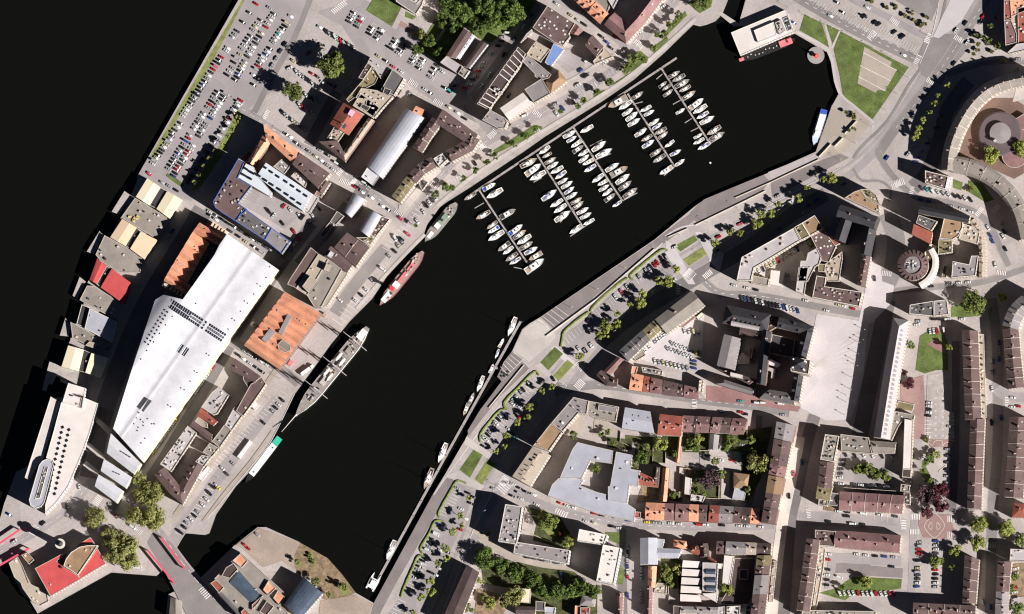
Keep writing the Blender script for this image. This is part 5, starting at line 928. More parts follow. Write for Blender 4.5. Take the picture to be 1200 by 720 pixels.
bld('low white shed roofs at the bottom edge below the sawtooth workshop', 'shed').flat(Q(T, '0,665 130,670 180,665 175,725 0,725'), 7, 'lightgrey', 'w_white', vt=5).flat(Q(T, '190,665 285,660 280,725 190,725'), 8, 'cladding', 'w_white', vt=4).flat(Q(T, '325,660 360,655 355,725 325,725'), 9, 'brown', 'w_white', vt=2)
bld('dark flat court roof with one square light well', name='court_shade_slab').flat(Q(T, '245,325 395,330 375,600 345,655 140,650 215,520'), 3, 'dkbrown', 'w_cream', par=.2).flat(Q(T, '282,402 342,406 336,478 276,472'), 3.8, 'darkgap', 'w_cream', par=.5)  # dark slab puts the shade on the court ground into colour
bld('beige front gardens wall strip beside the shaded avenue', 'wall', 'garden_wall').flat(Q(T, '515,345 545,345 515,635 485,635'), 2, 'beige', 'w_cream', par=.3, vt=5)
T = '660,580,5.145'
bld('white slab block with pale flat roof above the dark courtyard').flat(Q(T, '97,207 267,242 245,305 85,278'), 16, 'cladding', 'w_white', vt=5, pm='parapet_l'); bld('white slab block with stained flat roof beside the shaded street').flat(Q(T, '240,300 348,322 305,540 200,520'), 17, 'cladding', 'w_white', vt=9, pm='parapet_l')
bld('salmon and brown back houses on the east side of the shaded street', 'house').quad(Q(T, '512,430 565,432 555,562 510,555'), 8, 'gable', 2, 'orange', 'w_brick', ch=2, sk=2).quad(Q(T, '500,548 540,552 535,730 495,730'), 8, 'gable', 2, 'pinkbrown', 'w_cream', ch=3)
bld('low beige roofs behind the back houses', 'house').flat(Q(T, '565,530 625,535 620,600 545,590'), 5, 'beige', 'w_cream', vt=3)
bld('brown and cream house at the bottom edge by the street corner', 'house').quad(Q(T, '316,592 362,592 356,730 330,730'), 8, 'gable', 2, 'pinkbrown', 'w_cream', ch=2); bld('dark brown hipped house at the edge of the tree row', 'house', 'hipped_house').quad(Q(T, '115,608 195,612 188,672 98,668'), 7, 'hip', 2, 'grey', 'w_cream'); bld('small bright orange and pink roof at the bottom edge', 'house').flat(Q(T, '72,668 104,672 98,730 68,730'), 7, 'orange', 'w_brick').flat(Q(T, '104,680 160,680 155,730 102,730'), 8, 'redtile', 'w_brick', vt=3)
T = '500,560,4.5'
bld('upright grey blue flat roofed apartment block', 'apartment block', 'apartment_block').flat(Q(T, '415,140 505,153 475,352 378,335'), 16, 'dkgrey' if 0 else 'grey', 'w_white', vt=16, pm='parapet_l')
bld('horizontal grey flat roofed apartment block with four dark stair boxes', 'apartment block', 'apartment_block').flat(Q(T, '467,338 755,383 745,455 458,398'), 14, 'grey', 'w_white', vt=9, pm='parapet_l')
bld('long dark brown roof running off the bottom edge beside the boulevard').quad(Q(T, '212,458 278,500 175,760 75,760'), 12, 'gable', 1.6, 'dkbrown', 'w_cream', ch=0)
bld('small cream flat house in the bottom park', 'house').flat(Q(T, '490,585 550,585 545,662 480,655'), 6, 'cream', 'w_cream', par=.2); bld('dark gabled shed roofs along the bottom edge', 'shed').quad(Q(T, '470,678 575,680 572,720 470,718'), 6, 'gable', 2, 'dkbrown', 'w_cream').flat(Q(T, '575,650 625,655 620,705 575,700'), 6, 'dkgrey', 'w_cream').flat(Q(T, '625,680 680,685 675,720 622,715'), 5, 'lilac', 'w_white')
bld('two low grey roofs at the far bottom of the orange row').flat(Q('660,580,5.145', '665,668 715,672 705,725 665,725'), 8, 'dkbrown', 'w_cream').quad(Q('660,580,5.145', '715,672 795,672 930,672 930,700') if 0 else Q('660,580,5.145', '715,672 935,678 930,715 712,712'), 8, 'gable', 1, 'grey', 'w_cream', ch=4)
# right hand blocks
T = '820,500'
bld('brown cluttered flat roof block at the corner facing the square').flat(Q(T, '882,55 980,68 945,250 848,232'), 14, 'khaki', 'w_cream', vt=14, pm='parapet_l')
bld('brown gabled terrace with an ochre southern end').quad(Q(T, '848,240 948,258 925,445 828,425'), 13, 'gable', 2, 'brown', 'w_cream', ch=3).quad(Q(T, '832,400 935,415 915,522 815,505'), 12.5, 'gable', 2, 'olive', 'w_cream', ch=2); bld('small flat corner roofs south of the ochre terrace end').flat(Q(T, '838,510 900,518 895,560 832,550'), 10, 'khaki', 'w_cream', vt=2).flat(Q(T, '920,465 975,470 968,560 905,552'), 9, 'dkgrey', 'w_cream', vt=1)
bld('wide brown flat block with a pale chimney stack north of the oval garden').flat(Q('0,0,1', '985,509 1018,513 1022,532 986,529'), 11, 'khaki', 'w_cream', vt=8); T = '1000,500'
bld('brown hipped wing right of the wide brown flat block').quad(Q(T, '112,98 180,70 300,112 290,190 140,185'.replace('180,70 ', '')), 10, 'gable', 3, 'khaki', 'w_cream', ch=1)
bld('very long beige apartment row with dormers beside the town square', 'apartment block', 'long_apartment_row').strip([(1056, 374), (1045, 438), (1033, 514)], 19, 13.5, 'gable', 7.5, 'lightgrey', 'w_cream', dm=24, ch=0, pw=10, hip=(1, 0), skside=.76 if 0 else .3)
T = '1000,300'
bld('dark flat roofed block in two parts north of the small park').flat(Q(T, '398,345 560,318 565,425 395,408'), 13, 'dkgrey', 'w_cream', vt=7, pm='parapet_l').flat(Q(T, '565,318 658,308 672,412 565,425'), 13.5, 'grey', 'w_cream', vt=3, pm='parapet_l')
T = '1000,400'
bld('olive brown flat roof with a hatch below the square planters').flat(Q(T, '292,492 432,520 425,555 355,550 318,600 270,700 250,690'), 8, 'khaki', 'w_cream', vt=3); bld('slim white roofed block beside the pink alley', name='slim_block').flat(Q('0,0,1', '1060,491 1070,493 1068,550 1058,550'), 10, 'cladding', 'w_cream', par=.3).flat(Q('0,0,1', '1058,550 1068,550 1067,560 1057,559'), 10, 'dkbrown', 'w_cream', par=.3)
bld('flower roof box with two square green beds', 'planter', 'raised_planter').flat(Q(T, '315,420 430,445 415,495 300,475'), 1.2, 'olive', 'w_cream', par=.3)
T = '1000,500'
bld('brown terrace with pinkish south slope below the oval garden').quad(Q('0,0,1', '984,576 1061,581 1057,602 983,598'), 9, 'gable', 3.5, 'pinkbrown', 'w_cream', ch=5, dm=0, pw=4, sk=4); bld('narrow wall like roof over the garages below the oval garden', 'shed').flat(Q(T, '-70,428 330,455 330,462 -70,435'), 4, 'lightgrey', 'w_cream', par=.1); bld('small grey and brown flat links at the end of the brown terrace').flat(Q(T, '335,405 400,412 392,460 330,455'), 9, 'khaki', 'w_cream', vt=2).flat(Q(T, '355,465 400,465 400,550 355,545'), 8, 'dkbrown', 'w_cream', vt=2)
T = '0,0,1'
bld('long brown terrace with cream ridge stacks right of the park', name='long_terrace').quad(Q(T, '1127,387 1146,388 1150,492 1131,492'), 12, 'gable', 3, 'brown', 'w_cream', ch=8, pw=6); bld('lower long brown terrace continuing south beside the cream pavement', name='long_terrace').quad(Q(T, '1137,492 1154,491 1150,597 1133,596'), 12, 'gable', 3, 'brown', 'w_cream', ch=6, pw=6)
bld('strip of coloured front terraces and awnings along the long brown terrace', 'awning', 'front_terraces').flat(Q(T, '1147,391 1153,392 1156,490 1150,490'), 2.6, 'beige', 'w_cream', par=.2, vt=14)
bld('curved brown terrace around the corner at the right edge', name='curved_terrace').strip([(1212, 350), (1200, 357), (1190, 368), (1184, 384)], 20, 14, 'gable', 3, 'grey', 'w_cream', ch=5, pw=4, curve=True)
bld('straight brown and grey terrace below the curved corner').strip([(1184, 385), (1187, 420), (1191, 455)], 19, 13, 'gable', 3, 'brown', 'w_cream', ch=5, pw=5, sk=6)
bld('long grey brown terrace at the right edge south of the side street').strip([(1194, 489), (1191, 540), (1188, 583)], 22, 13, 'gable', 3, 'brown', 'w_cream', ch=7, pw=5, sk=8)
bld('red brown corner house at the right edge with a white chimney', 'house').quad(Q('1000,500', '1128,540 1215,545 1215,642 1112,640'), 10, 'hip', 2.4, 'redtile', 'w_cream', ch=1)
T = '1000,600'
bld('brown gable roofed block with pale ridge chimneys under the two big trees').quad(Q(T, '782,302 885,335 862,642 765,640'), 12, 'gable', 2.6, 'brown', 'w_cream', ch=5, pw=3); bld('brown roof complex in four bays along the bottom edge').quad(Q(T, '420,638 860,660 860,740 420,735'), 13, 'gable', 2, 'brown', 'w_cream', ch=9, pw=3, dm=1)
bld('brown roofs in three sections beside the gravel car yard').quad(Q(T, '1018,345 1112,352 1095,560 1003,560'), 12, 'gable', 2, 'brown', 'w_cream', ch=4, pw=1).quad(Q(T, '1003,562 1095,562 1090,740 995,740'), 11.5, 'gable', 2, 'grey', 'w_cream', ch=4, pw=1); bld('pale grey flat roof above the gravel car yard at the right edge').flat(Q(T, '1105,260 1215,265 1215,350 1100,345'), 12, 'lightgrey', 'w_cream', vt=3)
bld('wide terrace with dark slate north and pink south slope').quad(Q(T, '0,138 335,165 325,288 0,262'), 10, 'gable', 4, 'pinkbrown', 'w_cream', ch=5, pw=0).quad(Q('0,0,1', '979,622 1000,623 1000,643.6 977,641'), 10, 'gable', 4, 'pinkbrown', 'w_cream', ch=2); bld('small flat brown link roofs at the west end of the pink sloped terrace').flat(Q('820,600', '812,127 957,137 947,245 810,232'), 10.5, 'brown', 'w_cream', vt=7)
bld('long brown terrace with a cream garden gallery, right of the shaded avenue').strip([(953, 632), (947, 675), (941, 716)], 16, 14, 'gable', 2, 'brown', 'w_cream', ch=7, pw=4).flat(Q('820,600', '838,250 885,262 870,400 820,690 790,690 830,400'), 5, 'beige', 'w_cream', vt=8)
bld('pale facade strips at the bottom edge beside the brown bays').flat(Q('820,600', '720,690 1240,700 1240,740 715,740'), 10, 'khaki', 'w_cream', vt=9)
# group round the circular building
T = '1000,200'
B = bld('circular building with ribbed brick roof ring and cluttered grey centre', 'round building', 'round_building'); c = W(1070, 311, 20); B.root = thing(B.name, B.label, B.cat, (*c, 0))
m = MB(); m.cyl(*c, 0, 20, 12.4, 12.4, 40); B.part('wall', m, 'w_cream'); m = MB()
for k in range(40):
    a, b = k / 40 * 6.28318, (k + 1) / 40 * 6.28318
    m.face([(c[0] + 12.7 * math.cos(a), c[1] + 12.7 * math.sin(a), 20), (c[0] + 12.7 * math.cos(b), c[1] + 12.7 * math.sin(b), 20), (c[0] + 7.2 * math.cos(b), c[1] + 7.2 * math.sin(b), 22), (c[0] + 7.2 * math.cos(a), c[1] + 7.2 * math.sin(a), 22)], [(0, 0), (1, 0), (1, 6), (0, 6)])
B.part('roof', m, 'roof_dkbrown' if 0 else 'roof_brown'); m = MB(); m.cyl(*c, 19, 21, 7.2, 7.2, 24); B.part('inner_roof', m, 'roof_grey')
for k in range(20):
    a = k / 20 * 6.28318; m = MB(); m.box(c[0] + 10.0 * math.cos(a), c[1] + 10.0 * math.sin(a), 20.6, 21.5, 5.0, .25, a); B.part('roof_rib', m, 'roof_dkbrown')
for k in range(14): a, r_ = random.uniform(0, 6.28), random.uniform(0, 6.2); m = MB(); m.box(c[0] + r_ * math.cos(a), c[1] + r_ * math.sin(a), 21, 21.5 + random.random(), random.uniform(.8, 2.2), random.uniform(.8, 1.6), a); B.part('roof_vent', m, random.choice(['vent', 'vent_d', 'roof_lilac']))
bld('white curved canopy wrapped around the circular building', 'canopy', 'canopy').strip([(1091, 292), (1096, 303), (1095, 316), (1088, 328), (1078, 335)], 7, 12, 'gable', .4, 'cladding', 'w_white', curve=True)
bld('bright salmon red shed roof beside the circular building', 'house').quad(Q(T, '425,375 557,435 542,517 408,447'), 17, 'shed', -2, 'pinkbrown' if 0 else 'redtile', 'w_cream'); bld('grey green stepped flat roofs above the salmon red shed roof').flat(Q(T, '460,312 592,358 548,425 440,370'), 19, 'dkgrey', 'w_cream', vt=5)
bld('sand coloured stepped roof block with striped facade inside the curved street').flat(Q(T, '640,330 770,352 770,400 740,460 700,485 605,480'), 16, 'tan', 'w_cream', vt=3, pm='parapet_l').flat(Q(T, '770,372 850,400 890,440 875,520 740,480 770,400'), 15, 'beige', 'w_cream', vt=9, pm='parapet_l').flat(Q(T, '600,485 695,490 695,575 595,590'), 12, 'olive', 'w_cream', vt=6)
bld('cream stepped facade wing on the inner side of the curved street').strip([(1140, 258), (1148, 272), (1152, 290), (1152, 326)], 8, 11, 'gable', 1, 'cream', 'w_cream', vt=0 if 0 else 0, ch=8) if 0 else bld('cream stepped facade wing on the inner side of the curved street').strip([(1139, 258), (1147, 272), (1151, 290), (1151, 325)], 8, 11, 'gable', 1, 'beige', 'w_cream', ch=8, pw=12, curve=True)
bld('brown roof wing facing the cream arcade street').flat(Q('1000,300', '700,38 815,62 830,0 880,0 860,140 690,155'), 14, 'grey', 'w_cream', vt=6, pm='parapet_l'); bld('small green copper roof beside the brown wing', 'house').flat(Q('1000,300', '635,68 662,75 655,155 620,155'), 8, mat_ if 0 else 'olive', 'w_cream')
bld('long black slate roof in shade, parallel to the row of parked cars').quad([(1078, 241), (1137, 253), (1135, 262), (1076, 250)], 19, 'gable', 4, 'slate', 'w_cream', pw=0)
bld('beige steps and colonnade between the salmon roof and the round building', 'stairs', 'stepped_terrace').flat(Q(T, '540,515 590,530 570,600 520,640 500,580'), 9, 'cream', 'w_cream', vt=4)
# ================= pontoons and boats =================
def plank(p, q, wpx, z0, z1, m='wood', name='pontoon', label='', cat='pontoon', fingers=()):
    a, b = W(*p, z1), W(*q, z1); c, d = [], []; an = math.atan2(b[1] - a[1], b[0] - a[0]); mb = MB()
    mb.box((a[0] + b[0]) / 2, (a[1] + b[1]) / 2, z0, z1, math.dist(a, b), wpx * S, an)
    for (f0, f1) in fingers:
        u, v = W(*f0, z1), W(*f1, z1); mb.box((u[0] + v[0]) / 2, (u[1] + v[1]) / 2, z0, z1 - .1, math.dist(u, v), .7, math.atan2(v[1] - u[1], v[0] - u[0]))
    for k in range(0, int(math.dist(a, b) / 14) + 1): t = k * 14 / math.dist(a, b); x, y = lerp(a, b, min(1, t)); mb.cyl(x + 1.2, y, -5, .8, .2, .2, 8)
    return tag(mb.build(name, M[m]), label, cat)
plank((552, 228), (793, 68), 2.4, -2.9, -2.2, label='long straight grey main walkway pontoon along the marina quay')
plank((610, 377), (522, 535), 2.8, -2.9, -2.2, label='upper straight half of the boat landing pontoon under the ramp'); plank((522, 535), (436, 692), 2.8, -2.9, -2.2, label='lower straight half of the boat landing pontoon by the white catamaran')
plank((577, 430), (595, 436), 2.2, -2.9, -1.8, label='short square landing bridge to the dark deck with tables')
rngb = random.Random(11)
def hull_mb(L, Wd, hh, kind, z=0):
    """boat lying along +X, bow at +L/2"""
    mb = MB(); n = 10; secs = []
    for i in range(n + 1):
        t = i / n; x = -L / 2 + L * t
        if kind == 'sail': w = Wd / 2 * (.62 + .38 * math.sin(math.pi * min(1, t / .8) * .5)) * (1 if t < .45 else max(.02, 1 - ((t - .45) / .55) ** 2.1))
        elif kind == 'motor': w = Wd / 2 * (.92 if t < .6 else .92 * max(.05, 1 - ((t - .6) / .4) ** 2.4))
        elif kind == 'ship': w = Wd / 2 * (math.sin(math.pi * min(.5, .09 + t * 1.9)) if t < .25 else 1) * (1 if t < .7 else max(.03, 1 - ((t - .7) / .3) ** 2.2))
        else: w = Wd / 2
        sh = hh * (1 + .25 * max(0, (t - .5)) ** 1.5 * 2); secs.append((x, w, sh))
    for (x0, w0, h0), (x1, w1, h1) in zip(secs, secs[1:]):
        for sg in (-1, 1): mb.face([(x0, sg * w0 * .7, z - .3), (x1, sg * w1 * .7, z - .3), (x1, sg * w1, z + h1), (x0, sg * w0, z + h0)], mi=0)
        mb.face([(x0, -w0, z + h0), (x1, -w1, z + h1), (x1, w1, z + h1), (x0, w0, z + h0)], mi=1)
        for sg in (-1, 1): mb.face([(x0, sg * w0, z + h0), (x1, sg * w1, z + h1), (x1, sg * w1 * .93, z + h1 + .16), (x0, sg * w0 * .93, z + h0 + .16)], mi=0)
    x, w, h = secs[0]; mb.face([(x, -w * .7, z - .3), (x, w * .7, z - .3), (x, w, z + h), (x, -w, z + h)]); return mb
LIBM = {}
def boat_meshes(kind, var):
    key = (kind, var)
    if key in LIBM: return LIBM[key]
    out = []
    L = 10.0
    deck = ['hull_white', 'teak', 'hull_white', 'deckgrey'][var]
    tmp = thing('tmp', '', '', (0, 0, 0))
    if kind == 'sail':
        h = hull_mb(L, 3.15, .95, 'sail').build('hull', [M['hull_white'], M[deck]], tmp); out.append(h)
        m = MB(); m.box(-3.2, 0, .9, .97, 2.6, 1.5, 0); c = m.build('cockpit', M['vent_d'] if var % 2 else M['deckgrey'], tmp); out.append(c)
        m = MB(); m.box(.2, 0, .95, 1.45, 3.8, 1.7, 0, top=.88); out.append(m.build('cabin', M['cabin'], tmp))
        m = MB(); m.box(.4, 0, 1.38, 1.47, .8, 1.2, 0); out.append(m.build('cabin_window', M['glassy'], tmp))
        m = MB(); m.cyl(1.0, 0, 1, 13.5, .11, .07, 6); out.append(m.build('mast', M['metal'], tmp))
        m = MB(); m.tube((1.0, 0, 2.3), (-3.4, 0, 2.3), .22); out.append(m.build('boom_cover', [M['bluep'], M['hull_white'], M['vent'], M['teak']][var], tmp))
    else:
        h = hull_mb(L, 3.4, 1.1, 'motor').build('hull', [M['hull_white'], M[deck]], tmp); out.append(h)
        m = MB(); m.box(-3.6, 0, 1.05, 1.14, 2.2, 2.3, 0); out.append(m.build('cockpit', M[['bluep', 'deckgrey', 'teak', 'vent_d'][var]], tmp))
        m = MB(); m.box(-.4, 0, 1.0, 2.0, 3.6, 2.2, 0); out.append(m.build('cabin', M['cabin'], tmp))
        m = MB(); m.face([(1.45, -.9, 1.95), (1.9, -.8, 1.4), (1.9, .8, 1.4), (1.45, .9, 1.95)]); out.append(m.build('windscreen', M['glassy'], tmp))
        m = MB(); m.box(-.6, 0, 2.0, 2.15, .8, .8, 0); out.append(m.build('roof_hatch', M['vent_d'], tmp))
    LIBM[key] = [(o.name.split('.')[0], o.data) for o in out]
    for o in out: bpy.data.objects.remove(o)
    bpy.data.objects.remove(tmp); return LIBM[key]
def boat(px, py, Lpx, bow, label, kind='sail', var=0, group=None, wk=1.0):
    """bow: direction in image degrees (x right, y down)"""
    L = Lpx * S; x, y = W(px, py, -2.2); t = thing('sailing_boat' if kind == 'sail' else 'motor_boat', label, 'boat', (x, y, -3), group, -math.radians(bow)); k = L / 10; t.scale = (k, max(k, .62) * wk, max(.7, k))
    for nm, me in boat_meshes(kind, var):
        if nm == 'mast' and L < 6.5: continue
        o = bpy.data.objects.new(nm, me); COL.objects.link(o); o.parent = t
    return t
PONT = [
 ('the leftmost pontoon', '530,200,5.54', (175, 128), (490, 606), '115,168,85 200,290,100 258,355,80 268,385,80 285,425,115 335,495,90 362,520,80 385,562,90 408,588,80', '240,105,90 275,150,115 360,280,110 412,385,105 438,415,95 465,450,105 480,487,95 512,520,95 540,557,95 535,617,140', '205,210:145,245 400,628:458,640 480,600:520,590'),
 ('the second pontoon', '600,150,5.144', (150, 160), (430, 602), '100,210,108 128,252,110 155,290,105 225,405,105 268,455,85 290,487,88 305,532,108 385,612,88', '195,135,78 210,165,62 232,197,74 248,225,74 270,255,84 293,285,80 308,320,68 332,343,78 346,377,72 362,408,74 388,440,74 398,467,78 427,500,78 445,530,74 463,568,72', '180,300:130,328 330,520:290,570 430,600:350,655 430,600:490,560'),
 ('the middle pontoon', '600,150,5.144', (368, -5), (665, 440), '347,38,85 360,68,68 388,97,74 398,128,74 430,152,72 435,185,74 458,207,70 470,245,80 517,305,82 548,330,70 555,362,70 573,390,70 590,420,76 632,460,62', '450,8,85 525,110,98 555,152,105 605,237,92 645,262,112 668,308,98 682,348,90 713,392,98', '500,195:595,155 640,350:700,330 665,440:755,392 470,110:545,72 590,290:640,265'),
 ('the fourth pontoon', '700,60,4.8', (170, 240), (435, 650), '115,287,115 157,305,85 172,342,72 195,367,82 207,400,78 245,458,78 277,490,68 287,522,78 330,570,74 347,605,78 387,672,80', '225,250,74 272,325,68 292,348,64 320,400,68 338,422,64 355,450,74 370,473,64 405,523,64 440,572,68 465,627,64', '200,300:255,285 270,430:215,455 320,470:380,450 360,545:300,575 435,650:375,700 435,650:485,612'),
 ('the rightmost pontoon', '700,60,4.8', (360, 98), (635, 522), '368,188,54 388,205,54 398,235,64 468,338,58 567,478,54 570,508,68 600,535,78', '430,132,74 457,152,78 476,182,90 492,212,70 515,248,84 557,297,95 577,328,88 592,362,74 618,388,88 655,447,88 673,478,90', '365,130:332,158 470,275:425,300 530,380:492,404 570,430:525,452 635,520:700,480 480,260:550,225'),
]
for pi, (nm, sheet_, a, b, left, right, fing) in enumerate(PONT):
    pa, pb = Q(sheet_, '%f,%f %f,%f' % (*a, *b)); fg = [tuple(Q(sheet_, f.replace(':', ' '))) for f in fing.split()]
    plank(pa, pb, 2.0, -2.9, -2.25, label='narrow grey finger pontoon, %s of the five in the marina' % ORD[pi], fingers=fg)
    sc = float(sheet_.split(',')[2])
    ang0 = math.degrees(math.atan2(pb[1] - pa[1], pb[0] - pa[0]))
    for side, ls, base in (('left', left, 148), ('right', right, -32)):
        for i, w in enumerate(ls.split()):
            x, y, L = map(float, w.split(',')); p = Q(sheet_, '%f,%f' % (x, y))[0]; out = rngb.random() < .55
            kd = 'motor' if (rngb.random() < .12 or L / sc > 21) else 'sail'; var = rngb.choice([0, 1, 2, 2, 2, 2, 3]) if kd == 'sail' else rngb.choice([0, 1, 2, 2, 3])
            if pi == 0 and side == 'right' and i in (0, 3): kd, var = 'motor', 0
            bow = base + rngb.uniform(-5, 5) + (0 if out else 180)
            ds = {('sail', 0): 'blue covered sailing boat', ('sail', 1): 'teak decked sailing boat', ('sail', 2): 'white sailing boat', ('sail', 3): 'grey decked sailing boat', ('motor', 0): 'blue decked motor boat', ('motor', 1): 'grey decked motor boat', ('motor', 2): 'tan decked motor boat', ('motor', 3): 'dark decked motor boat'}[(kd, var)]
            boat(p[0], p[1], L / sc * 1.04, bow, '%s, %s from the quay, %s side of %s' % (ds, ORD[i], side, nm), kd, var, 'boats moored along the finger pontoons', 1.16 if kd == 'sail' else 1.0)
for i, (x, y, L, bow, kd, v, lb) in enumerate([(600, 383, 24, 112, 'sail', 2, 'big white yacht at the head of the landing pontoon'), (587.5, 402, 12, -60, 'motor', 2, 'small boat with orange brown deck behind the big yacht'), (582.5, 415, 12, 112, 'sail', 0, 'white boat with blue cover by the landing pontoon'), (576, 432, 12, -65, 'motor', 2, 'cream open boat just above the landing deck'), (563, 450, 20, 112, 'sail', 2, 'white wide boat with dark stern below the landing deck'), (552, 468, 17, -65, 'sail', 3, 'narrow boat with grey deck near the mid landing pontoon'), (546, 480, 15, 112, 'motor', 1, 'boat with pinkish deck touching the narrow grey decked one'), (518.5, 531, 25, 112, 'sail', 2, 'long white yacht moored alone beside the striped lawn'), (502, 561, 26, 112, 'sail', 1, 'teak decked yacht below the lone white yacht'), (458, 645, 25, 112, 'sail', 2, 'white yacht on the lower landing pontoon near the catamaran')]):
    boat(x, y, L, bow, lb, kd, v, None, .95)
x, y = W(438, 682, -2); t = thing('catamaran', 'square white catamaran at the southern tip of the landing pontoon', 'boat', (x, y, -3), None, math.radians(62))
for sg in (-1, 1): o = hull_mb(15, 2.2, 1.2, 'sail').build('hull', [M['hull_white'], M['hull_white']], t if 0 else None); o.parent = t; o.location = (0, sg * 3.0, 0)
m = MB(); m.box(-1.5, 0, 1.1, 1.5, 8.5, 6.5, 0); o = m.build('bridge_deck', M['cabin']); o.parent = t; m = MB(); m.box(-1, 0, 1.5, 2.4, 5, 4.2, 0, top=.9); o = m.build('cabin', M['cabin']); o.parent = t; m = MB(); m.box(1.2, 0, 1.6, 2.3, 1.2, 4.3, 0); o = m.build('window', M['glassy']); o.parent = t; m = MB(); m.cyl(.8, 0, 1.5, 17, .14, .1, 6); o = m.build('mast', M['metal']); o.parent = t
def sub(par, mb, nm, mats):
    o = mb.build(nm, mats); o.parent = par; return o
for x, y, lb in ((854, 203 - 11, 0), (832.3, 191, 'small white mooring buoy floating off the rightmost pontoon'),):
    if lb: X, Y = W(x, y, -2.6); m = MB(); m.cyl(X, Y, -3.2, -2.3, .9, .7, 12); tag(m.build('mooring_buoy', M['cabin']), lb, 'buoy')
def ship(bx, by, sx, sy, Wpx, label, nm, hmat, dmat, fb=2.2, kind='ship', z=-2):
    """bow px, stern px"""
    a, b = W(sx, sy, z + 2), W(bx, by, z + 2); L = math.dist(a, b); t = thing(nm, label, 'ship', ((a[0] + b[0]) / 2, (a[1] + b[1]) / 2, -3), None, math.atan2(b[1] - a[1], b[0] - a[0]))
    sub(t, hull_mb(L, Wpx * S, fb, kind), 'hull', [M[hmat], M[dmat]]); return t, L
# three-masted tall ship (bow to the south-west)
t, L = ship(346, 488, 431, 384, 17, 'large three masted square rigged ship with a grey deck moored at the museum quay', 'tall_ship', 'cabin', 'deckgrey', 4.2)
for i, f in enumerate((.20, -.06, -.34)):
    x = L * f; m = MB(); m.cyl(x, 0, 4, (34, 38, 31)[i], .55, .28, 8); mast = sub(t, m, 'mast', M['vent'])
    for z, w in ((13, 25), (19, 22), (25, 17), (30, 12)):
        if z > (34, 38, 31)[i] - 2: continue
        m = MB(); m.tube((x + .4, 0, z), (x + .4, w / 2, z), .6, 6, r1=.3); m.tube((x + .4, 0, z), (x + .4, -w / 2, z), .6, 6, r1=.2); sub(mast, m, 'yard', M['plaza'])
    m = MB()
    for sg in (-1, 1):
        for k in (-2.5, 0, 2.5): m.tube((x + k, sg * 5.2, 4.2), (x, 0, 24), .06, 4)
    sub(mast, m, 'rigging', M['vent_d'])
m = MB(); m.tube((L / 2 - 2, 0, 5), (L / 2 + 17, 0, 9), .5, 8, r1=.2); sub(t, m, 'bowsprit', M['vent'])
m = MB(); m.box(-L * .42, 0, 4, 6, 9, 5, 0); sub(t, m, 'poop_house', M['cabin']); m = MB(); m.box(L * .1, 0, 4, 6, 8, 4, 0); sub(t, m, 'deck_house', M['vent']); m = MB(); m.box(-L * .24, 0, 4, 5.6, 6, 4, 0); sub(t, m, 'deck_house', M['deckgrey'])
for x, sg in ((-L * .12, 1), (-L * .14, -1), (L * .05, 1), (L * .03, -1)):
    m = hull_mb(8.5, 2.5, .8, 'sail', 6.4); o = sub(t, m, 'lifeboat', [M['cabin'], M['cabin']]); o.location = (x, sg * 2.4, 0)
for k in range(34): m = MB(); m.box(rngb.uniform(-.44, .38) * L, rngb.uniform(-4, 4), 4.2, 5 + rngb.random(), rngb.uniform(.6, 2), rngb.uniform(.5, 1.6), 0); sub(t, m, 'deck_fitting', M[rngb.choice(['vent_d', 'vent', 'teak', 'chim'])])
t, L = ship(445, 358, 496, 295, 13, 'red decked light vessel with a white foredeck moored at the quay', 'light_ship', 'hull_red', 'deckbrown', 3.0)
m = MB(); m.box(L * .35, 0, 3.05, 3.9, 9, 4.6, 0, top=1); sub(t, m, 'foredeck', M['cabin']); m = MB(); m.box(-L * .05, 0, 3, 4.2, L * .5, 2.6, 0); sub(t, m, 'deck_house', M['pinkred']); m = MB(); m.cyl(L * .2, 0, 3, 14, 1.6, 1.1, 12); m.cyl(L * .2, 0, 14, 16, 1.9, 1.9, 12); sub(t, m, 'lantern_mast', M['redpaint']); m = MB(); m.box(L * .12, 0, 3, 5.4, 5, 5, 0); sub(t, m, 'bridge', M['cabin'])
for k in range(26): m = MB(); m.box(rngb.uniform(-.44, .4) * L, rngb.uniform(-3, 3), 3.2, 4 + rngb.random(), rngb.uniform(.6, 2.4), rngb.uniform(.5, 1.6), 0); sub(t, m, 'deck_fitting', M[rngb.choice(['vent_d', 'vent', 'chim'])])
t, L = ship(498, 283, 535, 238, 12.5, 'old green tug boat with a white wheelhouse between the quay and the first pontoon', 'tug_boat', 'deckgreen', 'deckgrey', 2.4)
m = MB(); m.box(-L * .02, 0, 2.4, 4.4, L * .36, 3.8, 0); sub(t, m, 'deck_house', M['deckgreen']); m = MB(); m.box(L * .1, 0, 4.4, 6.6, 4.5, 4, 0); sub(t, m, 'wheelhouse', M['cabin']); m = MB(); m.cyl(-L * .05, 0, 4.4, 9, 1.1, 1, 12); sub(t, m, 'funnel', M['vent_d']); m = MB(); m.box(L * .33, 0, 2.5, 3.2, 6, 3, 0); sub(t, m, 'foredeck', M['cabin'])
for k in range(7): m = MB(); m.box(rngb.uniform(-.4, -.15) * L, rngb.uniform(-3, 3), 2.4, 3.4, rngb.uniform(.6, 1.8), rngb.uniform(.5, 1.2), 0); sub(t, m, 'deck_fitting', M[rngb.choice(['vent_d', 'vent'])])
t, L = ship(287, 566, 327, 514, 8.5, 'long white roofed river barge with a teal awning at its stern', 'barge', 'hull_dark', 'hull_dark', 1.6)
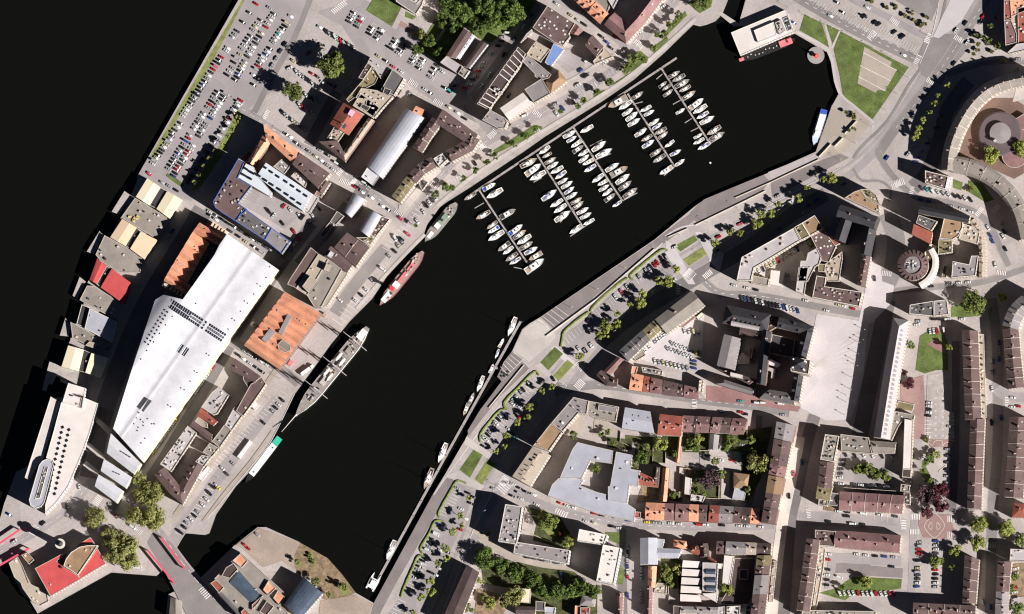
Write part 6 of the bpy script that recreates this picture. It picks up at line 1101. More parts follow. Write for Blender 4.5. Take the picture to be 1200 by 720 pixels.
m = MB(); m.box(-L * .02 - 1, 0, 1.6, 3.4, L * .72, 5.2, 0); sub(t, m, 'cabin_roof', M['hull_white'] if 0 else M['cabin']); m = MB(); m.box(-L * .44, 0, 1.6, 3.6, L * .16, 5.2, 0); sub(t, m, 'awning', M['roof_teal'] if 'roof_teal' in M else M['green_d']) if 0 else sub(t, m, 'awning', mat('teal_cloth', (.05, .50, .34), .7, .03))
m = MB(); m.box(L * .25, .4, 3.4, 3.7, 1.2, 1.2, 0); sub(t, m, 'roof_hatch', M['green_d']); m = MB(); m.box(-L * .30, .6, 3.4, 3.7, 1.1, 1.1, 0); sub(t, m, 'roof_hatch', M['vent_d'])
t, L = ship(953.5, 170, 966, 128, 10, 'pale blue and white passenger boat beside the sandy landing', 'passenger_boat', 'bluegrey', 'bluegrey', 1.8)
m = MB(); m.box(-L * .04, 0, 1.8, 3.4, L * .62, 4.6, 0); sub(t, m, 'cabin', M['cabin']); m = MB(); m.box(-L * .43, 0, 1.8, 2.8, L * .12, 5.4, 0); sub(t, m, 'stern_deck', M['bluep']); m = MB(); m.box(L * .16, 0, 3.4, 4.6, 3, 3.4, 0); sub(t, m, 'wheelhouse', M['hull_white'])
t, L = ship(866, 71, 931, 46, 10, 'long black hulled vessel with a red bow and a red stern house', 'museum_ship', 'hull_dark', 'hull_dark', 2.0)
m = MB(); m.box(-L * .34, 0, 2, 3.6, L * .22, 5.2, 0); sub(t, m, 'stern_house', M['pinkred']); m = MB(); m.box(-L * .42, 0, 3.6, 5.4, L * .07, 3.6, 0); sub(t, m, 'wheelhouse', M['pinkred']); m = MB(); m.box(L * .455, 0, 2.2, 3.0, 4.2, 2.6, 0, top=.95); sub(t, m, 'bow_plate', M['pinkred'])
for k in range(9): m = MB(); m.box(L * (-.18 + k * .065), rngb.uniform(-1.2, 1.2), 2, 2.7, .8, .8, 0); sub(t, m, 'bollard', M['vent'])
X, Y = W(956, 65, -1.5); t = thing('beacon_platform', 'round pale platform in the water carrying an orange beacon', 'beacon', (X, Y, -3)); m = MB(); m.cyl(X, Y, -4, -1.6, 7, 7, 32); m.build('platform', M['lane'], t)
m = MB(); m.cyl(X + .5, Y - .5, -1.6, 3.2, 1.5, 1.0, 12); m.cyl(X + .5, Y - .5, 3.2, 7, .7, .3, 10); m.build('beacon_tower', M['orangep'], t); m = MB(); m.cyl(X + .5, Y - .5, 1.2, 1.6, 2, 2, 12); m.build('gallery', M['redpaint'], t)
# red lifting beams of the two lock bridges
for (p, q), lb in ((((-8, 642), (23, 621)), 'red lifting beam on the north side of the west bridge'), (((-8, 667), (34, 643)), 'red lifting beam on the south side of the west bridge'), (((173, 645), (204, 683)), 'red lifting beam on the left side of the south bridge'), (((189, 630), (216, 666)), 'red lifting beam on the right side of the south bridge')):
    a, b = W(*p, 5), W(*q, 5); an = math.atan2(b[1] - a[1], b[0] - a[0]); x, y = (a[0] + b[0]) / 2, (a[1] + b[1]) / 2; t = thing('lifting_beam', lb, 'bridge beam', (x, y, 0)); m = MB(); m.box(x, y, 4.2, 5.6, math.dist(a, b), 1.5, an); m.build('beam', M['pinkred'] if 0 else mat('beam_red', (.72, .10, .16), .45, .05), t)
    for c in (a, b): m = MB(); m.box(c[0], c[1], -3, 4.3, .8, .8, an); m.build('post', M['redpaint'], t)

# ================= vehicles =================
CCOL = {'white': (.62, .62, .61), 'silver': (.36, .36, .38), 'dark grey': (.07, .07, .08), 'black': (.016, .016, .018), 'blue': (.03, .06, .25), 'red': (.45, .02, .03), 'beige': (.50, .44, .28), 'pink': (.62, .10, .16), 'yellow': (.70, .55, .06), 'teal': (.06, .35, .32)}  # blue also paints the bluish tint of cars standing in shade
for k, c in CCOL.items(): M['car_' + k] = mat('car_paint_' + k.replace(' ', '_'), c, .28, 0, spec=.5)
def car_body(van=False):
    mb = MB(); W2 = .88
    if van: prof = [(-2.4, .3), (-2.45, 1.0), (-2.4, 2.05), (1.3, 2.1), (1.75, 1.25), (2.4, 1.0), (2.45, .35)]
    else: prof = [(-2.1, .32), (-2.15, .85), (-1.75, .98), (-1.2, .98), (-.95, 1.40), (.35, 1.42), (1.05, .95), (1.95, .80), (2.12, .6), (2.1, .3)]
    n = len(prof)
    for i in range(n - 1):
        (x0, z0), (x1, z1) = prof[i], prof[i + 1]; k0 = .80 if z0 > 1.2 else .97; k1 = .80 if z1 > 1.2 else .97
        mb.face([(x0, -W2 * k0, z0), (x1, -W2 * k1, z1), (x1, W2 * k1, z1), (x0, W2 * k0, z0)])
    for sg in (-1, 1): mb.face([(x, sg * W2 * (.80 if z > 1.2 else .97), z) for x, z in prof])
    g = MB()
    if van: g.face([(1.33, -.72, 2.06), (1.75, -.82, 1.3), (1.75, .82, 1.3), (1.33, .72, 2.06)])
    else:
        g.face([(.38, -.68, 1.40), (1.05, -.80, .98), (1.05, .80, .98), (.38, .68, 1.40)]); g.face([(-.97, -.68, 1.39), (-1.35, -.78, 1.0), (-1.35, .78, 1.0), (-.97, .68, 1.39)])
        for sg in (-1, 1): g.face([(-.9, sg * .725, 1.36), (.35, sg * .725, 1.38), (.9, sg * .865, 1.0), (-1.1, sg * .865, 1.0)])
    g.v = [(x * 1.015, y * 1.02, z + .015) for x, y, z in g.v]
    return mb, g
CM = {}
for col in CCOL:
    for van in (False, True):
        b, g = car_body(van); o = b.build('body', M['car_' + col]); CM[(col, van, 'b')] = o.data; bpy.data.objects.remove(o)
for van in (False, True): b, g = car_body(van); o = g.build('window', M['glassy']); CM[(van, 'g')] = o.data; bpy.data.objects.remove(o)
m = MB(); m.tube((0, -.1, 0), (0, .1, 0), .31, 10); o = m.build('wheel', M['rubber']); CM['wheel'] = o.data; bpy.data.objects.remove(o)
rc = random.Random(5); CARS = []; USED = {}
def pick(): return rc.choices(['white', 'silver', 'dark grey', 'black', 'blue', 'red', 'beige'], [24, 18, 20, 24, 5, 6, 3])[0]
def cars(where, t, p0, p1, n, hx, hy, frm='upper', cols=None, gaps=(), van=0.08, big=False, jit=2.0):
    for i in range(n):
        if i in gaps: continue
        f = i / max(1, n - 1); x = p0[0] + (p1[0] - p0[0]) * f; y = p0[1] + (p1[1] - p0[1]) * f
        px, py = Q(t, '%f,%f' % (x, y))[0]; c = (cols[i] if cols and i < len(cols) and cols[i] else pick()); v = rc.random() < van
        an = -math.degrees(math.atan2(hy, hx)) + rc.uniform(-jit, jit) + (180 if rc.random() < .4 else 0)
        x_, y_ = W(px + rc.uniform(-.25, .25), py + rc.uniform(-.25, .25), .5)
        lb = '%s %s %s' % (c, 'van' if v else 'car', where) if n == 1 else '%s %s, %s from the %s end, %s' % (c, 'van' if v else 'car', ORD[i] if i < len(ORD) else 'last', frm, where)
        CARS.append((x_, y_, math.radians(an), c, v, lb, big))
D1 = (.85, .53)
# street and small-court cars first (they become individual objects)
t = '330,110'
for i, (x, y) in enumerate(((35, 285), (62, 305), (105, 348), (140, 375), (190, 405), (242, 440), (280, 470), (320, 500), (362, 535), (268, 398), (325, 432), (390, 490), (515, 655), (570, 690), (555, 600), (585, 625))): cars('on the street south of the central car park, %s from the left' % ORD[i], t, (x, y), (x, y), 1, .83, .55)
cars('central car park edge above the street', t, (5, 130), (165, 258), 10, .5, .85, 'left'); cars('under the tree beside the street car park', t, (125, 78), (212, 130), 5, .5, .85, 'left', ['white', 'red', 'white', 'silver', 'white'])
t = '330,0'
cars('at the top of the central car park', t, (315, 222), (515, 345), 11, .45, .88, 'left', ['black', 'silver', 'black', 'white', 'white', 'red', 'silver', 'black', 'silver', 'black', 'white']); cars('alone at the head of the central car park', t, (270, 192), (270, 192), 1, .8, .5, cols=['white'])
for nm, bx, by, dx, dy, cc in (('uppermost', 475, 155, 1, 1, None), ('second', 617, 240, 1, 1, None), ('third', 772, 345, 1, 1, None), ('fourth', 912, 448, 1, 1, None)):
    for c in (0, 1):
        cars('%s column of the %s bay block' % (('left', 'right')[c], nm), t, (bx + c * 52, by + c * 34), (bx + c * 52 + 36, by + c * 34 - 60), 4, .85, .53, 'lower', gaps=(3,) if rc.random() < .3 else ())
cars('in the small last bay block', t, (1045, 545), (1095, 462), 4, .85, .53, 'lower', ['silver', 'black', 'black', 'dark grey']); cars('beside the small last bay block', t, (1130, 503), (1130, 503), 1, .8, .6, cols=['white'])
for i, (x, y, c) in enumerate(((680, 397, 'beige'), (735, 430, 'black'), (785, 470, 'pink'), (840, 505, 'white'), (1010, 630, 'white'), (1045, 655, 'black'), (1150, 620, 'black'), (1185, 640, 'teal'), (860, 605, 'white'), (825, 650, 'black'), (800, 692, 'pink'), (900, 660, 'silver'))): cars('%s along the street past the marked bays' % ORD[i], t, (x, y), (x, y), 1, .83 if i not in (8, 9, 10, 11) else .55, .55 if i not in (8, 9, 10, 11) else -.83, cols=[c])
cars('below the round tree shadows', t, (105, 505), (262, 620), 8, .45, .88, 'left', ['white', 'white', 'silver', 'black', 'black', 'white', 'black', 'black']); cars('right of the big dark tree shadow', t, (290, 582), (340, 592), 2, .8, .6, 'left'); cars('red car by the tree' if 0 else 'parked under the large tree', t, (215, 520), (250, 540), 2, .8, .6, 'left', ['red', 'black']); cars('in the lower left of the central car park', t, (172, 668), (240, 712), 4, .5, .85, 'left'); cars('at the tree shadow edge', t, (85, 430), (120, 450), 2, .8, .6, 'left', ['beige', 'black']); cars('left of the round tree', t, (55, 480), (55, 480), 1, .8, -.4, cols=['white'])
for i, (x, y) in enumerate(((190, 375), (262, 328), (580, 425), (550, 465), (375, 615), (480, 590), (440, 655), (480, 630))): cars('parked in deep shade, %s in the car park shadow' % ORD[i], t, (x, y), (x, y), 1, .5, -.8)
t = '500,0'
for i, (x, y, c) in enumerate(((562, 230, 'white'), (532, 262, 'silver'), (527, 290, 'black'), (500, 325, 'black'), (448, 380, 'silver'), (408, 438, 'white'), (390, 468, 'beige'), (362, 500, 'red'), (345, 535, 'silver'), (320, 558, 'black'), (300, 593, 'white'), (270, 620, 'red'), (268, 655, 'silver'), (215, 578, 'white'), (190, 605, 'black'))): cars('slanted beside the shaded street below the park, %s from the top' % ORD[i], t, (x, y), (x, y), 1, .97, .1, cols=[c])
for i, (x, y) in enumerate(((735, 110), (680, 190), (620, 275), (540, 385), (440, 525), (385, 605), (575, 670), (165, 640))): cars('in deep shade below the park, %s from the top' % ORD[i], t, (x, y), (x, y), 1, .5, -.85)
t = '640,0'
for i, (x, y, c, a) in enumerate(((75, 30, 'white', 0), (175, 108, 'beige', 0), (225, 145, 'white', 0), (270, 175, 'black', 0), (245, 90, 'white', 0), (345, 155, 'white', 0), (390, 260, 'black', 0), (430, 300, 'blue', 0), (455, 338, 'black', 0), (480, 262, 'red', 0), (662, 232, 'white', 1), (825, 45, 'white', 1), (418, 442, 'white', 1), (282, 535, 'black', 1), (225, 600, 'white', 1), (290, 425, 'white', 2), (240, 495, 'blue', 2))): cars('%s car near the dormered row and the marina street' % ORD[i] if 0 else ('parked in the side street by the dormered row, %s in line' % ORD[i] if a == 0 else 'driving on the marina street, %s from the north' % ORD[i - 10] if a == 1 else 'in the shaded school yard corner, %s one' % ORD[i - 15]), t, (x, y), (x, y), 1, .8 if a == 0 else .82, .6 if a == 0 else -.55, cols=[c])
t = '520,60'
for i, (x, y, c, hx, hy) in enumerate(((40, 395, 'beige', .8, .5), (100, 435, 'white', .8, .5), (148, 475, 'black', .8, .5), (450, 525, 'black', .82, -.5), (570, 455, 'white', .82, -.3), (790, 375, 'silver', .8, -.3), (795, 440, 'white', .6, .8), (838, 405, 'blue', .6, .8), (915, 360, 'black', .6, .8), (655, 560, 'white', .8, -.3), (940, 240, 'white', .82, -.5), (1000, 175, 'black', .82, -.5))): cars('by the short triangle corner street, %s in reading order' % ORD[i], t, (x, y), (x, y), 1, hx, hy, cols=[c])
t = '400,170'
cars('backed against the white curved quay', t, (600, 425), (660, 372), 4, .55, .83, 'lower'); cars('near the quay by the small red car', t, (430, 690), (400, 710), 2, .55, .83, 'upper')
for i, (x, y, c, hx, hy) in enumerate(((578, 472, 'white', .55, .83), (535, 535, 'white', .55, .83), (465, 625, 'pink', .8, .6), (420, 518, 'pink', .7, .7), (380, 655, 'white', .4, .9), (410, 665, 'black', .5, .8), (745, 135, 'black', .82, -.55), (940, 130, 'black', .5, .85), (130, 245, 'black', .8, .5), (165, 265, 'white', .8, .5), (190, 290, 'white', .8, .5), (110, 295, 'black', .8, .5), (150, 325, 'silver', .8, .5), (215, 372, 'white', .8, .5), (290, 430, 'white', .8, .5), (330, 455, 'black', .8, .5))): cars('%s along the way from the vault street to the quay' % ORD[i], t, (x, y), (x, y), 1, hx, hy, cols=[c])
t = '380,270,8'
for i, (x, y, c) in enumerate(((790, 40, 'pink'), (665, 75, 'white'), (725, 85, 'black'), (700, 140, 'beige'), (660, 195, 'black'), (610, 245, 'silver'), (545, 365, 'white'), (450, 470, 'silver'), (395, 560, 'white'), (345, 605, 'black'), (290, 660, 'white'), (150, 655, 'white'))): cars('slanted on the quay car park by the light vessel, %s from the north' % ORD[i], t, (x, y), (x, y), 1, .75, .66, cols=[c])
t = '170,460'
for i, (x, y, c) in enumerate(((965, 55, 'black'), (940, 85, 'white'), (920, 110, 'black'), (900, 135, 'silver'), (832, 212, 'black'), (620, 500, 'silver'), (545, 535, 'white'), (575, 575, 'dark grey'), (505, 655, 'white'), (480, 665, 'black'), (445, 700, 'black'))): cars('on the quay car park by the white bus, %s from the north' % ORD[i], t, (x, y), (x, y), 1, .75, .66, cols=[c])
t = '200,570,4.615'
for i, (x, y, c) in enumerate(((258, 8, 'yellow'), (210, 40, 'black'), (195, 70, 'white'), (172, 100, 'white'), (148, 140, 'silver'), (128, 158, 'black'), (110, 180, 'white'), (90, 200, 'silver'), (75, 222, 'black'), (55, 250, 'black'))): cars('at the lower end of the quay car park, %s from the north' % ORD[i], t, (x, y), (x, y), 1, .75, .66, cols=[c])
cars('on the harbour museum forecourt, blue tinted' if 0 else 'standing alone at the tip of the museum forecourt', t, (470, 262), (470, 262), 1, .8, .6, cols=['silver']); cars('next to the stairs of the museum forecourt', t, (402, 318), (420, 335), 2, .8, .6, 'upper', ['red', 'red'])
t = '0,550'
for i, (x, y, c, hx, hy) in enumerate(((65, 320, 'blue', .8, .5), (100, 508, 'white', .8, -.6), (815, 325, 'pink', .8, .55), (932, 408, 'white', .8, .55), (560, 125, 'white', .2, .9), (465, 262, 'black', .2, .9), (302, 382, 'black', .6, -.5), (780, 252, 'white', .8, .4), (945, 415, 'silver', .8, .55))): cars('near the lock bridges and the red roofs, %s one' % ORD[i], t, (x, y), (x, y), 1, hx, hy, cols=[c])
t = '170,350'
cars('beside the middle of the great hall', t, (480, 480), (362, 655), 6, .55, -.83, 'upper', ['red', 'beige', 'white', 'white', 'white', 'white'], van=.3); cars('against the zigzag roof warehouse', t, (705, 372), (850, 465), 5, .8, .55, 'left', ['white', 'white', 'black', 'white', 'white']); cars('opposite the zigzag roof warehouse', t, (650, 395), (825, 515), 5, .8, .55, 'left', ['black', 'white', 'white', 'black', 'black'])
t = '170,460'; cars('beside the south end of the great hall', t, (220, 190), (60, 420), 7, .55, -.83, 'upper', ['yellow', 'white', 'white', 'white', 'silver', 'white', 'yellow'], van=.2)
t = '240,240'; cars('along the blue edged facade', t, (35, 50), (510, 350), 12, .83, .55, 'left'); cars('across the street from the blue edged facade', t, (180, 185), (400, 335), 5, .83, .55, 'left')
for i, (x, y, c) in enumerate(((555, 10, 'red'), (600, 35, 'white'), (455, 50, 'black'), (485, 75, 'white'), (545, 130, 'black'), (665, 75, 'white'), (690, 90, 'black'), (800, 25, 'black'), (765, 85, 'white'), (740, 120, 'black'), (625, 185, 'red'), (660, 240, 'red'), (630, 275, 'white'), (605, 315, 'blue'))): cars('in or near the yard south of the white hangar, %s from the top' % ORD[i], t, (x, y), (x, y), 1, .6, .8 if i % 3 else -.8, cols=[c])
t = '240,130'; cars('%s' % 'in the shaded lane left of the blue edged block', t, (100, 490), (100, 490), 1, .5, -.8)
# boulevard car parks and roads
t = '620,280'
for i, (x, y, c) in enumerate(((970, 130, 'silver'), (935, 140, 'black'), (905, 170, 'red'), (885, 185, 'red'), (860, 200, 'black'), (828, 228, 'white'), (850, 215, 'silver'), (775, 268, 'silver'), (690, 340, 'white'), (650, 372, 'pink'), (608, 408, 'white'), (875, 370, 'white'), (1020, 295, 'white'), (805, 420, 'white'), (490, 705, 'white'), (415, 575, 'black'))): cars('in the northern boulevard lots, %s in reading order' % ORD[i], t, (x, y), (x, y), 1, .55, .83 if i < 11 else -.6, cols=[c])
t = '780,240'
for i, (x, y, c) in enumerate(((525, 135, 'pink'), (597, 190, 'white'), (375, 228, 'red'), (385, 275, 'white'), (360, 325, 'black'), (65, 300, 'white'))): cars('under the boulevard trees near the crossing, %s one' % ORD[i], t, (x, y), (x, y), 1, .86, -.4, cols=[c])
t = '840,210'
for i, (x, y, c) in enumerate(((470, 190, 'white'), (520, 160, 'white'), (620, 235, 'silver'), (640, 185, 'blue'), (700, 150, 'blue'), (430, 355, 'blue'), (888, 38, 'blue'), (430, 120, 'silver'))): cars('on the boulevard beside the pale terrace, %s one' % ORD[i], t, (x, y), (x, y), 1, .86, -.45, cols=[c])
cars('in the curved inner row of the triangular parking yard', t, (565, 490), (300, 650), 11, .45, .9, 'right', ['black', 'white', 'beige', 'beige', 'silver', 'red', 'beige', 'beige', 'beige', 'black', 'white'], jit=6); cars('in the corner of the triangular parking yard', t, (300, 680), (370, 695), 2, .9, .2, 'left', ['beige', 'beige']); cars('beside the cream court buildings', t, (830, 600), (800, 700), 5, .6, -.7, 'upper')
t = '500,360'
for i, (x, y, c) in enumerate(((1070, 290, 'white'), (1115, 310, 'silver'), (1160, 270, 'white'), (722, 540, 'white'), (665, 600, 'silver'), (680, 580, 'black'), (635, 640, 'white'), (610, 660, 'white'), (890, 505, 'black'))): cars('in the lots around the striped lawn, %s one' % ORD[i], t, (x, y), (x, y), 1, .55, .83, cols=[c])
t = '480,460'
for i, (x, y, c) in enumerate(((760, 35, 'white'), (735, 65, 'white'), (725, 80, 'white'), (665, 155, 'blue'), (645, 175, 'white'), (628, 192, 'black'), (608, 215, 'white'), (600, 232, 'silver'), (585, 258, 'blue'), (570, 285, 'silver'), (552, 300, 'black'), (540, 330, 'white'), (698, 258, 'white'), (725, 295, 'black'), (748, 325, 'teal'), (697, 345, 'silver'), (795, 210, 'white'), (775, 180, 'red'), (770, 100, 'white'), (525, 320, 'white'))): cars('in the lot right of the landing pontoon, %s one' % ORD[i], t, (x, y), (x, y), 1, .72, .7, cols=[c])
t = '400,560,4.5'
for i, (x, y, c) in enumerate(((630, 165, 'white'), (655, 215, 'white'), (627, 275, 'red'), (610, 55, 'silver'), (668, 80, 'black'), (700, 105, 'black'), (683, 135, 'black'), (515, 245, 'blue'), (495, 290, 'white'), (500, 300, 'white'), (470, 345, 'black'), (462, 365, 'silver'), (455, 380, 'white'), (525, 385, 'white'), (560, 395, 'black'), (535, 440, 'black'), (520, 480, 'white'), (505, 515, 'white'), (470, 500, 'black'), (428, 437, 'black'), (420, 452, 'silver'), (412, 470, 'black'), (405, 488, 'silver'), (398, 505, 'black'), (390, 530, 'white'), (415, 515, 'black'), (805, 60, 'silver'))): cars('in the lower boulevard lots, %s from the top' % ORD[i], t, (x, y), (x, y), 1, .9, .4, cols=[c])
t = '500,560,4.5'
for i, (x, y, c) in enumerate(((455, 35, 'white'), (490, 55, 'black'), (525, 75, 'black'), (565, 90, 'white'), (450, 95, 'black'), (485, 80, 'silver'), (498, 112, 'white'), (580, 142, 'white'), (705, 135, 'red'), (740, 148, 'white'), (775, 160, 'white'), (840, 230, 'white'), (885, 240, 'beige'), (885, 188, 'red'))): cars('on the curved street above the apartment blocks, %s from the left' % ORD[i], t, (x, y), (x, y), 1, .88, .4, cols=[c], van=.2)
cars('%s' % 'against the horizontal apartment block', t, (530, 420), (720, 455), 6, .98, .2, 'left'); cars('in tree shade south of the apartment blocks', t, (712, 515), (712, 515), 1, .2, .9, cols=['blue'])
t = '660,580,5.145'
for i, (x, y, c) in enumerate(((60, 78, 'white'), (190, 112, 'red'), (232, 125, 'black'), (325, 140, 'silver'), (395, 155, 'blue'), (508, 167, 'yellow'), (550, 170, 'silver'), (588, 172, 'silver'), (650, 173, 'white'), (698, 176, 'white'), (822, 180, 'red'), (860, 181, 'white'), (957, 185, 'black'), (290, 190, 'black'), (335, 200, 'white'))): cars('along the southern street, %s from the left' % ORD[i], t, (x, y), (x, y), 1, .98, .12, cols=[c], van=.15)
for i, y in enumerate((320, 345, 375, 405, 430, 465, 490, 605)): cars('in the deep shade of the street by the stained slab block, %s from the top' % ORD[i], t, (388, y), (388, y), 1, .1, .98)
for i, y in enumerate((440, 470, 500, 590, 620, 650)): cars('on the east side of the shaded south street, %s from the top' % ORD[i], t, (468, y), (468, y), 1, .1, .98, cols=['white', 'silver', 'black', 'white', 'white', 'silver'])
t = '680,340'
cars('along the south wall of the white parking court', t, (525, 500), (755, 550), 9, .2, .95, 'left', ['white', 'silver', 'beige', 'white', 'beige', 'white', 'white', 'silver', 'silver']); cars('in the upper island row of the white parking court', t, (645, 375), (790, 430), 6, .6, .8, 'left', ['silver', 'white', 'white', 'white', 'silver', 'silver']); cars('in the lower island row of the white parking court', t, (612, 410), (780, 470), 7, .6, .8, 'left', ['silver', 'white', 'silver', 'silver', 'white', 'white', 'white']); cars('against the olive house in the white parking court', t, (590, 315), (525, 360), 5, .5, .8, 'right', ['white', 'white', 'white', 'white', 'silver']); cars('against the west end building in the white parking court', t, (485, 400), (455, 420), 2, .5, .8, 'right', ['white', 'white']); cars('by the garages of the white parking court', t, (735, 290), (830, 300), 4, .2, .95, 'left', ['white', 'white', 'beige', 'white']); cars('in the shaded corner of the white parking court', t, (800, 500), (800, 550), 3, .95, .2, 'upper', ['blue', 'dark grey', 'blue']); cars('at the left lot by the crossing', t, (40, 425), (75, 390), 2, .5, .8, 'lower', ['black', 'white']); cars('beside the stout boulevard tree', t, (130, 348), (130, 348), 1, .86, -.5, cols=['white'])
t = '820,320'
cars('along the shaded north face of the town hall', t, (295, 175), (690, 265), 17, .3, .95, 'left', van=.1)
for i, (x, y, c) in enumerate(((240, 88, 'white'), (330, 105, 'white'), (395, 120, 'black'), (745, 195, 'white'), (890, 265, 'white'), (975, 225, 'beige'), (1010, 235, 'white'), (1075, 250, 'red'), (620, 10, 'white'))): cars('on the street north of the town hall, %s from the left' % ORD[i], t, (x, y), (x, y), 1, .97, .22, cols=[c])
t = '820,400'
for i, (x, y, c, v) in enumerate(((285, 422, 'teal', 0), (395, 432, 'white', 1), (438, 435, 'white', 1), (572, 440, 'white', 1), (290, 502, 'red', 0), (155, 497, 'dark grey', 0), (320, 515, 'black', 0), (585, 520, 'silver', 0))): cars('on the street south of the town hall, %s one' % ORD[i], t, (x, y), (x, y), 1, .99, .1, cols=[c], van=v)
for i, (x, y) in enumerate(((925, 188 * 0 + 215), (920, 210))): pass
t = '820,500'
for i, (x, y, c) in enumerate(((25, 200, 'white'), (50, 205, 'black'), (148, 235, 'white'), (230, 238, 'red'), (275, 245, 'white'), (295, 190, 'teal'), (180, 165, 'white'), (300, 130, 'silver'))): cars('in the little court behind the pink roofed terrace, %s one' % ORD[i], t, (x, y), (x, y), 1, .95, .2, cols=[c])
for i, (x, y, c) in enumerate(((158, 695, 'black'), (275, 700, 'white'), (330, 702, 'white'), (430, 706, 'white'), (30, 692, 'white'), (715, 250, 'blue'), (660, 332, 'pink'), (628, 490, 'black'), (970, 597, 'white'), (1040, 603, 'black'), (1150, 613, 'white'), (1035, 632, 'black'), (905, 668, 'black'), (1075, 685, 'white'), (1145, 690, 'black'))): cars('around the cream pavement crossing, %s one' % ORD[i], t, (x, y), (x, y), 1, .99 if i not in (5, 6, 7) else .1, .08 if i not in (5, 6, 7) else .95, cols=[c])
cars('left of the oval garden', t, (1005, 238), (985, 362), 5, .97, -.15, 'upper', ['black', 'black', 'dark grey', 'dark grey', 'white'])
t = '1000,500'
cars('north of the oval garden', t, (-120, 190), (265, 212), 7, .4, .9, 'left', ['silver', 'black', 'black', 'white', 'white', 'black', 'white'], gaps=()); cars('on the garage lane below the oval garden', t, (-130, 400), (235, 420), 9, .98, .12, 'left', gaps=(2,)); cars('on the white bay street below the pink terrace', t, (75, 615), (295, 632), 3, .98, .1, 'left', ['white', 'white', 'dark grey'])
cars('in the right column of the planter square', t, (665, 160), (660, 395), 6, .98, -.1, 'upper', ['silver', 'dark grey', 'dark grey', 'black', 'silver', 'silver']); cars('by the bush on the forecourt', t, (520, 75), (520, 75), 1, .98, .1, cols=['white'])
t = '1000,400'; cars('left of the round paving discs', t, (535, 435), (528, 525), 5, .98, .1, 'upper', ['white', 'white', 'black', 'white', 'black']); cars('right of the round paving discs', t, (680, 600), (680, 600), 1, .98, .1, cols=['silver']); cars('by the pink alley top', t, (450, 60 - 10), (450, 50), 1, .98, .1) if 0 else None
for i, (x, y, c, h) in enumerate(((970, 145, 'white', 1), (975, 215, 'silver', 1), (978, 335, 'white', 1), (970, 570, 'black', 1), (1120, 397, 'white', 0), (1160, 460, 'red', 0), (1118, 463, 'white', 0), (1035, 540, 'blue', 1), (1025, 10, 'blue', 1), (1025, 60, 'silver', 1), (1025, 125, 'blue', 1))): cars('on the streets beside the long brown terraces, %s one' % ORD[i], t, (x, y), (x, y), 1, .1 if h else .98, .98 if h else .1, cols=[c], van=.2)
t = '1000,300'
cars('in the little gravel lot above the park lawn', t, (540, 530), (592, 530), 3, .1, .98, 'left', ['white', 'white', 'red']); cars('alone above the park lawn', t, (638, 525), (638, 525), 1, .2, .98, cols=['white'], van=1); cars('on the lane north of the park lawn', t, (565, 447), (765, 447), 5, .99, .03, 'left', ['black', 'black', 'white', None, 'white'], gaps=(3,), van=.4)
for i, (x, y, c) in enumerate(((545, 215, 'black'), (680, 195, 'white'), (745, 192, 'white'), (805, 188, 'white'), (1000, 60, 'white'), (955, 375, 'silver'), (150, 160, 'dark grey'), (450, 485, 'white'), (460, 460, 'silver'))): cars('on the street by the arcade and the tree corner, %s one' % ORD[i], t, (x, y), (x, y), 1, .98 if i not in (4, 5, 6) else .1, -.12 if i not in (4, 5, 6) else .98, cols=[c])
t = '1000,200'; cars('parked along the lawn of the sweeping block', t, (480, 125), (825, 205), 10, .6, .8, 'left', ['dark grey', 'teal', 'white', 'white', 'silver', 'white', 'black', 'black', 'white', 'black'])
for i, (x, y, c) in enumerate(((475, 205, 'blue'), (530, 215, 'blue'), (685, 250, 'silver'), (765, 270, 'white'), (825, 290, 'white'), (950, 400, 'white'), (965, 455, 'blue'), (980, 495, 'blue'), (1035, 380, 'white'), (1060, 430, 'black'), (1055, 465, 'white'), (1070, 550, 'black'))): cars('on the curved street, %s in driving order' % ORD[i], t, (x, y), (x, y), 1, .95 if i < 5 else .5, .3 if i < 5 else .85, cols=[c])
t = '1000,0'
for i, (x, y, c, hx, hy) in enumerate(((102, 52, 'white', .85, .45), (75, 118, 'black', .8, -.5), (152, 160, 'black', .8, -.5), (178, 172, 'black', .8, -.5), (290, 228, 'black', .8, -.5), (347, 260, 'black', .8, -.5), (355, 388, 'white', .85, .45), (725, 215, 'white', .6, -.8), (788, 165, 'black', .6, -.8), (800, 298, 'white', .6, -.8), (835, 240, 'black', .6, -.8), (915, 115, 'red', .6, -.8), (897, 160, 'silver', .6, -.8), (1055, 428, 'yellow', .98, .05), (1120, 422, 'black', .98, .05), (1165, 418, 'silver', .98, .05), (1150, 488, 'silver', .98, .05), (708, 448, 'black', .6, -.8))): cars('around the big grey junction, %s one' % ORD[i], t, (x, y), (x, y), 1, hx, hy, cols=[c])
t = '830,0'
for i, (x, y, c) in enumerate(((862, 115, 'white'), (945, 90, 'black'), (905, 18, 'black'), (1120, 55, 'white'), (1175, 165, 'black'), (1098, 118, 'black'), (600, 160, 'blue'))): cars('on the boulevard above the play lawn, %s one' % ORD[i], t, (x, y), (x, y), 1, .87, .45, cols=[c])
t = '1000,100'
for i, (x, y, c) in enumerate(((415, 435, 'white'), (385, 485, 'silver'), (237, 510, 'blue'), (450, 512, 'blue'), (480, 465, 'silver'), (535, 385, 'silver'), (585, 300, 'blue'), (615, 215, 'dark grey'), (520, 410, 'blue'), (440, 545, 'blue'))): cars('in the shade of the curved terrace block, %s one' % ORD[i], t, (x, y), (x, y), 1, .6 if i < 3 else .98, -.8 if i < 3 else 0, cols=[c], van=.3)
t = '1000,600'
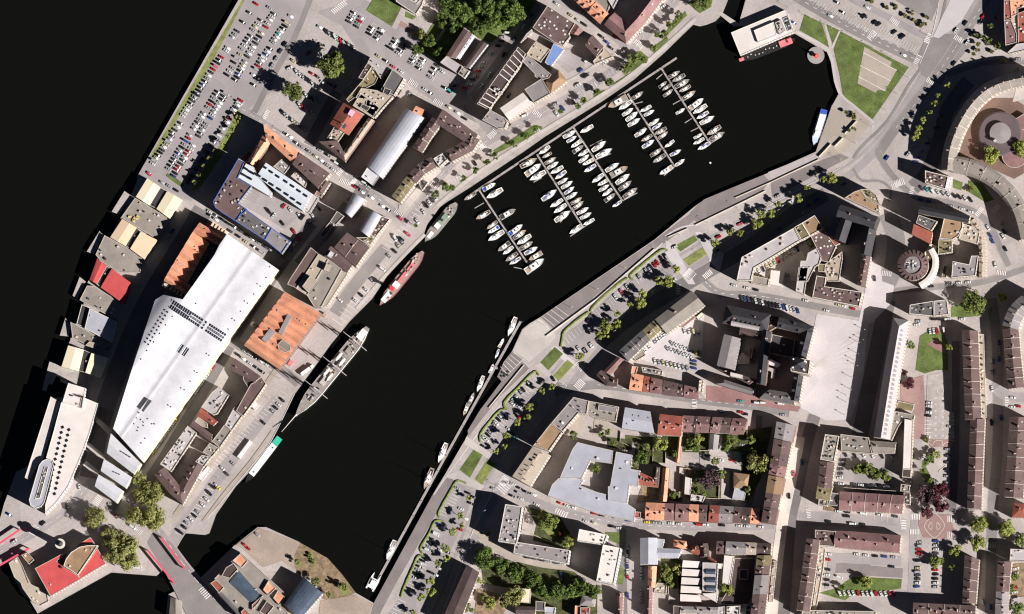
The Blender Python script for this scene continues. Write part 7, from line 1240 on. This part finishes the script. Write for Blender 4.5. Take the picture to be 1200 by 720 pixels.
cars('in the left column under the dark red trees', t, (467, 215), (460, 292), 4, .98, -.1, 'upper', ['silver', 'silver', 'red', 'red']); cars('in the lower left column of the southern lot', t, (460, 345), (450, 525), 8, .98, -.1, 'upper', gaps=(1,)); cars('in the right column under the dark red trees', t, (583, 205), (580, 295), 4, .98, -.1, 'upper', ['blue', 'white', 'white', 'dark grey']); cars('by the small olive tree', t, (630, 268), (630, 268), 1, .98, .1, cols=['silver']); cars('in the lower right column of the southern lot', t, (580, 410), (578, 530), 5, .98, -.1, 'upper', ['red', 'black', 'black', 'white', 'silver'])
cars('in front of the pink sloped terrace' , t, (25, 300), (285, 320), 5, .98, .1, 'left', ['white', 'white', 'black', 'blue', 'silver']); cars('along the southern garden hedge', t, (-95, 570), (290, 578), 13, .35, .93, 'left', ['white', 'white', 'white', 'white', 'red', 'white', 'white', 'white', 'red', 'white', 'white', 'red', 'pink']); cars('beside the south garden lawn' , t, (270, 385), (270, 385), 1, .98, .1, cols=['black'])
cars('in the gravel yard at the right edge', t, (1145, 400), (1135, 600), 7, .95, -.2, 'upper', ['white', 'silver', 'dark grey', None, 'red', 'white', 'black'], gaps=(3,)); cars('driving down the shaded right street', t, (908, 635), (908, 635), 1, .1, .98, cols=['white'], van=1); cars('in shade near the bottom of the right street', t, (968, 668), (968, 668), 1, .1, .98, cols=['blue'])
t = '820,600'; cars('in the column left of the southern garden', t, (905, 300), (893, 515), 7, .2 if 0 else .97, .1, 'upper', ['white', 'red', None, 'black', 'white', 'black', 'black'], gaps=(2,)); cars('in the garden entrance', t, (985, 462), (985, 462), 1, .85, .4, cols=['white'], van=1)
t = '60,200'; cars('on the path above the cream sheds', t, (690, 25), (690, 25), 1, .7, .6, cols=['pink'])
for i, (x, y, c) in enumerate(((780, 85, 'silver'), (828, 108, 'silver'), (880, 138, 'black'), (1115, 318, 'black'), (1160, 345, 'white'), (852, 425, 'blue'), (815, 462, 'white'))): cars('near the corner of the cream sheds, %s one' % ORD[i], t, (x, y), (x, y), 1, .8, .55 if i < 5 else -.7, cols=[c])
# quay edge row, then the dense north car park
t = '150,0'
for i, (x, y, c) in enumerate(((900, 30, 'red'), (993, 55, 'silver'), (855, 92, 'dark grey'), (808, 157, 'black'))): cars('standing alone at the top of the quayside lot, %s from the top' % ORD[i], t, (x, y), (x, y), 1, *D1, cols=[c])
cars('at the quay edge, upper part', t, (768, 222), (738, 265), 3, *D1, 'upper'); cars('at the quay edge, second cluster', t, (703, 340), (688, 360), 2, *D1, 'upper'); N_IND = 300
cars('a', t, (658, 402), (455, 705), 15, *D1, cols=['red', 'black', 'black', 'pink', 'red', 'dark grey', 'white', 'silver']); cars('a', '150,110', (485, 8), (385, 155), 8, *D1); cars('a', '150,110', (372, 213), (312, 275), 4, *D1); cars('a', '150,110', (312, 300), (172, 492), 11, *D1); cars('a', '150,110', (150, 560), (150, 560), 1, *D1, cols=['pink'])
cars('b', t, (935, 148), (880, 215), 4, *D1); cars('b', t, (865, 255), (800, 345), 5, *D1); cars('b', t, (790, 385), (745, 440), 3, *D1); cars('b', t, (735, 480), (695, 528), 3, *D1)
cars('c', t, (985, 168), (840, 400), 11, *D1, cols=[None, 'red'], gaps=(2,)); cars('c', t, (825, 440), (755, 565), 7, *D1)
cars('d', t, (1030, 100), (1000, 140), 3, *D1); cars('d', t, (1145, 118), (1145, 118), 1, *D1); cars('d', t, (1120, 165), (1020, 300), 8, *D1, cols=['beige', 'black', 'black', 'white', 'teal', 'white']); cars('d', t, (1000, 345), (900, 485), 8, *D1); cars('d', t, (1103, 312), (1015, 462), 4, .6, -.8); cars('d', t, (885, 530), (885, 600), 2, *D1)
t = '150,110'
cars('e', t, (632, -10), (285, 530), 26, *D1, gaps=(6, 13), cols=[None] * 4 + ['red']); cars('f', t, (690, 0), (320, 580), 28, *D1, gaps=(9, 15, 16), cols=[None] * 24 + ['red', 'red']); cars('g', t, (795, 48), (735, 130), 6, *D1); cars('g', t, (715, 175), (415, 625), 20, *D1, gaps=(4, 9))
rest = {}
for i, (x, y, an, c, v, lb, big) in enumerate(CARS):
    if i < N_IND:
        o = thing('parked_van' if v else 'parked_car', lb, 'van' if v else 'car', (x, y, .30), 'cars parked on the streets and lots', an); o.scale = (1.1, 1.12, 1.1)
        b = bpy.data.objects.new('body', CM[(c, v, 'b')]); COL.objects.link(b); b.parent = o
        g = bpy.data.objects.new('window', CM[(v, 'g')]); COL.objects.link(g); g.parent = o
        for wx in (-1.3, 1.3):
            for wy in (-.8, .8): w = bpy.data.objects.new('wheel', CM['wheel']); COL.objects.link(w); w.parent = o; w.location = (wx, wy, .31)
    else: rest.setdefault('x', []).append((x, y, an, c, v))
print('CARS', len(CARS), 'individual', min(N_IND, len(CARS)))
mb = MB(); cl = list(CCOL)
for x, y, an, c, v in rest.get('x', []):
    b, g = car_body(v); ca, sa = math.cos(an) * 1.1, math.sin(an) * 1.1
    for src, mi in ((b, cl.index(c)), (g, len(cl))):
        for f in src.f: mb.face([(x + src.v[k][0] * ca - src.v[k][1] * sa, y + src.v[k][0] * sa + src.v[k][1] * ca, src.v[k][2] + .30) for k in f], mi=mi)
    for wx in (-1.3, 1.3):
        for wy in (-.78, .78): mb.box(x + wx * ca - wy * sa, y + wx * sa + wy * ca, .30, .9, .6, .2, an, mi=len(cl) + 1)
o = mb.build('parked_cars', [M['car_' + c] for c in cl] + [M['glassy'], M['rubber']]); o['kind'] = 'stuff'; tag(o, 'many more small parked cars packed in rows on the lots and streets', 'cars')
# bus, trailer and truck
x, y = W(287, 527, 2); t = thing('coach', 'long white bus standing on the quay car park', 'bus', (x, y, .1), None, math.radians(53)); m = MB(); m.box(0, 0, .5, 3.2, 17, 3.2, 0); sub(t, m, 'body', M['cabin']); m = MB(); m.box(0, 0, 1.6, 2.5, 16.4, 3.26, 0); sub(t, m, 'window_band', M['glassy']); m = MB(); m.box(0, 0, 3.2, 3.35, 16.2, 2.4, 0); sub(t, m, 'roof', M['hull_white'])
for a in (-6, -4.8, 5):
    for b in (-1.4, 1.4): m = MB(); m.tube((a, b - .15, .5), (a, b + .15, .5), .5, 10); sub(t, m, 'wheel', M['rubber'])
x, y = W(360, 434, 2); t = thing('trailer_truck', 'white articulated truck parked on the pale plaza beside the tall ship', 'truck', (x, y, .1), None, math.radians(36)); m = MB(); m.box(-1.5, 0, 1, 3.6, 9, 2.5, 0); sub(t, m, 'box', M['lightgrey'] if 0 else M['cabin']); m = MB(); m.box(5, 0, .6, 3, 2.4, 2.4, 0); sub(t, m, 'cab', M['hull_white'])
for a in (-5, -3.8, 3, 5.2):
    for b in (-1.1, 1.1): m = MB(); m.tube((a, b - .15, .5), (a, b + .15, .5), .5, 10); sub(t, m, 'wheel', M['rubber'])
x, y = W(340.5, 425.5, 1.5); m = MB(); m.box(x, y, 0, 3, 4.6, 3.4, .95); tag(m.build('pink_kiosk', M['pinkred']), 'small pink square kiosk between the zigzag roof and the truck', 'kiosk')
x, y = W(380.5, 369.5, 1.5); m = MB(); m.box(x, y, 0, 3, 3, 3, .95); tag(m.build('brown_kiosk', M['teak']), 'small brown kiosk at the northern end of the plaza by the tall ship', 'kiosk')
# flagpoles on the town square, tables at the landing, street lamps
for i, (x, y) in enumerate(((1013.5, 387), (1012, 399), (1007.5, 402), (1006, 415), (1002.5, 423), (1005, 429), (999, 443), (998, 457), (993, 464), (993, 472), (991, 487))):
    X, Y = W(x, y, 0); t = thing('flagpole', 'thin pole on the shadow edge of the pale town square, %s from the top' % ORD[i], 'pole', (X, Y, 0), 'poles at the edge of the town square'); m = MB(); m.cyl(X, Y, 0, 7.5, .16, .1, 6); m.build('pole', M['metal'], t); m = MB(); m.box(X + .5, Y, 6.3, 7.2, 1.0, .08, .5); m.build('flag', M['cabin'], t)
for i, (x, y) in enumerate(((589, 437), (592, 438.5), (595.5, 436), (591.5, 441), (595, 440), (588, 441))): X, Y = W(x, y); t = thing('deck_table', 'dark table on the landing deck, %s in reading order' % ORD[i], 'table', (X, Y, 0), 'tables on the landing deck'); m = MB(); m.box(X, Y, .68, .78, 1.6, 1.6, .6); m.build('table_top', M['vent_d'], t); m = MB(); m.cyl(X, Y, .3, .7, .1, .1, 6); m.build('leg', M['vent_d'], t)
LAMPS = [(px, py, si, k_) for si, seg in enumerate( (('478,262 530,197 600,152 700,97 745,62', 13), ('512,715 545,645 575,585 625,510 690,420 770,338 850,284 960,219', 16), ('985,188 1035,136 1070,85 1105,20', 8), ('330,445 285,512 240,585', 6), ('925,10 1000,45 1070,80', 6), ('640,382 700,340 765,290 830,262 900,226', 8), ('285,122 345,165 420,222', 5))) for px, py, k_ in (lambda P, n: [(*lerp(P[min(int(k / n * (len(P) - 1)), len(P) - 2)], P[min(int(k / n * (len(P) - 1)), len(P) - 2) + 1], k / n * (len(P) - 1) - min(int(k / n * (len(P) - 1)), len(P) - 2)), k) for k in range(n)])(Q('0,0,1', seg[0]), seg[1])]
LW = ['marina street, counted from the vault street', 'boulevard, counted from the bottom edge', 'tram esplanade, counted from the sandy landing', 'tall ship quay, counted from the zigzag roof', 'road above the play lawn, counted from the left', 'waterfront promenade, counted from the striped lawn', 'street south of the central car park, counted from the left']
for i, (x, y, si, k_) in enumerate(LAMPS):
    X, Y = W(x, y); t = thing('street_lamp', 'slim lamp, %s on the %s' % (ORD[k_], LW[si]), 'street lamp', (X, Y, 0), 'street lamps along the roads'); m = MB(); m.cyl(X, Y, 0, 8, .13, .08, 6); m.tube((X, Y, 8), (X + 1.1, Y + .5, 8.2), .07); m.build('post', M['metal'], t); m = MB(); m.box(X + 1.4, Y + .65, 8.1, 8.3, .9, .35, .4); m.build('lamp_head', M['vent'], t)
# ================= trees =================
LEAF = {}
def leafmat(k, c, c2):
    m = bpy.data.materials.new('leaves_' + k); m.use_nodes = True; n = m.node_tree.nodes; l = m.node_tree.links; b = n['Principled BSDF']; b.inputs['Roughness'].default_value = .7; b.inputs['Specular IOR Level'].default_value = .2
    tc = n.new('ShaderNodeTexCoord'); t = n.new('ShaderNodeTexNoise'); t.inputs['Scale'].default_value = .5; t.inputs['Detail'].default_value = 4; l.new(tc.outputs['Object'], t.inputs['Vector']); r = n.new('ShaderNodeValToRGB'); r.color_ramp.elements[0].position = .35; r.color_ramp.elements[1].position = .65
    r.color_ramp.elements[0].color = (*c, 1); r.color_ramp.elements[1].color = (*c2, 1); l.new(t.outputs['Fac'], r.inputs[0]); oi = n.new('ShaderNodeObjectInfo'); mr = n.new('ShaderNodeMapRange'); mr.inputs[3].default_value = .8; mr.inputs[4].default_value = 1.2; l.new(oi.outputs['Random'], mr.inputs[0])
    v = n.new('ShaderNodeVectorMath'); v.operation = 'SCALE'; l.new(r.outputs[0], v.inputs[0]); l.new(mr.outputs[0], v.inputs[3]); l.new(v.outputs[0], b.inputs['Base Color']); LEAF[k] = m
leafmat('bright', (.20, .235, .045), (.33, .345, .09)); leafmat('mid', (.10, .13, .03), (.20, .225, .06)); leafmat('dark', (.065, .105, .022), (.15, .20, .045)); leafmat('spring', (.20, .21, .06), (.32, .31, .11)); leafmat('purple', (.06, .015, .022), (.13, .035, .045)); leafmat('lilac', (.08, .045, .055), (.15, .09, .10)); leafmat('gold', (.16, .13, .04), (.12, .15, .03))
rt = random.Random(3); TREEM = {}
def tree_meshes(kind, R, Hc, nl, ls, seed, gap):
    """crown of leaf-sized faces round R (m), trunk with limbs"""
    key = (kind, round(R), seed, gap)
    if key in TREEM: return TREEM[key]
    g = random.Random(seed * 17 + int(R * 10)); cl = []
    nb = max(6, int(R * 3.2))
    for i in range(nb):
        a = g.uniform(0, 6.283); r = R * .78 * math.sqrt(g.random()); z = Hc + g.uniform(-.45, .5) * R * (1 - .5 * (r / R) ** 2); cl.append((r * math.cos(a), r * math.sin(a), z, R * g.uniform(.20, .40)))
    v, f = [], []
    for i in range(nl):
        cx, cy, cz, cr = g.choice(cl); d = Vector((g.gauss(0, 1), g.gauss(0, 1), g.gauss(.25, .9))).normalized(); rr = cr * g.uniform(.65, 1.08); p = Vector((cx, cy, cz)) + d * rr
        nrm = (d + Vector((g.gauss(0, .45), g.gauss(0, .45), g.gauss(0, .45)))).normalized(); t1 = nrm.orthogonal().normalized(); an = g.uniform(0, 6.28); t2 = nrm.cross(t1); a_, b_ = t1 * math.cos(an) + t2 * math.sin(an), t2 * math.cos(an) - t1 * math.sin(an); s_ = ls * g.uniform(.6, 1.3)
        i0 = len(v); v += [tuple(p - a_ * s_ - b_ * s_ * .5), tuple(p + a_ * s_ - b_ * s_ * .5), tuple(p + a_ * s_ * .6 + b_ * s_), tuple(p - a_ * s_ * .6 + b_ * s_ * .8)]; f.append((i0, i0 + 1, i0 + 2, i0 + 3))
    me = bpy.data.meshes.new('crown'); me.from_pydata(v, [], f); me.materials.append(LEAF[kind]); me.update()
    mb = MB(); tr = .10 + R * .045; mb.cyl(0, 0, 0, Hc * .55, tr, tr * .7, 8)
    for cx, cy, cz, cr in cl[:7]: mb.tube((0, 0, Hc * .5), (cx * .8, cy * .8, cz), tr * .5, 5, r1=.05)
    o = mb.build('trunk', M['bark']); tm = o.data; bpy.data.objects.remove(o); TREEM[key] = (me, tm); return TREEM[key]
def tree(px, py, rpx, kind, label, group=None, h=None, gap=0, nm='tree', dens=1.0, cat='tree'):
    R = rpx * S; h = h or (R * .9 + 3.5); Hc = h - R * .45; x, y = W(px, py, Hc + R * .2); base = max(2, round(R)); k = R / base
    nl = int((260 + base * base * 34) * dens); ls = .34 + .022 * base
    crown, trunk = tree_meshes(kind, base, Hc / k, nl, ls, rt.randint(0, 2), gap); t = thing(nm, label, cat, (x, y, 0), group, rt.uniform(0, 6.28)); t.scale = (k, k, k)
    for n_, me in (('trunk', trunk), ('crown', crown)): o = bpy.data.objects.new(n_, me); COL.objects.link(o); o.parent = t
def trees(desc, t, s, r, kind, frm='top', **kw):
    for i, w in enumerate(s.split()):
        a = w.split(','); p = Q(t, a[0] + ',' + a[1])[0]; rr = float(a[2]) if len(a) > 2 else r
        tree(p[0], p[1], rr, kind, '%s, %s from the %s' % (desc, ORD[i], frm), desc, **kw)
tree(388, 76, 17, 'mid', 'large round green tree in the middle of the central car park', h=21); tree(343, 107, 13, 'mid', 'round green tree at the lower left of the central car park', h=18)
trees('small olive tree on the grass strip beside the quayside lot', '150,110', '775,160 760,205 735,250 700,300 660,345 615,400 575,450 530,515 500,570 470,620', 3.4, 'spring', h=7, dens=.6)
trees('big green tree of the top park', '0,0,1', '598,14,19 578,24,13 560,34,10 541,14,13 566,6,14 533,32,9', 10, 'dark', 'right', h=12); trees('shady dark green tree of the top park', '0,0,1', '519,24,10 505,50,9 515,62,8 525,5,11 489,58,7 550,22,10', 9, 'dark', 'first counted', h=10); tree(492, 41, 7.5, 'bright', 'bright small round tree next to the slanted white bays', h=8)
for i, (x, y, r) in enumerate(((175, 580, 18), (178, 608, 16), (157, 604, 12), (162, 560, 9))): tree(x, y, r, 'spring', 'pale green tree north of the lock road, %s from the top of its cluster' % ORD[i], h=13, dens=.8)
tree(110, 607, 14, 'spring', 'pale sparse tree between the zebra crossing and the red roofs', h=13, dens=.7)
for i, (x, y, r) in enumerate(((145, 640, 17), (151, 656, 14), (129, 630, 13), (134, 652, 11))): tree(x, y, r, 'spring', 'yellow green tree right of the red roofs, %s of its clump' % ORD[i], h=13, dens=.8)
trees('small dark tree in the quay side row of the marina parking', '400,170', '520,565,3 665,345,5 730,290,5 775,300,4 865,232,3.5 945,175,4.5 1020,125,4.5 1085,75,5', 4.5, 'dark', 'left', h=7)
trees('small dark tree on the lawn strip above the marina walkway', '520,60', '495,650,5 570,600,5.5 650,545,4 820,425,3.5 940,385,4 985,350,4.5 1075,290,4.5 1160,220,5', 4.5, 'dark', 'left', h=7)
trees('small dark green tree above the main walkway pontoon', '640,0', '260,705,4 355,650,5 445,580,5 545,500,6 580,470,6 640,410,7 580,400,4.5 685,420,5 755,335,5 790,245,4.5 830,240,5.5 875,165,6 935,110,5.5 905,150,4 1040,35,6 1115,45,5 1080,15,4 1140,15,4', 5, 'mid', 'left', h=8)
trees('yellow green boulevard tree left of the pale terrace', '780,180', '345,628,5.5 455,550,5 525,555,4.5 640,490,7 672,430,5.5 745,422,5.5 787,358,4.8 937,312,6 992,235,5 1105,187,4.5 1165,172,7', 5, 'bright', 'left', h=9)
trees('yellow green tree on the tram side of the shaded corner', '900,100', '270,712,4.5 385,667,4 448,650,6 525,605,5', 5, 'bright', 'left', h=9) if 0 else None
trees('yellow green tree shading the boulevard lot above the crossing', '620,280', '1030,210,5.5 918,297,5.5 972,298,7.5 800,382,5.5 778,450,7.5 708,457,4 625,525,4.5 615,592,5.5 547,612,8 492,675,5.5 548,662,6', 5, 'bright', 'right', h=9)
trees('yellow green tree beside the striped lawn lot', '500,360', '1080,345,5.5 882,565,4.5 815,588,4.5 725,700,5', 5, 'bright', 'right', h=8.5)
trees('yellow green tree in the lot right of the landing pontoon', '480,460', '842,102,5.5 827,177,5 757,205,4.8 682,300,4.8 668,380,3.8 607,415,4', 5, 'bright', 'top', h=8.5)
trees('yellow green tree in the lower boulevard lots', '400,560,4.5', '670,105,3.6 630,203,4.5 632,250,4.2 585,285,5 548,370,5.5 552,425,4.5 505,450,4.5 467,545,5.8 475,600,5.8 420,630,5.5 375,712,5', 5, 'bright', 'top', h=10.5)
trees('bright green street tree beside the shaded street below the junction', '1000,0', '665,603,4.6 608,678,4.6', 4.6, 'bright', 'top', h=8); trees('green tree in the row between the esplanade and the deep shade', '1000,100', '572,132,4.6 535,197,4.6 495,248,4.4 465,298,4.4 448,330,4.6 432,365,5 665,15,3', 4.6, 'bright', 'top', h=8)
trees('green tree on the light pavement below the red car', '1000,0', '962,185,4 915,262,4 955,285,4.5 1018,325,5 1000,125,3 870,245,3', 4, 'mid', 'top', h=7)
tree(1161, 183, 11, 'bright', 'bright round tree on the round plaza south west of the rotunda', h=10); tree(1197, 173, 11, 'bright', 'bright tree at the right edge beside the rotunda', h=12)
trees('huge dark green tree in the row south of the apartment blocks', '500,560,4.5', '305,420,14 395,470,11 470,508,11.5 560,545,12 620,595,11 700,590,12 775,590,12 835,590,9 890,605,9', 11, 'dark', 'left', h=13)
tree(602, 697, 13, 'spring', 'big yellow green tree beside the small cream house', h=14); tree(573, 707, 8, 'bright', 'bright green round tree in the bottom courtyard', h=9); tree(563, 680, 5.5, 'bright', 'small green bush tree at the corner of the long brown roof', h=6); tree(549, 712, 7, 'mid', 'green tree at the side of the long brown roof, bottom edge', h=8)
tree(644, 612, 12, 'mid', 'green tree inside the apartment garden', h=10); tree(666, 634, 7, 'bright', 'small bright tree at the right end of the apartment garden', h=7); tree(636, 604, 7, 'spring', 'pale green tree at the top of the apartment garden', h=7); tree(571, 626, 4, 'spring', 'little pale tree on the sandy path', h=5); tree(656, 624, 5, 'purple', 'small dark red bush tree in the apartment garden', h=5)
tree(664, 634 + 6, 5, 'bright', 'low bright bush south of the garden tree', h=4); tree(664, 583 + 90, 5, 'mid', 'dark bush at the white stained block', h=5) if 0 else None
tree(780, 675, 10, 'mid', 'dense green tree in the yard behind the lilac corner roof', h=9); tree(795, 667, 7, 'spring', 'olive tree next to the white sawtooth roof', h=7); tree(853, 692, 7, 'bright', 'yellow green tree in the dark yard corner', h=7)
tree(773, 522, 10, 'bright', 'bright green tree in the garden of the red brown roof', h=10); tree(750, 538, 9, 'dark', 'dark tree beside the school east wing', h=9); tree(819, 516, 7, 'bright', 'bright green garden tree behind the terraced row', h=7); tree(812, 524, 5.5, 'mid', 'small green garden tree left of the bright one', h=6); tree(856, 518, 8, 'mid', 'green tree shading the little car court', h=8)
tree(888, 542, 15, 'spring', 'large spreading tree left of the white paved street terrace', h=14, dens=.8); tree(833, 562, 13, 'lilac', 'round reddish purple tree in the shaded garden', h=11, dens=.8); tree(672, 510, 5.5, 'mid', 'small green tree at the school gate', h=6); tree(698, 550, 6.5, 'mid', 'green tree in the L shaped school court', h=7); tree(704, 470 + 39, 4, 'dark', 'dark bush on the sandy yard', h=4); tree(712, 506, 4, 'dark', 'second dark bush on the sandy yard', h=4); tree(806, 459.5, 6.5, 'mid', 'green tree at the end of the shaded court row', h=6); tree(818, 414, 4.5, 'spring', 'yellowish bush at the edge of the white parking court', h=4); tree(951, 285.5, 5.5, 'mid', 'green tree behind the skylight roof', h=6) 
tree(1142, 355, 15, 'mid', 'large green tree in the small park by the curved corner', h=13, dens=.9); tree(1174, 349, 6.5, 'bright', 'small tree beside the shaded zebra crossing', h=7); tree(1113, 407, 4.5, 'bright', 'tiny bright tree on the park lawn edge', h=5); tree(1065, 449, 7, 'purple', 'small dark red tree by the pink alley', h=6); tree(1068, 405, 5, 'dark', 'dark shrub on the west side of the park lawn', h=5); tree(1060, 438, 4, 'purple', 'dark red shrub next to the pink alley wall', h=4)
tree(1085, 580, 13, 'lilac', 'brown olive sparse tree by the forecourt', h=12, dens=.75); tree(1102, 576, 12, 'purple', 'big dark red copper beech, upper one', h=13); tree(1103, 594, 10, 'purple', 'big dark red copper beech, lower one', h=12); tree(1086, 600, 8, 'purple', 'dark red tree at the brick circle edge', h=10)
tree(1147, 615, 11, 'bright', 'upper yellow green tree of the pair by the shaded crossing', h=13); tree(1146, 636, 10, 'bright', 'lower yellow green tree of the pair by the shaded crossing', h=12); tree(1179, 618, 11, 'bright', 'yellow green tree right of the shaded zebra crossing', h=12); tree(1197, 634, 9, 'mid', 'green tree at the right edge below the red corner house', h=10); tree(1120, 646, 8, 'bright', 'bright green tree left of the tree pair', h=9); tree(1098, 658, 8.5, 'mid', 'olive green tree on the small brown bed', h=8, dens=.8)
tree(1014, 682, 8.5, 'bright', 'round green tree on the southern garden lawn', h=8); tree(1192, 714, 9, 'dark', 'dark green tree at the bottom right corner', h=8); tree(988, 690, 5, 'dark', 'low dark tree at the garden entrance', h=4)
trees('dark green tree of the oval garden', '1000,500', '20,300,6 60,285,8 105,300,8 150,335,8 230,345,7', 7, 'mid', 'left', h=6); tree(1089, 565, 6, 'mid', 'green tree at the foot of the triangular lawn', h=6); tree(1089, 540, 7, 'dark', 'dark spreading bush beside the forecourt bays', h=6); tree(1096, 533, 6, 'spring', 'pale bush beside the forecourt bays', h=6); tree(1086.5, 515.5, 4, 'spring', 'olive bush at the end of the left bay column', h=3)
tree(1138, 221, 3, 'gold', 'yellow flowering bush on the lawn, right one', h=3); tree(1134.5, 222, 2.6, 'gold', 'yellow flowering bush on the lawn, left one', h=3)
trees('low green plant clump in the harbour garden', '200,570,4.615', '755,375,3.5 765,405,3 785,520,6 690,410,4 940,545,5 920,535,4 860,590,4', 4, 'mid', 'left', h=3)
trees('shrub on the sandy landing', '900,100', '600,215,4 570,320,2.6 610,305,2.4 555,190,3', 3, 'gold', 'right', h=4); trees('planted shrub strip at the tram plaza', '1000,0', '130,10,3 235,55,3 300,50,3.6 365,110,3 410,90,3 430,150,3 500,165,3.4 520,120,3 475,185,2.6 880,310,3.4 875,350,3 850,380,3 975,365,3', 3, 'gold', 'left', h=2.6)
trees('little tree in the rounded roof terrace', '840,210', '1050,85,2.6 1075,100,3 1110,110,2.6', 2.6, 'spring', 'left', h=17) if 0 else None
trees('small tree in the yards of the southern blocks', '0,0,1', '757,524,5 764,532,4 790,532,5 838,541,5 846,556,6 790,580,5 816,575,5 826,580,4 778,665,6 785,684,6 848,686,5 880,515,6 884,530,7 878,575,6 720,519,4 745,545,5 1006,548,5 1185,690,6 1190,676,5 1082,552,4 1032,557,4 1115,665,4 566,700,5 590,706,6', 5, 'mid', 'first')
trees('shaded garden tree behind the terraced houses', '700,470', '650,290,5 690,330,6 640,330,4 900,330,6', 5, 'dark', 'left', h=6)
# hedge-like wall with openings between landing and promenade
for k, (a, b) in enumerate((((960, 184), (974, 169)), ((978, 172), (988, 162)), ((990, 157), (1004, 142)))):
    p, q = W(*a), W(*b); m = MB(); m.box((p[0] + q[0]) / 2, (p[1] + q[1]) / 2, 0, 2.2, math.dist(p, q), .6, math.atan2(q[1] - p[1], q[0] - p[0])); tag(m.build('garden_wall', M['w_plain']), '%s low cream wall section on the sandy landing' % ORD[k], 'wall')
# retaining walls of the promenade terraces
for k, s_ in enumerate(('640,394 700,350 767,292', '815,264 897,224', '960,187 903,214 862,232', '783,278 806,268', '573,478 614,428')):
    P_ = [W(*p) for p in Q('0,0,1', s_)]; L_, R_ = offset_line(P_, .5); m = MB()
    for i in range(len(P_) - 1):
        for f_ in ([(*L_[i], 1.3), (*L_[i + 1], 1.3), (*R_[i + 1], 1.3), (*R_[i], 1.3)], [(*L_[i], 0), (*L_[i + 1], 0), (*L_[i + 1], 1.3), (*L_[i], 1.3)], [(*R_[i], 0), (*R_[i + 1], 0), (*R_[i + 1], 1.3), (*R_[i], 1.3)]): m.face(f_)
    tag(m.build('promenade_wall', M['w_plain']), 'low pale parapet wall along the waterfront promenade, %s section from the middle crossing' % ORD[k], 'wall')

for d_, t, s_ in (('behind the pink roofed terrace', '700,470', '690,225 700,345;785,235 783,350;850,240 845,340;620,350 800,350'), ('in the gardens by the lilac pitched roof', '700,470', '395,260 390,440;165,215 160,290;485,290 480,440;165,290 230,320;395,440 490,470'), ('around the purple tree garden', '700,470', '580,470 575,690;580,470 720,490;660,560 655,700;930,490 935,640;860,500 855,680;690,680 860,690'), ('in the yards of the southern rows', '660,580,5.145', '575,430 640,435;640,435 635,600;690,500 700,660;540,590 640,600;640,600 635,660'), ('in the apartment gardens', '500,560,4.5', '520,160 500,290;520,280 560,300;560,300 740,380;545,200 590,205')):
    for i, w_ in enumerate(s_.split(';')):
        p, q = [W(*c_) for c_ in Q(t, w_)]; m = MB(); m.box((p[0] + q[0]) / 2, (p[1] + q[1]) / 2, 0, 2.1, math.dist(p, q), .35, math.atan2(q[1] - p[1], q[0] - p[0])); tag(m.build('garden_wall', M['chim']), 'thin garden wall %s, %s in reading order' % (d_, ORD[i]), 'wall', 'thin garden walls')
